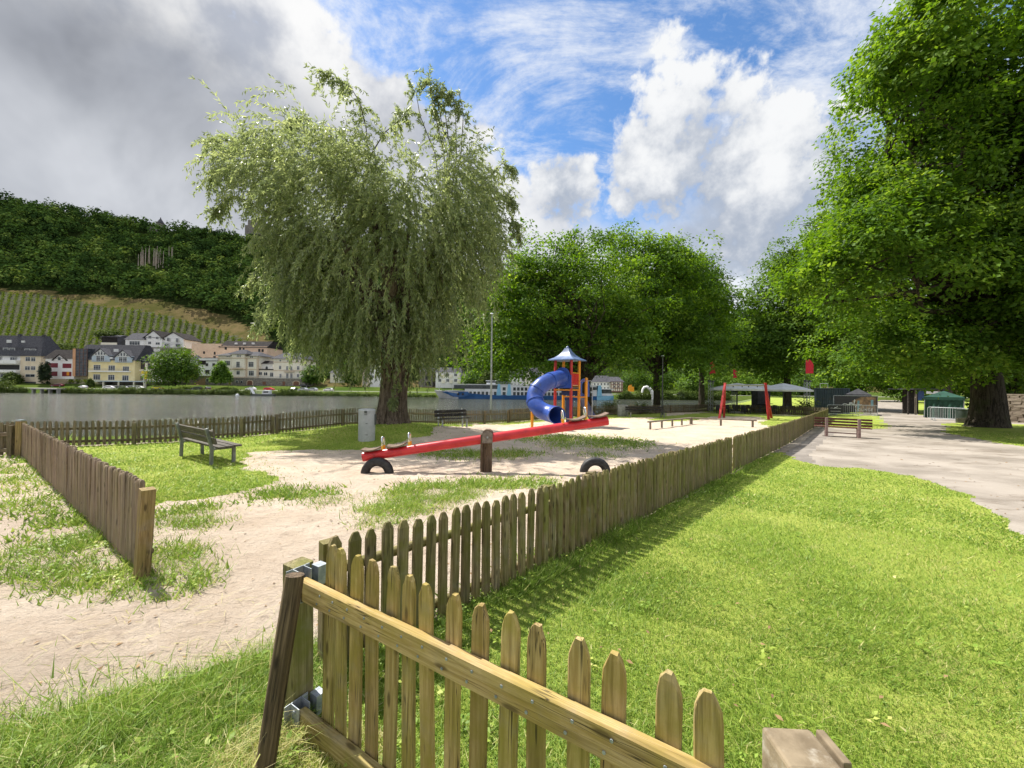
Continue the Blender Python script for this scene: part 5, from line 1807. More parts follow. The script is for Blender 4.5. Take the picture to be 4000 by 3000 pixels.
def build_swing():
    Y = 31.5
    root = thing('swing_frame', 'red swing frame with two ladder-like A-legs and grey crossbar', 'swing', at_ground(2910, Y))
    base = Vector(root.location)
    tops = []
    for tx, f0, f1 in ((2833, 2809, 2828), (2990, 3003, 3015)):
        t_ = D(tx, 1496, Y) - base; tops.append(t_)
        a, b = D(f0, 1633, Y - .8) - base, D(f1, 1630, Y + 1.6) - base
        a = Vector((a.x, a.y, gz(a.x + base.x, a.y + base.y) - base.z)); b = Vector((b.x, b.y, gz(b.x + base.x, b.y + base.y) - base.z))
        stick('leg', a - Vector((0, 0, .1)), t_, .16, .14, 'red_dark', root)
        stick('leg', b - Vector((0, 0, .1)), t_ + Vector((.02, .10, -.03)), .16, .14, 'red_dark', root)
        for s in (.30, .58):
            stick('rung', a.lerp(t_, s), b.lerp(t_, s), .10, .05, 'red_dark', root)
    z = Vector((0, 0, -.18))
    part('crossbar', MB().tube([tops[0] + z, tops[1] + z], .07, 10), 'galv', root, smooth=True)
    for s in (.2, .42, .58, .8):
        q = tops[0].lerp(tops[1], s) + z
        part('hanger', MB().box(q - Vector((0, 0, .11)), (.05, .05, .12)), 'steel_dark', root)


build_swing()

# ------------------------------------------------------------------ lamp posts
def lamp(label, px, Y, h, arm=.6, zlow=-.3):
    p = D(px, 1500, Y); z = gz(p.x, p.y)
    t = thing('street_lamp', label, 'lamp', (p.x, p.y, z), 0, 'lamp posts on the river bank')
    part('pole', MB().tube([(0, 0, -.4), (0, 0, 1.2), (0, 0, h)], [.085, .075, .045], 12), 'steel_dark' if arm else 'galv', t, smooth=True)
    part('door', MB().box((0, -.088, .75), (.09, .02, .35)), 'steel_dark', t)
    part('head', MB().box((.0, 0, h + .04), (.20, .55, .10), taper=.7), 'galv', t, bevel=.02)


lamp('slim grey lamp post standing between willow and slide tower', 1919, 27, 7.6, 0)
lamp('slim dark lamp post by the far dark bench', 2588, 36.5, 5.6, 1)
# ------------------------------------------------------------------ far end of the park
pm('canvas_grey', (.52, .53, .55), (.62, .63, .65), 2, .8)
pm('canvas_black', (.018, .018, .022), (.04, .04, .046), 3, .75)
pm('canvas_green', (.006, .042, .026), (.012, .068, .042), 2, .75, .3)  # green darkened: the shade over the tent is put into its colour
pm('container_blue', (.045, .065, .085), (.065, .09, .115), 2, .55, dirt=(.10, .09, .08))
pm('flag_red', (.55, .012, .03), (.66, .02, .045), 4, .8)
pm('banner_black', (.012, .012, .014), (.02, .02, .022), 3, .6)
pm('banner_brown', (.10, .062, .03), (.42, .26, .12), 1.2, .6, lo=.4, hi=.7)
pm('banner_cyan', (.12, .25, .30), (.22, .38, .44), 3, .6)
pm('letter_white', (.72, .72, .72), (.8, .8, .8), 3, .7)
pm('chair_dark', (.022, .022, .026), (.045, .045, .05), 5, .6)
pm('stone_wall', (.16, .125, .095), (.30, .245, .19), 2.2, .95, .7, dirt=(.09, .085, .045), dist=.05)
pm('tent_blue', (.015, .04, .12), (.02, .06, .17), 3, .7)
pm('white_paint', (.70, .71, .72), (.80, .80, .81), 2, .5)
pm('palm_leaf_dummy', (.1, .14, .03), (.2, .24, .07), 3, .6)


def parasol(label, px, Y, w, ztop_px, zedge_px):
    p = at_ground(px, Y)
    t = thing('parasol', label, 'parasol', p, R(8), 'big parasols over the terrace')
    zt = D(px, ztop_px, Y).z - p.z; ze = D(px, zedge_px, Y).z - p.z
    mb = MB(); vs_ = []; n = 8; r = w / 2
    lev = [(.02, zt), (.35, zt - (zt - ze) * .28), (.7, zt - (zt - ze) * .62), (1, ze), (1.0, ze - .18)]
    for k, z in lev:
        for i in range(n * 3):
            a = 2 * math.pi * i / (n * 3)
            c = math.cos(math.pi / n) / math.cos((a % (2 * math.pi / n)) - math.pi / n)
            vs_.append((r * k * c * math.cos(a), r * k * c * math.sin(a), z - (.06 * k * (1 - c) * 10 if k < 1 else 0)))
    m = n * 3
    fs = [(i * m + q, i * m + (q + 1) % m, (i + 1) * m + (q + 1) % m, (i + 1) * m + q) for i in range(4) for q in range(m)]
    mb.add(vs_, fs)
    part('canopy', mb, 'canvas_grey', t)
    part('mast', MB().tube([(0, 0, -.05), (0, 0, zt)], .06, 10), 'steel_dark', t, smooth=True)
    part('base', MB().box((0, 0, .10), (1.0, 1.0, .20), taper=.8), 'concrete', t, bevel=.03)
    for i in range(n):
        a = 2 * math.pi * i / n
        stick('rib', (0, 0, zt - .04), (r * .97 * math.cos(a), r * .97 * math.sin(a), ze - .03), .04, .03, 'steel_dark', t)
        stick('strut', (0, 0, ze - .35), (r * .5 * math.cos(a), r * .5 * math.sin(a), (zt + ze) / 2 - .08), .03, .03, 'steel_dark', t)


parasol('left big grey parasol over the terrace, behind the left leg of the swing', 2880, 43, 5.7, 1496, 1519)
parasol('right big grey parasol over the terrace beside the truss tower', 3060, 42, 5.2, 1497, 1522)
parasol('grey parasol half hidden between the two big front parasols', 2975, 48, 6.0, 1500, 1521)


def truss(label, flag_label, px, Y, top_px, ftop, fw, fh, torn=False):
    p = at_ground(px, Y)
    g = thing('truss_tower', label, 'truss', p, R(15), 'lattice towers with red flags')
    H = D(px, top_px, Y).z - p.z
    w = .36
    for sx, sy in ((-1, -1), (1, -1), (1, 1), (-1, 1)):
        stick('chord', (sx * w / 2, sy * w / 2, -.05), (sx * w / 2, sy * w / 2, H), .05, .05, 'galv', g, sect=8)
    mb = MB(); n = int(H / .38)
    cs = [(-1, -1), (1, -1), (1, 1), (-1, 1)]
    for f in range(4):
        a, b = cs[f], cs[(f + 1) % 4]
        for i in range(n):
            z0, z1 = i * H / n, (i + 1) * H / n
            if i % 2: a, b = b, a
            mb.tube([(a[0] * w / 2, a[1] * w / 2, z0), (b[0] * w / 2, b[1] * w / 2, z1)], .016, 5)
            if i % 2: a, b = b, a
    o = part('bracing', mb, 'galv', g); o['kind'] = 'stuff'
    part('lamp', MB().box((-.30, -.1, H + .05), (.26, .26, .22)).box((.26, -.1, H + .02), (.22, .26, .2)).box((0, 0, H + .02), (.8, .06, .05)), 'steel_dark', g, bevel=.02)
    zb = D(px, ftop + fh, Y).z; ztp = D(px, ftop, Y).z
    q = Vector((p.x - .1, p.y + .08, p.z + H + .045))
    f = thing('flag', flag_label, 'flag', q, R(5), 'red flags on the lattice towers')
    part('pole', MB().tube([(0, 0, 0), (0, 0, zb - q.z), (.0, 0, ztp - q.z)], .018, 6), 'steel_dark', f)
    wm_ = fw * Y / FPX; a0, a1 = zb - q.z, ztp - q.z
    if not torn:
        prof = [(.0, a0), (wm_, a0 + .03), (wm_ * 1.02, a0 + (a1 - a0) * .55), (wm_ * .85, a0 + (a1 - a0) * .72), (wm_ * .5, a0 + (a1 - a0) * .9), (0, a1)]
    else:
        prof = [(0, a0), (wm_, a0 + .1), (wm_ * 1.0, a0 + (a1 - a0) * .45), (wm_ * .35, a0 + (a1 - a0) * .58), (wm_ * .95, a0 + (a1 - a0) * .62), (wm_ * .5, a1), (wm_ * .05, a0 + (a1 - a0) * .85), (wm_ * .3, a0 + (a1 - a0) * .5)]
    part('cloth', MB().extr(prof, -.012, .012), 'flag_red', f)


truss('lattice tower left of the parasols', 'torn red flag on the leftmost lattice tower', 2776, 46, 1490, 1412, 24, 50, True)
truss('slim lattice tower seen under the left parasol', 'small red flag between the swing legs', 2868, 50, 1530, 1442, 16, 34)
truss('lattice tower between parasol and dark container', 'large rounded red flag high above the right parasol', 3152, 42, 1490, 1397, 33, 62)


def terrace():
    c0 = None
    def chair(p, rz, lb, gr):
        nonlocal c0
        if c0 is None:
            c0 = thing('terrace_chair', lb, 'chair', p, rz, gr)
            part('seat', MB().box((0, 0, .45), (.46, .46, .05)), 'chair_dark', c0)
            part('backrest', MB().extr([(-.23, .48), (.23, .48), (.21, .88), (-.21, .88)], .20, .24), 'chair_dark', c0)
            for sx in (-1, 1):
                for sy in (-1, 1):
                    part('leg', MB().bar((sx * .2, sy * .2, 0), (sx * .2, sy * .2, .43), .035, .035), 'chair_dark', c0)
        else:
            dup(c0, p, rz, lb, gr)
    t0 = None
    rgt = random.Random(4)
    for i in range(9):
        px = 2830 + i * 34; Y = 41.6 + (i % 3) * 2.4
        p = at_ground(px, Y)
        od = ('leftmost', 'second', 'third', 'fourth', 'fifth (middle)', 'sixth', 'seventh', 'eighth', 'rightmost')[i]
        lb = f'{od} dark round terrace table counted from the left under the grey parasols'
        if t0 is None:
            t0 = thing('terrace_table', lb, 'table', p, 0, 'tables under the parasols')
            part('tabletop', MB().lathe([(.40, .72), (.42, .74), (.40, .76), (0, .76)], 16), 'chair_dark', t0)
            part('leg', MB().tube([(0, 0, 0), (0, 0, .72)], .04, 8), 'chair_dark', t0)
        else:
            dup(t0, p, 0, lb)
        for a, sd in ((0, 'right hand'), (1.9, 'far side'), (3.6, 'left hand')):
            a += rgt.uniform(-.3, .3)
            chair((p.x + .75 * math.cos(a), p.y + .75 * math.sin(a), gz(p.x, p.y)), a - math.pi / 2, f'dark terrace chair, {sd} one at the {od} table under the parasols', 'chairs under the parasols')
    p = at_ground(2972, 46)
    t = thing('bar_counter', 'dark upright bar hut standing under the parasols', 'bar', p)
    part('body', MB().box((0, 0, 1.3), (1.5, 1.2, 2.6)), 'canvas_black', t)
    part('counter', MB().box((0, -.75, 1.08), (1.7, .4, .06)), 'chair_dark', t)


terrace()


def plant(label, p, h, n, w=.9, leaf='bush_leaf', group='potted plants', pot=True, tone=.75):
    t = thing('potted_plant' if pot else 'shrub', label, 'plant', p, 0, group)
    V = []
    m = n
    th = rng.uniform(0, 6.28, m); el_ = rng.uniform(.35, 1.35, m)
    d = np.stack([np.cos(th) * np.cos(el_), np.sin(th) * np.cos(el_), np.sin(el_)], 1)
    cur = np.zeros((m, 3)) + np.array([0, 0, .35 if pot else .05])
    L = h * rng.uniform(.6, 1.0, m) / 5
    for k in range(5):
        for q in range(2):
            sd = unit(np.cross(d, np.array([0, 0, 1.])) * (1 if q else -1) + d * .6)
            l = rng.uniform(.16, .30, m) * w
            V.append(leaves(cur + d * (L * (.5 * q))[:, None], sd, np.array([0, 0, 1.]) + rng.normal(0, .3, (m, 3)), l, l * .35))
        cur = cur + d * L[:, None]
        d = unit(d + np.array([0, 0, -.22]))
    V = np.concatenate(V)
    link('foliage', quads_mesh('foliage', V, tone + rng.normal(0, .15, len(V)), leaf), t)
    if pot: part('pot', MB().lathe([(.20, 0), (.28, .45), (.26, .45), (.24, .40), (0, .40)], 14), 'concrete', t, smooth=35)


plant('palm-like potted plant behind the low fence beside the truss', at_ground(3150, 40.6), 1.9, 60, 1.3, group='potted plants on the terrace')
plant('feathery potted palm behind the fence left of the swing', at_ground(2780, 49), 1.6, 50, 1.3, group='potted plants on the terrace')
plant('pale green shrub above the fence right of the slide tower', at_ground(2385, 37.6), 1.7, 110, 1.2, group='shrubs on the river bank', pot=False, tone=.8)
plant('pale green shrub behind the fence above the far dark bench', at_ground(2503, 38.6), 1.5, 90, 1.2, group='shrubs on the river bank', pot=False, tone=.8)


def container():
    Y = 46
    a, b = D(3183, 1516, Y), D(3300, 1516, Y)
    g = gz(a.x, Y)
    an = math.atan2(a.x + .8, Y)
    t = thing('shipping_container', 'dark blue corrugated shipping container behind the banners', 'container', (a.x, Y, g), -an)
    W = 117 / FPX * math.cos(an) ** 2 * math.hypot(a.x, Y) + .35; H = a.z - g
    mb = MB(); n = 15; pts = []
    for i in range(n):
        x0 = W * i / n; w = W / n
        pts += [(x0, .07), (x0 + w * .3, .07), (x0 + w * .5, 0), (x0 + w * .8, 0)]
    pts.append((W, .07))
    poly = pts + [(W, 2.4), (0, 2.4)]
    mb.extrz([(x, y) for x, y in poly], .12, H - .08)
    part('wall', mb, 'container_blue', t)
    part('frame', MB().box((W / 2, 1.2, H - .03), (W + .06, 2.46, .10)).box((W / 2, 1.2, .06), (W + .06, 2.46, .12)), 'container_blue', t)
    for x in (0, W): stick('corner_post', (x, -.01, 0), (x, -.01, H), .10, .10, 'container_blue', t)
    part('railing', MB().tube([(.5, .3, H), (.5, .3, H + .55), (1.2, .3, H + .55), (1.2, .3, H)], .03, 6), 'galv', t)


container()


def fence_panel_banner():
    Y = 40.6
    a, b = D(3256, 1620, Y), D(3428, 1620, Y)
    g = gz((a.x + b.x) / 2, Y)
    W = b.x - a.x; H = D(3340, 1546, Y).z - g
    t = thing('site_fence', 'tall wire site fence panel carrying the lounge banner', 'fence', (a.x, Y, g))
    part('frame', MB().tube([(0, 0, 0), (0, 0, H), (W, 0, H), (W, 0, 0)], .024, 8), 'galv', t, smooth=True)
    part('rail', MB().tube([(0, 0, .22), (W, 0, .22)], .02, 8), 'galv', t)
    mb = MB()
    for i in range(1, 26): mb.tube([(W * i / 26, 0, .22), (W * i / 26, 0, H)], .006, 4, cap=False)
    for i in range(1, 10): mb.tube([(0, .004, .22 + (H - .22) * i / 10), (W, .004, .22 + (H - .22) * i / 10)], .006, 4, cap=False)
    o = part('wire_mesh', mb, 'galv', t); o['kind'] = 'stuff'
    for x in (0, W): part('foot', MB().box((x, 0, .06), (.25, .7, .12)), 'concrete', t, bevel=.02)
    bz = D(3340, 1586, Y).z - g; bz2 = D(3340, 1612, Y).z - g
    b_ = thing('banner', 'dark banner with white lettering ml LOUNGE on the site fence', 'banner', (a.x + .06, Y - .05, g))
    Wb = W - .12
    part('cloth', MB().box((Wb / 2, 0, (H + bz2) / 2 - .02), (Wb, .012, H - bz2 - .06)), 'banner_black', b_)
    part('photo_print', MB().add([(Wb * .50, -.010, bz2 + .04), (Wb * .97, -.010, bz2 + .04), (Wb * .97, -.010, H - .10), (Wb * .62, -.010, H - .10), (Wb * .40, -.010, H - .55)], [(0, 1, 2, 3, 4)]), 'banner_brown', b_)
    part('photo_print', MB().add([(Wb * .84, -.014, bz), (Wb * .90, -.014, bz), (Wb * .90, -.014, H - .42), (Wb * .84, -.014, H - .42)], [(0, 1, 2, 3)]).add([(Wb * .52, -.014, bz2 + .1), (Wb * .57, -.014, bz2 + .1), (Wb * .58, -.014, H - .5), (Wb * .53, -.014, H - .5)], [(0, 1, 2, 3)]), 'banner_cyan', b_)
    # script letters
    mb = MB(); u = .44; x0, zc = Wb * .33, H - .98

    def sw(pts, r=.022): mb.tube([(x0 + x * u, -.022, zc + z * u) for x, z in pts], r, 6)
    sw([(-1.5, .12), (-1.2, .30), (-.8, .30), (-.4, .16), (0, .05), (.12, .20), (.2, .62)])
    sw([(.2, .62), (.2, .0)], .03)
    sw([(.2, .3), (.35, .62), (.48, .60), (.5, .0)], .028)
    sw([(.5, .3), (.65, .62), (.80, .58), (.82, .1), (.95, 0), (1.1, .15)], .028)
    sw([(1.1, .15), (1.35, .75), (1.45, 1.2), (1.35, 1.32), (1.22, 1.1), (1.22, .25), (1.32, 0), (1.5, .08)], .028)
    sw([(1.5, .08), (1.9, .26), (2.3, .22), (2.7, .02), (3.0, .12)])
    part('lettering', mb, 'letter_white', b_, label='white script lettering ml')
    cu = bpy.data.curves.new('lounge', 'FONT'); cu.body = 'LOUNGE'; cu.size = .40; cu.space_character = 1.25; cu.extrude = .004
    tmp = bpy.data.objects.new('lounge', cu); col.objects.link(tmp)
    bpy.context.view_layer.update()
    me = bpy.data.meshes.new_from_object(tmp.evaluated_get(bpy.context.evaluated_depsgraph_get()))
    bpy.data.objects.remove(tmp)
    me.materials.clear(); me.materials.append(MATS['letter_white'])
    o = link('lettering', me, b_, M=Matrix.Translation((Wb * .48, -.022, bz2 + .18)) @ Matrix.Rotation(R(90), 4, 'X'))
    o['label'] = 'white capitals LOUNGE'


fence_panel_banner()


def barrier(label, a, b, banner=False, n=14):
    """crowd barrier between two ground points"""
    a, b = Vector(a), Vector(b)
    W = (b - a).length
    t = thing('crowd_barrier', label, 'barrier', a, math.atan2(b.y - a.y, b.x - a.x), 'grey crowd barriers')
    e = .12; H = 1.1
    part('frame', MB().tube([(0, 0, .18), (0, 0, H - e), (e * .3, 0, H - e * .3), (e, 0, H), (W - e, 0, H), (W - e * .3, 0, H - e * .3), (W, 0, H - e), (W, 0, .18), (0, 0, .18)], .022, 8), 'galv', t, smooth=True)
    for i in range(1, n):
        part('bar', MB().tube([(W * i / n, 0, .18), (W * i / n, 0, H - .02)], .011, 5, cap=False), 'galv', t)
    for x in (.25, W - .25): part('foot', MB().bar((x, -.32, .03), (x, .32, .03), .05, .05).bar((x, 0, .03), (x, 0, .2), .04, .04), 'galv', t)
    if banner:
        s = thing('banner', 'small black banner with white ml script on the crowd barrier', 'banner', a, math.atan2(b.y - a.y, b.x - a.x))
        part('cloth', MB().box((.14 + W * .26, -.04, .66), (W * .50, .012, .80)), 'banner_black', s)
        mb = MB(); u = .22; x0 = .14 + W * .18

        def sw(pts, r=.016): mb.tube([(x0 + x * u, -.055, .72 + z * u) for x, z in pts], r, 6)
        sw([(-1.6, .1), (-1.0, .3), (-.5, .16), (0, .05), (.2, .62), (.2, 0)])
        sw([(.2, .3), (.35, .6), (.48, .6), (.5, 0)]); sw([(.5, .3), (.65, .62), (.8, .58), (.85, .05), (1.1, .15), (1.42, 1.2), (1.25, 1.2), (1.22, .2), (1.5, .08), (2.0, .26), (2.6, .05), (3, .12)])
        mb.box((x0 + .15, -.05, .45), (W * .36, .006, .03)); part('lettering', mb, 'letter_white', s)


def gp_(px, Y): return at_ground(px, Y)


barrier('crowd barrier left with small black banner before the site fence', gp_(3232, 39.6), gp_(3342, 39.4), True)
barrier('crowd barrier right of the small banner before the site fence', gp_(3344, 39.3), gp_(3428, 39.2))
barrier('crowd barrier in front of the green tent, the nearer one', gp_(3636, 32.2), gp_(3792, 30.2), n=16)
barrier('crowd barrier in front of the green tent, partly behind the nearer one', gp_(3624, 33.4), gp_(3770, 31.6), n=16)


def gazebo(name, label, px0, px1, Y, top, eave, mat, walls=False, group='event tents'):
    pc = (px0 + px1) / 2; cc = D(pc, 1500, Y); an = math.atan2(cc.x, cc.y)
    W = (px1 - px0) / FPX * math.cos(an) ** 2 * math.hypot(cc.x, cc.y) * .98
    c0_ = Vector((cc.x + math.sin(an) * W / 2, cc.y + math.cos(an) * W / 2, 0)); g = gz(c0_.x, c0_.y)
    t = thing(name, label, 'tent', (c0_.x, c0_.y, g), -an, group)
    ze, zt = D(pc, eave, Y).z - g, D(pc, top, c0_.y).z - g
    mb = MB(); vs_ = []; h = W / 2
    for k, z in ((1.02, ze - .28), (1.02, ze), (.62, ze + (zt - ze) * .38), (.22, ze + (zt - ze) * .80), (.02, zt)):
        for q in range(16):
            c = [(-1, -1), (1, -1), (1, 1), (-1, 1)]
            s, u = divmod(q, 4); c0, c1 = c[s], c[(s + 1) % 4]; u /= 4
            sag = 1 - .04 * math.sin(u * math.pi) if .1 < k < 1 else 1
            vs_.append(((c0[0] * (1 - u) + c1[0] * u) * h * k * sag, (c0[1] * (1 - u) + c1[1] * u) * h * k * sag, z))
    fs = [(i * 16 + q, i * 16 + (q + 1) % 16, (i + 1) * 16 + (q + 1) % 16, (i + 1) * 16 + q) for i in range(4) for q in range(16)]
    mb.add(vs_, fs)
    part('roof', mb, mat, t)
    for sx in (-1, 1):
        for sy in (-1, 1): stick('leg', (sx * h * .97, sy * h * .97, 0), (sx * h * .97, sy * h * .97, ze), .05, .05, 'galv', t)
    if walls:
        for side in range(3):
            mb = MB(); n = 24; vs_ = []
            for i in range(n + 1):
                u = i / n * 2 - 1; w_ = .05 * math.sin(i * 1.9) + .03 * math.sin(i * .7)
                for z, k in ((.02, 1.6), (ze * .5, 1), (ze - .26, .2)):
                    x, y = (u * h * .96, -h * .95 + w_ * k) if side == 0 else ((-h * .95 + w_ * k, u * h * .96) if side == 1 else (u * h * .96, h * .95 + w_ * k))
                    vs_.append((x, y, z))
            fs = [(i * 3 + j, i * 3 + 3 + j, i * 3 + 4 + j, i * 3 + 1 + j) for i in range(n) for j in range(2)]
            mb.add(vs_, fs)
            part('side_wall', mb, mat, t)


gazebo('gazebo', 'small black pointed gazebo behind the lounge banner', 3300, 3404, 43, 1518, 1541, 'canvas_black')
gazebo('party_tent', 'dark green party tent with closed walls behind the crowd barriers', 3606, 3768, 36, 1527, 1551, 'canvas_green', True)


def shed():
    Y = 44
    a, b = D(3575, 1620, Y), D(3665, 1620, Y)
    g = gz(a.x, Y)
    W = b.x - a.x
    t = thing('market_stall', 'dark wooden stall with flat roof left of the green tent', 'stall', (a.x, Y, g))
    zt = D(3620, 1520, Y).z - g
    part('roof', MB().box((W / 2, 1.2, zt), (W + 1.0, 3.0, .14)), 'canvas_black', t)
    part('wall', MB().box((W / 2 + .4, 2.2, zt / 2), (W - .8, .10, zt - .1)), 'dark_bench_wood', t)
    for x in (.05, W): stick('post', (x, 0, 0), (x, 0, zt - .07), .14, .14, 'beam_wood', t)
    stick('post', (-.5, .3, 0), (-.5, .3, zt - .3), .12, .12, 'dark_bench_wood', t)
    part('curtain', MB().box((.75, .1, zt - .75), (.7, .05, 1.1)), 'tent_blue', t)
    part('sign_board', MB().box((W * .75, -.05, zt - .38), (W * .6, .04, .30)), 'white_paint', t)


shed()


def stone_wall():
    Y0, Y1 = 31.0, 25.5
    a, b = at_ground(3905, Y0), at_ground(4480, Y1)
    t = thing('stone_wall', 'brown rubble stone wall behind the old oak at the right edge', 'wall', a, math.atan2(b.y - a.y, b.x - a.x))
    W = (Vector(b) - Vector(a)).length
    H = D(3930, 1542, 30.5).z - a.z
    mb = MB(); mb.box((W / 2, .25, H / 2 - .1), (W, .36, H + .1))
    part('core', mb, 'stone_wall', t)
    var = []
    for s in range(8):
        rg = random.Random(s); mb = MB()
        mb.box((0, 0, 0), (.50, .12, .24), 0, None, 1)
        mb.v = [(x + rg.uniform(-.04, .04), y + (rg.uniform(-.015, .03)), z + rg.uniform(-.03, .03)) for x, y, z in mb.v]
        var.append(mb.mesh('stone', 'stone_wall'))
    z = .05; row = 0; cnt = 0
    while z < H - .1 and cnt < 290:
        x = .25 - (row % 2) * .22
        while x < W and cnt < 290:
            o = link('stone', random.choice(var), t, loc=(x, .05, z + random.uniform(-.01, .01)))
            sx = random.uniform(.75, 1.15); o.scale = (sx, 1, random.uniform(.9, 1.05)); o.rotation_euler = (0, random.gauss(0, .02), 0)
            x += .53 * sx; cnt += 1
        z += .255; row += 1
    stick('coping', (0, .25, H), (W, .25, H), .50, .12, 'stone_wall', t, up=Vector((0, 0, 1)))


stone_wall()
# bench-like timber stub under the oak
q = G(3822, 1660)
t = thing('timber_stub', 'low timber ledge on a stub at the foot of the old oak', 'seat', (q.x, q.y, gz(q.x, q.y)))
stick('plank', (-1.5, 0, .30), (.35, 0, .42), .30, .06, 'beam_wood', t, up=Vector((0, 1, 0)))
stick('post', (.1, 0, -.1), (.0, 0, .38), .16, .16, 'beam_wood', t)

# ------------------------------------------------------------------ across the river
GL = pm('window_glass', (.030, .036, .042), (.075, .085, .095), .6, .18)
pm('frame_white', (.62, .62, .60), (.72, .72, .70), 2, .6)
pm('frame_brown', (.12, .05, .035), (.2, .09, .06), 2, .6)
pm('shutter_red', (.16, .012, .022), (.22, .02, .03), 3, .6)
pm('slate', (.05, .05, .057), (.105, .104, .113), 1.6, .9, spec=.08, stretch=(1, 1, 2.5), dirt=(.06, .06, .065), rnd=.08)
pm('slate_brown', (.026, .023, .022), (.052, .046, .044), 1.4, .9, spec=.05)
pm('render_white', (.80, .79, .76), (.88, .87, .84), .4, .85, dirt=(.5, .48, .44))
pm('render_beige', (.68, .56, .40), (.76, .65, .48), .5, .85)
pm('render_yellow', (.80, .66, .34), (.86, .74, .42), .5, .85)
pm('render_cream', (.82, .76, .62), (.88, .83, .70), .4, .85, dirt=(.55, .5, .4))
pm('render_peach', (.76, .53, .37), (.82, .60, .43), .3, .85, dirt=(.52, .36, .25))
pm('render_orange', (.58, .30, .15), (.66, .36, .2), .5, .85)
pm('render_pink', (.80, .75, .73), (.86, .82, .80), .5, .85)
pm('dormer_blue', (.42, .50, .57), (.52, .60, .66), 1, .6)
pm('stone_trim', (.60, .48, .34), (.68, .56, .42), 1, .85)
pm('rubble', (.14, .125, .11), (.27, .245, .215), 1.2, .95, .5, dirt=(.10, .09, .07), dist=.1)
pm('brick', (.16, .085, .06), (.24, .13, .095), 2, .9)
pm('dark_void', (.02, .02, .02), (.035, .033, .03), 2, .8)
pm('door_brown', (.14, .06, .035), (.19, .085, .05), 2, .7)


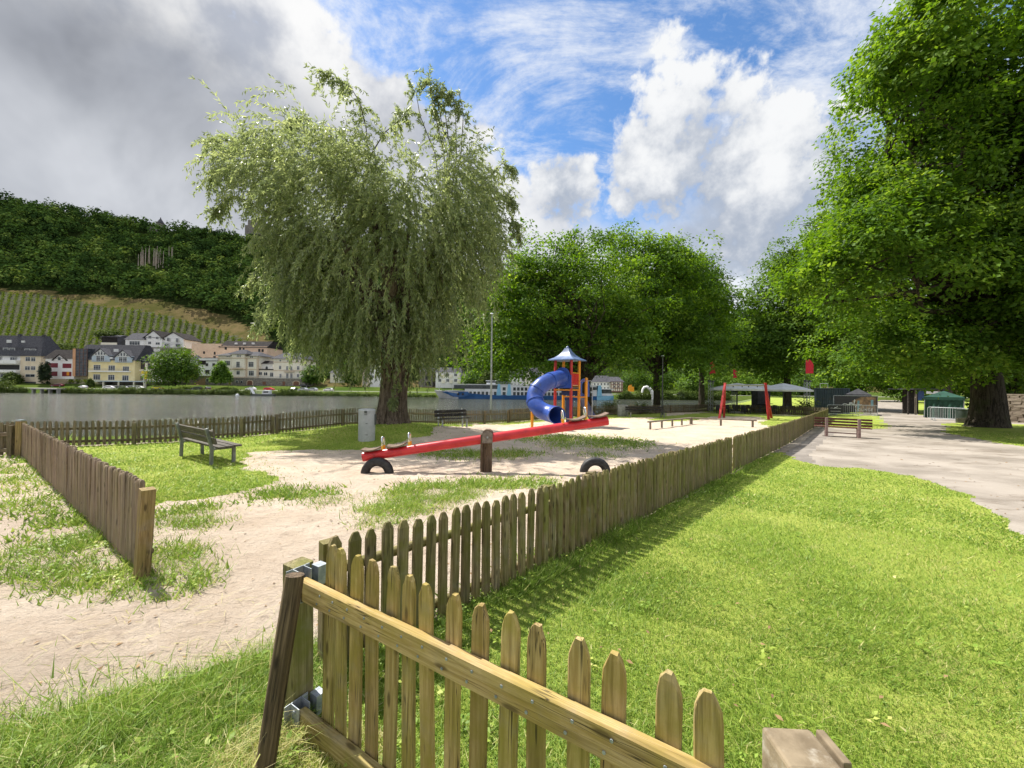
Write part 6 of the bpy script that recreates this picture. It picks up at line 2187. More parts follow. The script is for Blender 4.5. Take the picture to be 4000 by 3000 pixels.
class House:
    def __init__(s, label, x0, x1, yb, Y, depth, group='houses across the river', name='house', cat='house'):
        s.Y = Y; s.depth = depth
        a, b = D(x0, yb, Y), D(x1, yb, Y)
        s.o = Vector(((a.x + b.x) / 2, Y, min(a.z, b.z)))
        s.root = thing(name, label, cat, s.o, 0, group)
        s.x0, s.x1, s.yb = x0, x1, yb

    def p(s, px, py):
        q = D(px, py, s.Y) - s.o
        return q.x, q.z

    def wall(s, x0, x1, y0, y1, mat, dy=0, depth=None, name='wall'):
        """pixels: left, right, top, bottom"""
        xa, zt = s.p((x0 + x1) / 2, y0); _, zb = s.p((x0 + x1) / 2, y1)
        w = (x1 - x0) * s.Y / FPX
        d = depth or s.depth
        part(name, MB().box((xa, d / 2 + dy, (zt + zb) / 2), (w, d, zt - zb)), mat, s.root)
        return s

    def gable(s, x0, x1, ytop, y1, mat, roof, dy=0, depth=None, over=.5, apex=None, half=0):
        """gable facing the river; walls up to y1, ridge at ytop, running back"""
        d = depth or s.depth
        xa, z1 = s.p(x0, y1); xb, _ = s.p(x1, y1); zt = s.p((x0 + x1) / 2, ytop)[1]
        xm = s.p(apex, y1)[0] if apex else (xa + xb) / 2
        part('gable', MB().extr([(xa, z1), (xb, z1), (xm, zt)], dy, dy + d), mat, s.root)
        h = zt - z1
        for q, e in ((xa, -1), (xb, 1)):
            ex = q + e * over; ez = z1 - over * h / abs(xm - q)
            poly = [(xm, zt), (ex, ez), (ex, ez + .32), (xm, zt + .36)]
            if e > 0: poly = poly[::-1]
            part('roof', MB().extr(poly, dy - .4, dy + d + .2), roof, s.root)
        return s

    def roof(s, x0, x1, ytop, y1, mat, dy=0, depth=None, hipl=0., hipr=0., over=.45, mans=0):
        """ridge along the river; front slope from the eave y1 up to ytop"""
        d = depth or s.depth
        xa, z1 = s.p(x0, y1); xb, _ = s.p(x1, y1); zt = s.p((x0 + x1) / 2, ytop)[1]
        hl, hr = hipl * (xb - xa), hipr * (xb - xa)
        f = .5 if not mans else mans
        v = [(xa - over, dy - over, z1), (xb + over, dy - over, z1), (xb + over, dy + d + over, z1), (xa - over, dy + d + over, z1),
             (xa - over * .5 + hl, dy + d * f, zt), (xb + over * .5 - hr, dy + d * f, zt), (xb + over * .5 - hr, dy + d * (1 - f) + .02, zt), (xa - over * .5 + hl, dy + d * (1 - f) + .02, zt)]
        fs = [(0, 1, 5, 4), (1, 2, 6, 5), (2, 3, 7, 6), (3, 0, 4, 7), (4, 5, 6, 7), (3, 2, 1, 0)]
        part('roof', MB().add(v, fs), mat, s.root)
        return s

    def win(s, *rects, kind='w', dy=0, frame='frame_white', mull=1):
        for (x0, y0, x1, y1) in rects:
            xa, zt = s.p(x0, y0); xb, zb = s.p(x1, y1)
            w, h = xb - xa, zt - zb; cx, cz = (xa + xb) / 2, (zt + zb) / 2
            if kind == 's':
                mb = MB(); n = max(3, int(h / .3))
                mb.box((cx, dy - .02, cz), (w, .10, h))
                part('shutter', mb, 'shutter_red', s.root); continue
            if kind == 'd':
                part('door', MB().box((cx, dy - .01, cz), (w, .16, h)), frame, s.root); continue
            if kind == 'v':
                part('opening', MB().box((cx, dy - .01, cz), (w, .14, h)), 'dark_void', s.root); continue
            if kind == 'a':       # arched
                pts = [(cx - w / 2, zb), (cx + w / 2, zb)] + [(cx + w / 2 * math.cos(a), zb + h * .62 + h * .38 * math.sin(a)) for a in np.linspace(0, math.pi, 9)]
                o = part('window', MB().extr([(cx + (x - cx) * 1.22, zb + (z - zb) * 1.10) for x, z in pts], dy - .05, dy + .1), frame, s.root)
                part('pane', MB().extr(pts, dy - .08, dy + .05), 'window_glass' if frame != 'stone_trim' else 'door_brown', o); continue
            fw = min(.12, w * .14)
            mb = MB()
            mb.box((cx - w / 2 + fw / 2, dy - .03, cz), (fw, .14, h)).box((cx + w / 2 - fw / 2, dy - .03, cz), (fw, .14, h))
            mb.box((cx, dy - .03, cz + h / 2 - fw / 2), (w - 2 * fw, .14, fw)).box((cx, dy - .03, cz - h / 2 + fw / 2), (w - 2 * fw, .14, fw))
            for k in range(mull): mb.box((cx - w / 2 + w * (k + 1) / (mull + 1), dy - .03, cz), (fw * .8, .13, h - 2 * fw))
            if h > 1.7: mb.box((cx, dy - .028, cz + h * .22), (w - 2 * fw, .12, fw * .7))
            o = part('window', mb, frame, s.root)
            part('pane', MB().box((cx, dy + .0, cz), (w - 2 * fw, .10, h - 2 * fw)), 'window_glass', o)
        return s

    def box(s, name, x0, x1, y0, y1, mat, dy, depth):
        return s.wall(x0, x1, y0, y1, mat, dy, depth, name)

    def rail(s, x0, x1, y0, y1, dy, mat='galv', n=None):
        xa, zt = s.p(x0, y0); xb, zb = s.p(x1, y1)
        n = n or max(4, int((xb - xa) / .45))
        mb = MB(); mb.box(((xa + xb) / 2, dy, zt), (xb - xa, .08, .08)); mb.box(((xa + xb) / 2, dy, zb), (xb - xa, .07, .06))
        for i in range(n + 1): mb.box((xa + (xb - xa) * i / n, dy, (zt + zb) / 2), (.05, .05, zt - zb - .07))
        part('balcony_rail', mb, mat, s.root)
        return s

    def ground(s, mat='rubble', drop=4):
        return s


def skylight(h, x0, y0, x1, y1, dy):
    xa, zt = h.p(x0, y0); xb, zb = h.p(x1, y1)
    part('skylight', MB().box(((xa + xb) / 2, dy, (zt + zb) / 2), (xb - xa, .35, zt - zb)), 'frame_white', h.root)


def chimney(h, px, y0, y1, dy, w=9, mat='slate'):
    h.wall(px - w / 2, px + w / 2, y0, y1, mat, dy, 1.0, 'chimney')


# 1 - grey roofed pair at the left edge
h = House('tall house at the left edge with long slate roof, white balconies and beige front', -150, 163, 1512, 186, 11)
h.wall(-150, 80, 1386, 1512, 'render_white', .6).wall(80, 160, 1388, 1512, 'render_beige').roof(-150, 160, 1306, 1388, 'slate', hipr=.10, mans=.42)
h.box('dormer', -20, 131, 1356, 1382, 'slate', 1.0, 3).win((2, 1357, 22, 1372), (27, 1358, 48, 1373), (87, 1361, 107, 1377), (111, 1362, 131, 1378), dy=1.0, mull=0)
h.win((100, 1394, 119, 1411), (122, 1395, 139, 1412), (98, 1430, 118, 1446), (121, 1430, 139, 1446), (100, 1461, 137, 1473), (40, 1393, 59, 1407), (-20, 1393, 0, 1407), mull=1)
h.win((88, 1491, 140, 1509), kind='d', frame='slate').box('balcony', -60, 78, 1407, 1421, 'render_white', -1.6, 2.2).win((-40, 1424, 70, 1444), kind='v', dy=.6).box('balcony', -60, 78, 1445, 1455, 'render_white', -1.6, 2.2)
h.win((-5, 1458, 25, 1476), (40, 1458, 62, 1474), dy=.6)
skylight(h, 0, 1325, 17, 1337, 2.6); skylight(h, 58, 1328, 70, 1336, 2.6); chimney(h, 30, 1300, 1320, 4.2, 10); chimney(h, 126, 1304, 1326, 4.2, 9)
# 2 - white with red shutters
h = House('white house with dark red roller shutters and a small curved gable', 172, 292, 1480, 184, 9)
h.wall(178, 290, 1399, 1480, 'render_pink').roof(174, 292, 1363, 1400, 'slate_brown')
h.gable(210, 262, 1386, 1407, 'render_pink', 'slate_brown', -.25, 5, .3).win((228, 1393, 241, 1408), dy=-.25, mull=0)
h.win((189, 1418, 226, 1436), (245, 1420, 279, 1438), (192, 1451, 224, 1469), (243, 1452, 279, 1470), kind='s')
h.win((262, 1453, 271, 1467), kind='d', frame=MATS.get('yellow_paint') and 'yellow_paint', dy=-.08)
# 3 - the yellow hotel with glass stair
h = House('yellow house with two glazed dormer gables and a glass stair tower on its left', 290, 530, 1492, 184, 12)
h.wall(345, 527, 1406, 1492, 'render_yellow').roof(296, 530, 1343, 1406, 'slate', mans=.40)
h.box('stair_wall', 290, 301, 1362, 1470, 'render_orange', -.6, 5).box('glass_tower', 301, 345, 1362, 1470, 'window_glass', -.5, 5)
xa, _ = h.p(301, 1400); xb, _ = h.p(345, 1400)
mb = MB()
for i in range(4): mb.box((xa + (xb - xa) * i / 3, -.56, h.p(320, 1416)[1]), (.14, .12, 13.2))
for i in range(10): mb.box(((xa + xb) / 2, -.55, h.p(320, 1364 + i * 11.6)[1]), (xb - xa, .10, .12))
part('glazing_bar', mb, 'brick', h.root)
for gx0, gx1, yt, yg, yb_ in ((366, 430, 1363, 1389, 1413), (456, 516, 1369, 1394, 1416)):
    h.box('dormer', gx0 - 3, gx1 + 3, yg - 2, yb_, 'dormer_blue', -.5, 6)
    h.gable(gx0, gx1, yt, yg, 'frame_white', 'slate', -.6, 6, .5)
    m_ = (gx0 + gx1) / 2
    for k in (-1, 0, 1, 2):
        x = m_ - 8 + k * 11 - 1; tp = yt + 6 + abs(x + 3 - m_) * .62
        h.win((x - 1, tp, x + 7, yg - 2), dy=-.62, mull=0)
    h.win((m_ - 17, yg + 1, m_ - 2, yb_ - 2), (m_ - 1, yg + 1, m_ + 14, yb_ - 2), dy=-.5)
    h.rail(gx0 - 2, gx1 + 2, yb_ - 7, yb_ + 1, -1.3)
h.win((366, 1425, 393, 1446), (424, 1427, 450, 1448), (480, 1431, 505, 1451), (365, 1462, 392, 1484), (423, 1464, 448, 1485), (478, 1466, 503, 1487), mull=2)
h.box('balcony', 356, 512, 1449, 1453, 'render_white', -1.3, 1.5).rail(356, 512, 1440, 1449, -1.2)
skylight(h, 432, 1362, 449, 1373, 1.6); skylight(h, 433, 1395, 444, 1403, -.4)
h2 = House('long dark carport in front of the yellow house with cars under it', 345, 562, 1512, 178, 6, 'low buildings by the river road', 'carport', 'carport')
h2.box('roof', 345, 562, 1487, 1491, 'dormer_blue', 0, 6).box('back_wall', 345, 562, 1491, 1512, 'rubble', 5, .6).win((372, 1493, 396, 1510), kind='v', dy=4.9)
for x in (347, 400, 460, 520, 560): h2.box('pillar', x - 2, x + 2, 1491, 1512, 'render_cream', .2, .5)
# 4 - slate mansard, cream front
h = House('cream house with slate mansard and brown red windows half behind the round tree', 527, 640, 1492, 187, 9)
h.wall(528, 640, 1416, 1492, 'render_cream').roof(526, 640, 1374, 1392, 'slate').box('mansard', 530, 640, 1391, 1417, 'slate', -.1, 8)
h.win((533, 1417, 539, 1441), (549, 1418, 566, 1442), (577, 1419, 593, 1443), frame='frame_brown').win((555, 1397, 568, 1408), (580, 1398, 592, 1409), dy=-.1, mull=0)
h.win((528, 1468, 540, 1486), (548, 1468, 560, 1486)).win((577, 1455, 590, 1480), kind='d', frame='frame_brown').box('balcony', 526, 592, 1444, 1450, 'render_cream', -.8, 1)
# 5 - uphill white houses
h = House('white uphill house with two dark gables above the round tree', 562, 716, 1372, 206, 12, 'uphill houses below the vineyard')
h.wall(562, 634, 1318, 1356, 'render_white').gable(562, 634, 1292, 1320, 'render_white', 'slate_brown', 0, 12, 1.2, apex=600)
h.wall(634, 715, 1322, 1358, 'render_white', .4, 11.5).gable(634, 716, 1299, 1322, 'render_white', 'slate_brown', .4, 11.5, 1.2, apex=674)
h.win((580, 1311, 592, 1323), (609, 1315, 620, 1325), (579, 1334, 591, 1345), (608, 1337, 625, 1347), (652, 1319, 663, 1333), (687, 1321, 697, 1337), (643, 1342, 660, 1354), (686, 1343, 705, 1355))
h.box('terrace_wall', 545, 716, 1357, 1376, 'rubble', -.6, 3).win((535, 1359, 560, 1371), (605, 1362, 630, 1375), kind='d', frame='frame_white', dy=-.6).win((571, 1359, 599, 1374), kind='v', dy=-.6).rail(636, 716, 1338, 1345, -.4)
h = House('low white uphill house with grey slate roof and wide window', 490, 562, 1348, 205, 9, 'uphill houses below the vineyard')
h.wall(490, 562, 1325, 1350, 'render_white').roof(489, 561, 1297, 1326, 'slate').win((506, 1332, 547, 1348), mull=3)
h = House('dark shuttered uphill house behind the glass stair tower', 393, 474, 1350, 208, 8, 'uphill houses below the vineyard')
h.wall(394, 456, 1338, 1352, 'render_cream').box('upper_wall', 396, 456, 1312, 1338, 'slate_brown', .2, 7).roof(394, 458, 1306, 1316, 'slate').box('annexe', 456, 474, 1314, 1350, 'slate', .3, 6)
# 6 - peach warehouse
h = House('long peach coloured building behind the cream villa, dark roof on its right half', 745, 1045, 1412, 204, 14, 'houses across the river', 'warehouse', 'building')
h.wall(747, 860, 1342, 1412, 'render_peach', .3).wall(860, 1043, 1352, 1412, 'render_peach').roof(857, 1042, 1329, 1356, 'slate_brown', mans=.35)
h.win((792, 1372, 799, 1382), (834, 1374, 840, 1385), (832, 1391, 841, 1397), kind='v', dy=.3)
h.win((878, 1355, 886, 1366), (934, 1358, 942, 1368), (948, 1359, 955, 1369), (1009, 1363, 1017, 1375), (1022, 1364, 1030, 1375), (1015, 1387, 1021, 1396), kind='v')
for x in (911, 944, 978): skylight(h, x, 1337, x + 10, 1344, 1.2)
# 7 - villa with stone terrace
h = House('cream villa with projecting tower bay and slate hip roofs', 850, 1008, 1480, 190, 14, 'houses across the river', 'villa', 'villa')
h.wall(853, 1006, 1386, 1480, 'render_cream').roof(848, 1010, 1369, 1389, 'slate', hipl=.22, hipr=.22, over=.9)
h.wall(912, 962, 1380, 1480, 'render_cream', -1.2, 8).roof(906, 968, 1364, 1383, 'slate', -1.2, 8, .35, .35, .8)
for y in (1398, 1441, 1472): h.box('cornice', 851, 1008, y, y + 3, 'stone_trim', -.18, 1).box('cornice', 910, 964, y, y + 3, 'stone_trim', -1.4, 1.2)
for x in (854, 905, 962, 1003): h.box('quoin', x, x + 5, 1400, 1478, 'stone_trim', -.14, 1)
h.win((877, 1409, 899, 1428), (971, 1413, 991, 1434), (972, 1448, 992, 1468), (880, 1446, 897, 1466), mull=2)
h.win((930, 1413, 944, 1436), (931, 1448, 944, 1464), dy=-1.2, mull=1).win((932, 1386, 936, 1396), (938, 1386, 942, 1396), (944, 1386, 948, 1396), dy=-1.2, mull=0)
h.win((886, 1387, 890, 1395), (893, 1387, 897, 1395), (978, 1391, 982, 1400), (984, 1391, 988, 1400), mull=0)
h.box('balcony', 920, 958, 1438, 1442, 'stone_trim', -2.2, 1.2).rail(924, 954, 1430, 1438, -2.1)
h = House('old slate roofed wing with corner turret left of the cream villa', 744, 852, 1466, 190, 9)
h.wall(776, 850, 1400, 1468, 'render_white').roof(774, 850, 1394, 1409, 'slate_brown').box('jetty', 776, 804, 1408, 1424, 'slate_brown', -.3, 4).win((804, 1419, 813, 1430), (830, 1419, 841, 1432), (802, 1445, 818, 1460), kind='v')
h.wall(748, 773, 1404, 1424, 'frame_white', -.6, 4).roof(746, 775, 1387, 1405, 'slate', -.6, 4, .4, .4).box('turret_base', 752, 772, 1424, 1466, 'brick', -.4, 4).win((757, 1408, 769, 1419), dy=-.6)
h = House('low cream link with arched windows between the two villas', 1008, 1070, 1478, 191, 9)
h.wall(1009, 1070, 1443, 1478, 'render_cream').wall(1009, 1058, 1418, 1443, 'render_white', 2, 6).roof(1008, 1056, 1407, 1420, 'slate_brown', 2, 6).box('cornice', 1006, 1074, 1441, 1445, 'slate_brown', -.3, 1.2)
h.win((1011, 1453, 1024, 1465), (1055, 1455, 1068, 1472)).win((1032, 1454, 1037, 1466), (1039, 1454, 1044, 1466), kind='a').win((1028, 1430, 1036, 1441), kind='a', dy=2)
h = House('square cream villa with slate hip roof left of the willow', 1060, 1184, 1482, 190, 13, 'houses across the river', 'villa', 'villa')
h.wall(1069, 1182, 1399, 1484, 'render_cream').roof(1064, 1187, 1375, 1401, 'slate', hipl=.2, hipr=.2, over=.8, mans=.4)
for y in (1413, 1446): h.box('cornice', 1067, 1184, y, y + 3, 'stone_trim', -.15, 1)
h.win((1090, 1428, 1099, 1443), (1118, 1430, 1126, 1449), (1134, 1431, 1142, 1449), (1160, 1430, 1170, 1445), (1092, 1460, 1100, 1476), (1118, 1458, 1127, 1478), (1134, 1458, 1143, 1478), (1160, 1460, 1169, 1475), mull=1)
h.win((1120, 1407, 1130, 1413), (1132, 1407, 1142, 1413), (1092, 1405, 1099, 1412), (1162, 1408, 1168, 1415), mull=0).rail(1112, 1150, 1442, 1450, -.8).box('balcony', 1112, 1150, 1450, 1453, 'stone_trim', -.9, 1)
# retaining wall below the villas
h = House('rubble retaining wall with arched cellar doors below the villas', 800, 1205, 1508, 185, 4, 'walls across the river', 'retaining_wall', 'wall')
h.wall(803, 1205, 1477, 1510, 'rubble', 0, 4).win((966, 1486, 986, 1504), (1146, 1489, 1168, 1506), (893, 1485, 903, 1503), kind='a', frame='stone_trim').win((922, 1486, 930, 1495), (940, 1487, 948, 1496), kind='a').win((1026, 1491, 1038, 1503), (1104, 1490, 1114, 1506), kind='d', frame='door_brown')
h.rail(960, 1190, 1470, 1478, -.02).win((806, 1478, 822, 1490), kind='a')
# behind the willow
for i, (x0, x1, yt, ye, yb_, wm_, lb) in enumerate([(1290, 1345, 1440, 1456, 1495, 'render_cream', 'small cream house glimpsed through the willow twigs'), (1415, 1440, 1438, 1462, 1512, 'render_beige', 'narrow beige gabled house just left of the willow trunk'),
                                                    (1440, 1500, 1395, 1440, 1512, 'render_white', 'pale white gabled house directly behind the willow trunk')]):
    h = House(lb, x0, x1, yb_, 188 + i, 9)
    h.wall(x0, x1, ye, yb_, wm_)
    if i == 0: h.roof(x0, x1, yt, ye, 'slate')
    else: h.gable(x0, x1, yt, ye, wm_, 'slate', 0, 9, .6)
    w = (x1 - x0)
    h.win(*[(x0 + w * a, ye + 6 + r_ * 20, x0 + w * (a + .17), ye + 17 + r_ * 20) for a in (.18, .60) for r_ in range(2) if ye + 17 + r_ * 20 < yb_ - 2])
h = House('grey wall of a half hidden house right of the willow trunk', 1635, 1692, 1512, 186, 9)
h.wall(1636, 1690, 1450, 1512, 'rubble').win((1662, 1466, 1682, 1482), (1662, 1492, 1684, 1506), kind='v').roof(1634, 1692, 1436, 1451, 'slate')
h = House('white apartment house with balconies behind the bow of the ship', 1700, 1802, 1516, 184, 11)
h.wall(1702, 1800, 1452, 1516, 'render_white').roof(1700, 1802, 1434, 1453, 'slate', hipl=.1, hipr=.1, mans=.4)
for i in range(3):
    for j in range(2):
        h.win((1712 + i * 31, 1458 + j * 22, 1724 + i * 31, 1470 + j * 22))
        h.box('balcony', 1727 + i * 30, 1738 + i * 30, 1463 + j * 22, 1475 + j * 22, 'render_cream', -.8, 1)
h = House('small cream gabled house by the bow of the ship', 1804, 1834, 1514, 184, 8)
h.wall(1806, 1832, 1472, 1514, 'render_cream').gable(1806, 1832, 1455, 1473, 'render_cream', 'slate', 0, 8, .5).win((1813, 1478, 1825, 1488), (1813, 1494, 1825, 1504))
# behind the middle of the ship
h = House('white house with broad slate roof above the middle of the ship', 1984, 2052, 1524, 180, 12)
h.wall(1988, 2050, 1472, 1526, 'render_white').roof(1984, 2052, 1442, 1474, 'slate', mans=.42)
h.win(*[(1994 + i * 15, 1478 + j * 20, 2000 + i * 15, 1489 + j * 20) for i in range(4) for j in range(2)], mull=0).box('dormer', 2008, 2026, 1462, 1469, 'slate', .6, 2)
h = House('cream house with steep gable and tall roof above the middle of the ship', 2046, 2102, 1524, 179, 12)
h.wall(2052, 2074, 1466, 1526, 'render_cream', -.5).gable(2051, 2075, 1440, 1467, 'render_cream', 'slate', -.5, 9, .5).wall(2074, 2102, 1477, 1526, 'render_cream').roof(2040, 2104, 1434, 1478, 'slate', hipl=.0)
h.win((2057, 1478, 2069, 1488), (2057, 1496, 2069, 1510), kind='w').win((2078, 1482, 2086, 1492), (2090, 1482, 2098, 1492), (2078, 1500, 2086, 1512), (2090, 1500, 2098, 1512), frame='frame_brown')
chimney(h, 2066, 1430, 1440, 4, 8, 'brick')
h = House('narrow white house front between roof and blue tube slide', 2106, 2128, 1524, 181, 8)
h.wall(2106, 2127, 1462, 1526, 'render_cream').gable(2106, 2127, 1452, 1463, 'render_cream', 'slate', 0, 8, .3).win((2112, 1468, 2121, 1478), (2112, 1486, 2121, 1496))
h = House('long white house with slate roof above the stern of the ship', 2318, 2384, 1530, 178, 11)
h.wall(2310, 2382, 1491, 1532, 'render_white').roof(2306, 2384, 1466, 1492, 'slate', mans=.42).win(*[(2320 + i * 13, 1496 + j * 16, 2326 + i * 13, 1505 + j * 16) for i in range(5) for j in range(2)], mull=0)
h = House('half-timbered house with brown framing and arched ground floor windows', 2384, 2434, 1545, 177, 10)
h.wall(2386, 2433, 1490, 1532, 'render_cream').roof(2382, 2436, 1471, 1492, 'slate', hipl=.2, hipr=.2).box('ground_floor', 2386, 2433, 1530, 1546, 'brick', -.1, 9)
mb_ = MB()
for x in (2387, 2395, 2403, 2411, 2419, 2427, 2432):
    xx, z0_ = h.p(x, 1530); z1_ = h.p(x, 1491)[1]; mb_.box((xx, -.03, (z0_ + z1_) / 2), (.32, .10, z1_ - z0_))
for y in (1491, 1503, 1516, 1529):
    xx, zz_ = h.p(2410, y); mb_.box((xx, -.025, zz_), (5.6, .10, .32))
part('timber_framing', mb_, 'frame_brown', h.root)
h.win((2397, 1494, 2402, 1501), (2413, 1494, 2418, 1501), (2397, 1506, 2402, 1514), (2413, 1506, 2418, 1514), mull=0, dy=-.02).win((2392, 1534, 2398, 1542), (2402, 1534, 2408, 1542), (2412, 1534, 2418, 1542), (2422, 1534, 2428, 1542), kind='a', dy=-.1)

# hilltop pavilion and ruin
Yh = 425
a = D(627, 894, Yh)
t = thing('hilltop_chapel', 'tiny stone pavilion with pointed roof on the hill ridge', 'pavilion', (a.x, a.y, a.z + .6))
part('wall', MB().lathe([(3.4, -6), (3.4, 5.2), (0, 5.2)], 8), 'rubble', t)
part('roof', MB().lathe([(4.1, 5.1), (2.5, 7.4), (1.2, 9.6), (.5, 10.6), (.45, 11.6), (0, 12.4)], 8), 'slate', t)
part('plinth', MB().box((-3, 0, -2.2), (16, 5, 6.6)), 'rubble', t)
Yh = 436
a = D(1002, 900, Yh)
t = thing('castle_ruin', 'brown castle ruin on the ridge peeping out beside the willow', 'ruin', (a.x, a.y, a.z - 6))
mb = MB(); mb.box((0, 0, 8), (14, 9, 16)).box((-8, 1, 5.5), (7, 7, 11)).box((4, 0, 17), (5, 8, 3)).box((9, 2, 4), (8, 6, 9))
part('wall', mb, 'rubble', t)
part('opening', MB().box((-2, -4.5, 10), (1.2, .3, 2)).box((3, -4.5, 7), (1.2, .3, 2)), 'dark_void', t)


# ---- vegetation on the far bank
def far_tree(label, px, py_base, top_px, w_px, Y, shape='round', n=260, leaf='oak_leaf_deep', group='trees across the river', per=26, tone=.45, lsz=.75):
    a = D(px, py_base, Y); k = Y / FPX
    H = (py_base - top_px) * k; W = w_px * k / 2
    base = Vector((a.x, Y, a.z))
    t = thing('tree' if shape != 'cypress' else 'cypress', label, 'tree', base, 0, group)
    if shape == 'round':
        ells = [(np.array([0, 0, H * .52]), np.array([W * .95, W * .8, H * .36])), (np.array([0, 0, H * .72]), np.array([W * .62, W * .6, H * .28])), (np.array([W * .3, -1, H * .40]), np.array([W * .65, W * .6, H * .26])), (np.array([-W * .35, -1, H * .38]), np.array([W * .62, W * .6, H * .25]))]
        th = .14
    elif shape == 'cone':
        ells = [(np.array([0, 0, H * .36]), np.array([W, W * .8, H * .26])), (np.array([0, 0, H * .60]), np.array([W * .62, W * .6, H * .24])), (np.array([0, 0, H * .82]), np.array([W * .32, W * .3, H * .18]))]
        th = .12
    else:
        ells = [(np.array([0, 0, H * .42]), np.array([W, W, H * .42])), (np.array([0, 0, H * .75]), np.array([W * .6, W * .6, H * .26]))]
        th = .05
    P, O = clump_points(ells, n, .55)
    V, ti = spray_leaves(P, O, per, W * .30, lsz, lsz * .7, .30, .6, tone=tone)
    link('crown', quads_mesh('crown', V, ti, leaf), t)
    mb = MB()
    mb.tube([(0, 0, -.6), (0, 0, H * .15), (.1, 0, H * .55)], [max(.16, W * .07), max(.13, W * .055), .08], 7)
    for i in range(0 if shape == 'cypress' else 5): mb.tube(limb_path((0, 0, H * .2), P[i * 7], n=4), [.16, .12, .08, .04], 5, cap=False)
    part('trunk', mb, 'oak_bark', t)
    return t


far_tree('big round dark green tree on the far lawn before the houses', 680, 1503, 1352, 168, 172, 'round', 420, tone=.42)
far_tree('smaller pointed green tree before the cream villa', 862, 1497, 1412, 72, 176, 'cone', 220, 'oak_leaf', tone=.42)
far_tree('left dark cypress beside the beige house', 164, 1492, 1416, 20, 180, 'cypress', 110, 'cypress_leaf', lsz=.5)
far_tree('right dark cypress before the house with red shutters', 184, 1492, 1412, 20, 180, 'cypress', 110, 'cypress_leaf', lsz=.5)
far_tree('green shrubbery over the roof of the house with red shutters', 232, 1372, 1338, 105, 200, 'round', 120, 'bush_leaf', tone=.55)
far_tree('bushy tree above the dark uphill house', 430, 1318, 1287, 90, 214, 'round', 120, 'bush_leaf', tone=.5)
far_tree('climbing greenery at the white balconies at the left edge', 50, 1505, 1455, 60, 182, 'round', 110, 'bush_leaf', tone=.45)
far_tree('ball-clipped tree by the carport', 353, 1512, 1478, 24, 174, 'cone', 80, 'bush_leaf', tone=.4, lsz=.5)
far_tree('dark tree filling the gap right of the square villa', 1225, 1500, 1425, 80, 186, 'round', 200, tone=.35)
far_tree('dark tree between the houses behind the willow', 1375, 1512, 1400, 90, 190, 'round', 200, tone=.4)
for i, (px, tp, w, Y, lf, tn, lb) in enumerate([(1850, 1440, 90, 176, 'oak_leaf_deep', .4, 'dark tree behind the foredeck of the ship'), (1905, 1452, 70, 172, 'bush_leaf', .6, 'pale rounded tree behind the wheelhouse of the ship'), (1955, 1450, 80, 178, 'oak_leaf_deep', .35, 'dark tree left of the white slate roofed house'),
                                               (2275, 1445, 110, 186, 'oak_leaf_deep', .4, 'dark tree behind the play tower across the river'), (2480, 1440, 130, 188, 'oak_leaf_deep', .38, 'dark tree right of the half-timbered house'), (2600, 1430, 150, 190, 'oak_leaf_deep', .42, 'wide dark tree behind the white arch'),
                                               (2700, 1460, 110, 170, 'oak_leaf_deep', .5, 'round tree across the river left of the truss tower'), (2760, 1425, 150, 182, 'oak_leaf', .6, 'bright yellow-green tree across the river behind the torn flag'), (2880, 1440, 170, 178, 'oak_leaf', .62, 'bright yellow-green tree across the river behind the parasols'),
                                               (3010, 1455, 150, 172, 'oak_leaf', .58, 'yellow-green tree across the river seen between the swing legs'), (3120, 1450, 150, 180, 'oak_leaf_deep', .5, 'green tree across the river behind the right truss tower')]):
    far_tree(lb, px, 1545, tp, w, Y, 'round', 260, lf, tone=tn)

bushes = [(15, 1530, 1478, 70), (75, 1532, 1508, 60), (250, 1534, 1512, 50), (300, 1534, 1512, 60), (345, 1535, 1516, 50), (410, 1536, 1518, 70), (480, 1537, 1508, 70), (540, 1538, 1508, 70), (590, 1538, 1516, 50), (640, 1539, 1520, 70), (720, 1540, 1520, 70), (790, 1541, 1518, 70),
          (850, 1541, 1516, 60), (910, 1542, 1510, 60), (965, 1543, 1522, 60), (1080, 1545, 1530, 50), (1128, 1546, 1510, 66), (1185, 1546, 1522, 50), (1240, 1547, 1530, 60), (1300, 1548, 1532, 70), (1370, 1548, 1534, 70), (1440, 1549, 1535, 70), (1620, 1550, 1540, 60), (1680, 1551, 1542, 50),
          (2460, 1562, 1532, 60), (2440, 1562, 1520, 50), (2520, 1560, 1505, 70), (2580, 1562, 1510, 80), (2650, 1562, 1515, 80), (2710, 1562, 1520, 70), (2760, 1562, 1518, 80), (2820, 1562, 1525, 70)]
lbl_b = ['leafy bank shrub at the left end of the far shore', 'low bank shrub left of the concrete jetty', 'bank shrub right of the concrete jetty', 'second bank shrub right of the jetty', 'bank shrub below the carport', 'low wide bank shrub below the parked cars', 'tall bank shrub below the yellow house', 'bank shrub under the yellow sign',
         'small bank shrub left of the yellow car', 'low bank shrub under the yellow car', 'low bank shrub under the round tree', 'bank shrub under the pair of dark cars', 'bank shrub under the smaller pointed tree', 'taller bank shrub left of the landing boat', 'bank shrub touching the landing boat', 'low shrub right of the landing boat',
         'big round bank shrub right of the red car', 'bank shrub below the silver car', 'low shrub under the white car', 'low bank shrub left of the willow trunk', 'low shrub close to the willow on the far shore', 'low shrub right behind the willow trunk', 'low shrub between the willow and the ship', 'last low shrub before the bow of the ship',
         'bush below the half-timbered house', 'bush right at the stern of the ship', 'tall bush under the orange sign', 'bush below the white arch', 'bush right of the single dark trunk', 'bush on the far shore by the thin pole', 'bush behind the grey railing on the far shore', 'bush left of the truss tower on the far shore']
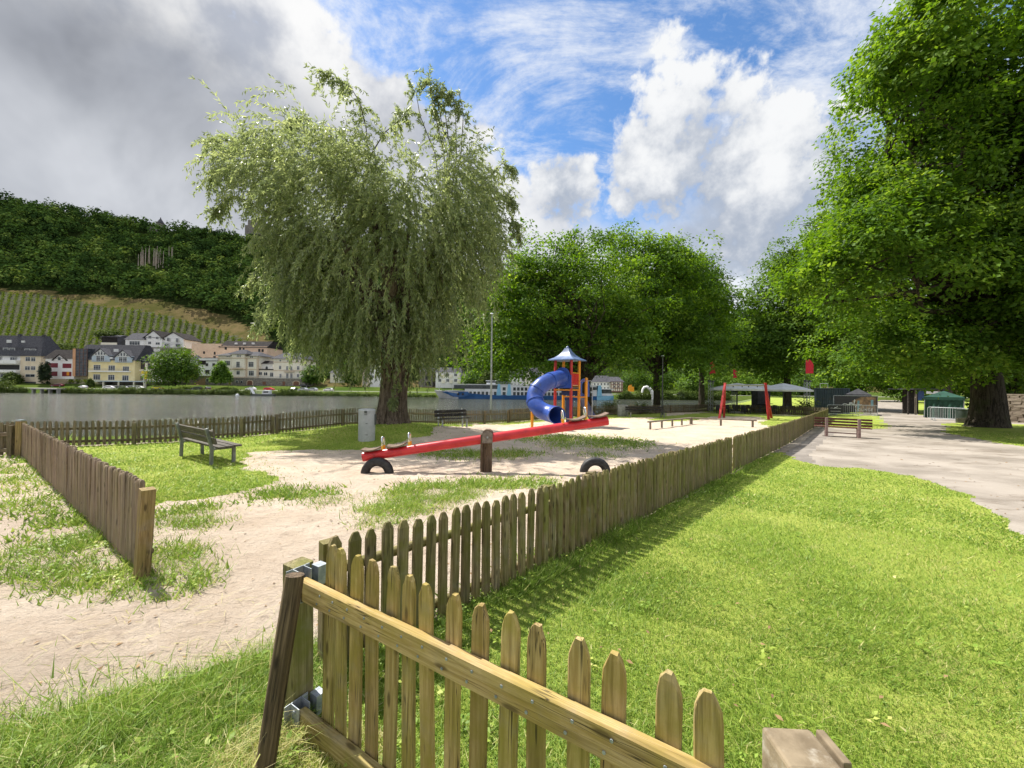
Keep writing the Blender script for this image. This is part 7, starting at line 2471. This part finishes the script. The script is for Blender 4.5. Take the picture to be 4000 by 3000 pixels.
for (px, yb_, yt, w), lb in zip(bushes, lbl_b):
    Y = 160; a = D(px, yb_, Y); k = Y / FPX
    H, W = (yb_ - yt) * k, w * k / 2
    t = thing('bush', lb, 'bush', (a.x, Y, a.z), 0, 'bushes along the far bank')
    P, O = clump_points([(np.array([0, 0, H * .4]), np.array([W, 1.6, H * .55])), (np.array([W * .4, 0, H * .3]), np.array([W * .6, 1.5, H * .5])), (np.array([-W * .4, 0, H * .3]), np.array([W * .6, 1.5, H * .4]))], 90, .5)
    V, ti = spray_leaves(P, O, 22, W * .28, .5, .34, .35, .6, tone=.5)
    link('foliage', quads_mesh('foliage', V, ti, 'bush_leaf'), t)


# ---- cars on the far bank
def paint(name, c, r_=.3): return pm(name, tuple(x * .92 for x in c), tuple(min(1, x * 1.05) for x in c), 1, r_)


paint('car_red', (.55, .02, .03)); paint('car_black', (.02, .02, .025)); paint('car_white', (.72, .72, .72)); paint('car_silver', (.38, .40, .42)); paint('car_yellow', (.68, .62, .06)); paint('car_grey', (.13, .14, .16)); paint('car_darkred', (.16, .02, .04))
paint('lamp_red', (.6, .03, .03))


def car(label, px, Y, mat, rz=0, van=False, zpx=None):
    x = D(px, 1500, Y).x
    z = float(hill(x, Y)) + .02
    t = thing('parked_car', label, 'car', (x, Y, z), rz, 'cars parked along the far bank')
    body = [(-2.1, .30), (2.1, .30), (2.15, .62), (2.0, .80), (1.15, .92), (.55, 1.38), (-1.15, 1.42), (-1.85, .98), (-2.1, .90), (-2.15, .55)]
    if van: body = [(-2.1, .30), (2.1, .30), (2.15, .7), (1.6, 1.05), (1.0, 1.75), (-1.9, 1.80), (-2.1, 1.1), (-2.15, .55)]
    part('body', MB().extr(body, -.85, .85), mat, t, bevel=.09)
    for s in (-1, 1):
        g = [(.98, .96), (.50, 1.31), (-.35, 1.34), (-.35, .98)] if not van else [(1.35, 1.12), (.95, 1.62), (-.3, 1.66), (-.3, 1.12)]
        g2 = [(-.42, .98), (-.42, 1.34), (-1.10, 1.34), (-1.65, 1.0)] if not van else [(-.38, 1.12), (-.38, 1.66), (-1.8, 1.66), (-1.9, 1.14)]
        part('side_window', MB().extr(g, s * .85 - .012, s * .85 + .012), 'window_glass', t)
        part('side_window', MB().extr(g2, s * .85 - .012, s * .85 + .012), 'window_glass', t)
        part('headlight', MB().box((2.08, s * .6, .66), (.14, .34, .12)), 'frame_white', t)
        part('tail_light', MB().box((-2.1, s * .62, .72), (.10, .26, .16)), 'lamp_red', t)
        for wx in (-1.32, 1.32):
            w = part('wheel', MB().tube([(wx, s * .78 - .11, .33), (wx, s * .78 + .11, .33)], .33, 16), 'rubber', t)
            part('rim', MB().tube([(wx, s * .78 + s * .112, .33), (wx, s * .78 + s * .12, .33)], .20, 10), 'galv', w)


for a in [('dark red car with lit-looking red tail lamps before the house with red shutters', 224, 176.5, 'car_darkred', R(200)), ('white car beside the clipped tree by the carport', 325, 172.5, 'car_white', R(160)), ('white car at the carport, left of two dark cars', 428, 171.5, 'car_white', R(20)),
          ('black car next to the white car by the carport', 455, 173.4, 'car_black', R(15)), ('dark grey car right of the black car by the carport', 486, 171.2, 'car_grey', R(10)), ('silver car under the yellow sign', 516, 172.8, 'car_silver', R(5)), ('white car right under the yellow sign', 546, 170.6, 'car_white', R(8)),
          ('bright yellow car on the river road left of the round tree', 618, 170.2, 'car_yellow', R(4)), ('black car, left one of the pair below the round tree', 770, 169.6, 'car_black', R(180)), ('black car, right one of the pair below the round tree', 812, 170.4, 'car_black', R(140)),
          ('white car behind the landing boat', 980, 169.4, 'car_white', R(178)), ('bright red car behind the landing boat', 1052, 170.2, 'car_red', R(3)), ('dark car half behind the big round bank shrub', 1152, 170.6, 'car_black', R(90)), ('silver car next to the big round bank shrub', 1184, 169.5, 'car_silver', R(170)),
          ('silver grey car in the middle of the far car row', 1222, 170, 'car_silver', R(172)), ('white car at the right end of the far car row', 1284, 169.6, 'car_white', R(175)), ('black car up by the retaining wall', 1190, 181, 'car_black', R(0))]:
    car(*a, van=('van' in a[0]))

# jetty, landing boat, sign mast, arch and other things by the far water
a = D(128, 1535, 157)
t = thing('jetty', 'low concrete jetty on pillars at the far bank', 'jetty', (a.x, 157, WATER_Z))
W = 97 * 157 / FPX; Hj = D(170, 1519, 157).z - WATER_Z
part('deck', MB().box((W / 2, 2.5, Hj), (W + 1, 6, .5)), 'concrete', t)
for i in range(4): part('pillar', MB().box((W * i / 3, .3, Hj / 2 - .6), (.6, 1.0, Hj + .8)), 'concrete', t)
part('back_wall', MB().box((W / 2, 5.1, Hj / 2 - .4), (W, .4, Hj + .2)), 'dark_void', t)

a = D(1030, 1545, 154)
t = thing('landing_boat', 'small white ferry boat with dark hull moored at the far bank', 'boat', (a.x, 154, WATER_Z), R(4))
part('hull', MB().extr([(-3.9, -.3), (3.7, -.3), (4.2, .75), (-3.4, .75), (-4.4, .35)], -1.2, 1.2), 'steel_dark', t)
part('deck_house', MB().extr([(-.2, .75), (2.6, .75), (2.6, 2.2), (.2, 2.3)], -1.0, 1.0), 'white_paint', t)
part('window', MB().box((1.3, -1.02, 1.6), (2.0, .06, .6)), 'window_glass', t)
mb = MB()
for i in range(7): mb.bar((-4.4 + i * .8, -1.1, .7), (-4.4 + i * .8, -1.1, 1.8), .06, .06)
mb.bar((-4.5, -1.1, 1.8), (.5, -1.1, 1.8), .07, .07); mb.bar((-4.5, -1.1, 1.25), (.5, -1.1, 1.25), .05, .05)
part('railing', mb, 'white_paint', t)
part('ramp', MB().bar((-3.6, -.2, .8), (-5.0, -.2, 3.2), 1.6, .14), 'white_paint', t)
part('mast', MB().tube([(-4.0, 0, .7), (-4.0, 0, 4.0)], .06, 6), 'white_paint', t)
a = D(927, 1542, 152)
tag(part('buoy', MB().lathe([(0, -.3), (.5, -.2), (.65, .2), (.4, .7), (0, .85)], 12), 'white_paint', smooth=True, loc=(a.x, 152, WATER_Z)), 'white buoy floating left of the landing boat', 'buoy')
a = D(568, 1505, 171)
t = thing('sign_mast', 'yellow angular sign on a pale pillar before the cream house', 'sign', (a.x, 171, float(hill(a.x, 171))))
zt = D(568, 1450, 171).z - float(hill(a.x, 171))
part('pillar', MB().box((.0, 0, zt / 2), (.7, .5, zt)), 'concrete', t)
part('board', MB().extr([(-1.6, zt - 1.2), (.0, zt - 1.2), (.0, zt - 3.6), (1.0, zt - 3.4), (1.3, zt), (-1.2, zt + .15)], -.55, -.3), paint('sign_yellow', (.78, .58, .02)), t)
a = D(2534, 1560, 158)
t = thing('white_arch', 'pale curved concrete arch among bushes on the far shore', 'arch', (a.x, 158, a.z))
mb = MB(); k = 158 / FPX; vs_ = []
pth = [(18, 0), (17, 16), (12, 30), (3, 42), (-8, 49), (-18, 47), (-24, 38), (-26, 26)]
for x, z in pth:
    for dy in (-1.2, 1.2):
        vs_ += [(x * k, dy, z * k)]
mb.tube([(x * k, 0, z * k) for x, z in pth], [.75, .72, .68, .62, .55, .48, .42, .35], 10)
part('arch', mb, 'render_white', t, smooth=True)
a = D(2465, 1540, 168)
t = thing('orange_sign', 'small orange board among the bushes by the half-timbered house', 'sign', (a.x, 168, a.z))
part('board', MB().extr([(-1.3, 1.2), (1.3, 1.2), (1.3, 3.2), (.3, 3.4), (.2, 4.2), (-.9, 3.9), (-1.3, 3.2)], -.1, .1), paint('sign_orange', (.80, .32, .02)), t)
part('post', MB().box((0, .2, .5), (.2, .2, 2.2)), 'galv', t)
a = D(2665, 1552, 160)
t = thing('kiosk', 'tiny white kiosk with dark roof on the far shore', 'kiosk', (a.x, 160, a.z - .5))
part('wall', MB().box((0, 1, 1.0), (2.2, 2, 1.8)), 'render_white', t)
part('roof', MB().lathe([(2.6, 1.9), (0, 3.0)], 4, (0, 1, 0), sq=1), 'slate', t)


# ------------------------------------------------------------------ river cruise ship
pm('ship_white', (.66, .67, .68), (.76, .77, .78), .4, .35)
pm('ship_blue', (.012, .075, .22), (.02, .105, .29), .5, .32)
pm('ship_sky', (.22, .50, .70), (.28, .57, .77), .6, .38)
pm('ship_hull_white', (.60, .61, .62), (.70, .70, .70), .4, .4, dirt=(.4, .4, .4))


def build_ship():
    Y0 = 146.0
    k = Y0 / FPX
    a = D(1690, 1554, Y0)
    t = thing('river_cruise_ship', 'long white and blue river cruise ship moored behind the slide tower', 'ship', (a.x, Y0, WATER_Z), R(-0.6))

    def X(px): return (px - 1690) * k
    def Z(py, px=2000): return D(px, py, Y0).z - WATER_Z
    B = 9.0
    # hull in cross sections: x, half-width top, half-width waterline, deck height
    st = [(X(1686), .15, .0, 3.15), (X(1702), 1.6, .35, 3.0), (X(1722), 3.0, 1.5, 2.85), (X(1750), 4.0, 3.0, 2.7), (X(1790), 4.5, 4.2, 2.45), (X(1900), 4.5, 4.4, 1.55), (X(2330), 4.5, 4.4, 1.45), (X(2370), 4.3, 4.0, 1.7), (X(2398), 3.8, 2.6, 1.75)]
    def hull(i0, i1, z0f, z1f, mat, name, out=0.):
        mb = MB(); vs_ = []
        for x, wt, ww, h in st[i0:i1]:
            for f in (z0f, z1f):
                z = -.6 + (h + .6) * f
                w = ww + (wt - ww) * max(0, f) ** 1.4 + out
                rake = (1 - f) * (2.2 if x < X(1760) else 0) * max(0, (X(1760) - x) / X(1760))
                vs_ += [(x + rake, B / 2 - w, z), (x + rake, B / 2 + w, z)]
        n = i1 - i0; fs = []
        for i in range(n - 1):
            b = i * 4
            fs += [(b, b + 4, b + 6, b + 2), (b + 1, b + 3, b + 7, b + 5), (b + 2, b + 6, b + 7, b + 3)]
        fs += [(0, 2, 3, 1), ((n - 1) * 4, (n - 1) * 4 + 1, (n - 1) * 4 + 3, (n - 1) * 4 + 2)]
        mb.add(vs_, fs)
        part(name, mb, mat, t)
    hull(0, 5, 0, 1, 'ship_hull_white', 'bow')
    hull(4, 8, 0, 1, 'ship_blue', 'hull'); hull(6, 9, .0, .98, 'ship_sky', 'stern', .01)
    # blue flash on the bow side
    mb = MB()
    fl = [(X(1722), 2.55), (X(1745), 2.7), (X(1800), 2.75), (X(1830), 2.7), (X(1832), 1.2), (X(1800), .5), (X(1770), .75)]
    n = len(fl)
    def side(x): return B / 2 - np.interp(x, [s[0] for s in st], [s[1] for s in st]) - .06
    mb.add([(x, side(x), z) for x, z in fl] + [(x, side(x) + .3, z) for x, z in fl], [tuple(range(n))] + [((i + 1) % n, i, i + n, (i + 1) % n + n) for i in range(n)])
    part('bow_flash', mb, 'ship_blue', t)
    for px in (1790, 1808): part('anchor_pocket', MB().tube([(X(px), side(X(px)) - .12, 1.75), (X(px), side(X(px)) + .1, 1.75)], .42, 12), 'dark_void', t)
    # superstructure: two cabin decks
    z1, z2, z3 = 1.5, Z(1524) + .0, Z(1504)
    part('cabin_deck', MB().box(((X(1815) + X(2330)) / 2, B / 2, (z1 + z3) / 2), (X(2330) - X(1815), B - .3, z3 - z1)), 'ship_white', t)
    part('sun_deck', MB().box(((X(1700) + X(2345)) / 2, B / 2, z3 + .10), (X(2345) - X(1700), B + .1, .22)), 'ship_white', t)
    part('lounge_glass', MB().box(((X(1772) + X(1945)) / 2, B / 2, (z2 + z3) / 2 + .12), (X(1945) - X(1772), B - .16, (z3 - z2) - .55)), 'window_glass', t)
    part('fore_deck', MB().box(((X(1735) + X(1830)) / 2, B / 2, 2.85), (X(1830) - X(1735), B - 2.2, .5)), 'ship_white', t)
    for px in (1768, 1715): part('deck_post', MB().bar((X(px), .9, 2.8), (X(px - 6), .9, z3), .16, .16), 'ship_white', t)
    # windows, one by one
    wi = [px for px in range(1832, 1936, 16)]
    def window(px, w, z0, z1_, nm='window'):
        f = part(nm, MB().box((X(px + w / 2), .13, (z0 + z1_) / 2), (w * k, .10, z1_ - z0)), 'ship_white', t)
        part('pane', MB().box((X(px + w / 2), .10, (z0 + z1_) / 2), (w * k - .22, .10, z1_ - z0 - .2)), 'window_glass', f)
    zl0, zl1 = Z(1544.5), Z(1530); zu0, zu1 = Z(1526.5), Z(1512)
    for px in wi: window(px, 12, zl0, zl1)
    for px in list(range(1962, 1980, 18)): window(px, 14, zl0, zl1); window(px, 14, zu0, zu1)
    for px in range(2003, 2315, 15):
        window(px, 12.5, zl0, zl1); window(px, 12.5, zu0, zu1)
    for px in (1948, 1988):
        x = X(px)
        part('stripe_panel', MB().extr([(x - .9, z1 - .1), (x + .9, z1 - .1), (x + .45, z3 + .35), (x - .35, z3 + .35)], -.08, .25), 'ship_sky', t)
    x = X(2340)
    part('stripe_panel', MB().extr([(x - .9, 1.5), (x + .9, 1.5), (x + .6, z3 + .2), (x - .5, z3 + .2)], -.08, B), 'ship_sky', t)
    part('stern_glass', MB().box(((X(2350) + X(2388)) / 2, B / 2, 3.3), (X(2388) - X(2350), B - 1.2, 1.5)), 'window_glass', t)
    part('stern_deck', MB().box(((X(2345) + X(2396)) / 2, B / 2, 4.2), (X(2396) - X(2345), B - .8, .25)), 'ship_white', t)
    part('stern_wall', MB().box(((X(2348) + X(2392)) / 2, B / 2, 2.1), (X(2392) - X(2348), B - 1.0, .9)), 'ship_white', t)
    part('stern_glass', MB().box(((X(2300) + X(2330)) / 2, .05, 4.4), (X(2330) - X(2300), .2, 1.0)), 'window_glass', t)
    # wheelhouse, rails
    zt = Z(1489)
    w = part('wheelhouse', MB().box(((X(1898) + X(1932)) / 2, B / 2, (z3 + zt) / 2 + .1), (X(1932) - X(1898), 4.0, zt - z3), taper=.95), 'ship_white', t)
    part('window', MB().box(((X(1898) + X(1932)) / 2, B / 2, (z3 + zt) / 2 + .35), (X(1932) - X(1898) + .12, 4.1, (zt - z3) * .38)), 'window_glass', w)
    part('roof', MB().box(((X(1895) + X(1935)) / 2, B / 2, zt + .15), (X(1935) - X(1895), 4.6, .16)), 'ship_white', w)
    mb = MB(); x0, x1 = X(1940), X(2320); n = 60
    for i in range(n + 1):
        x = x0 + (x1 - x0) * i / n; mb.box((x, .15, z3 + .72), (.05, .05, 1.0))
    for z in (.55, .9, 1.22): mb.box(((x0 + x1) / 2, .15, z3 + z), (x1 - x0, .04, .05))
    part('railing', mb, 'galv', t)
    mb = MB(); x0, x1 = X(1690), X(1760)
    for i in range(13):
        x = x0 + (x1 - x0) * i / 12; s_ = side(x) + .2; mb.bar((x, s_, 2.9), (x, s_, 3.8), .05, .05)
    part('bow_railing', mb, 'galv', t)


build_ship()

# grey railing and thin pole on the near bank right of the middle
barrier('grey railing by the water right of the far dark bench', gp_(2604, 47.5), gp_(2724, 49.0), n=24)
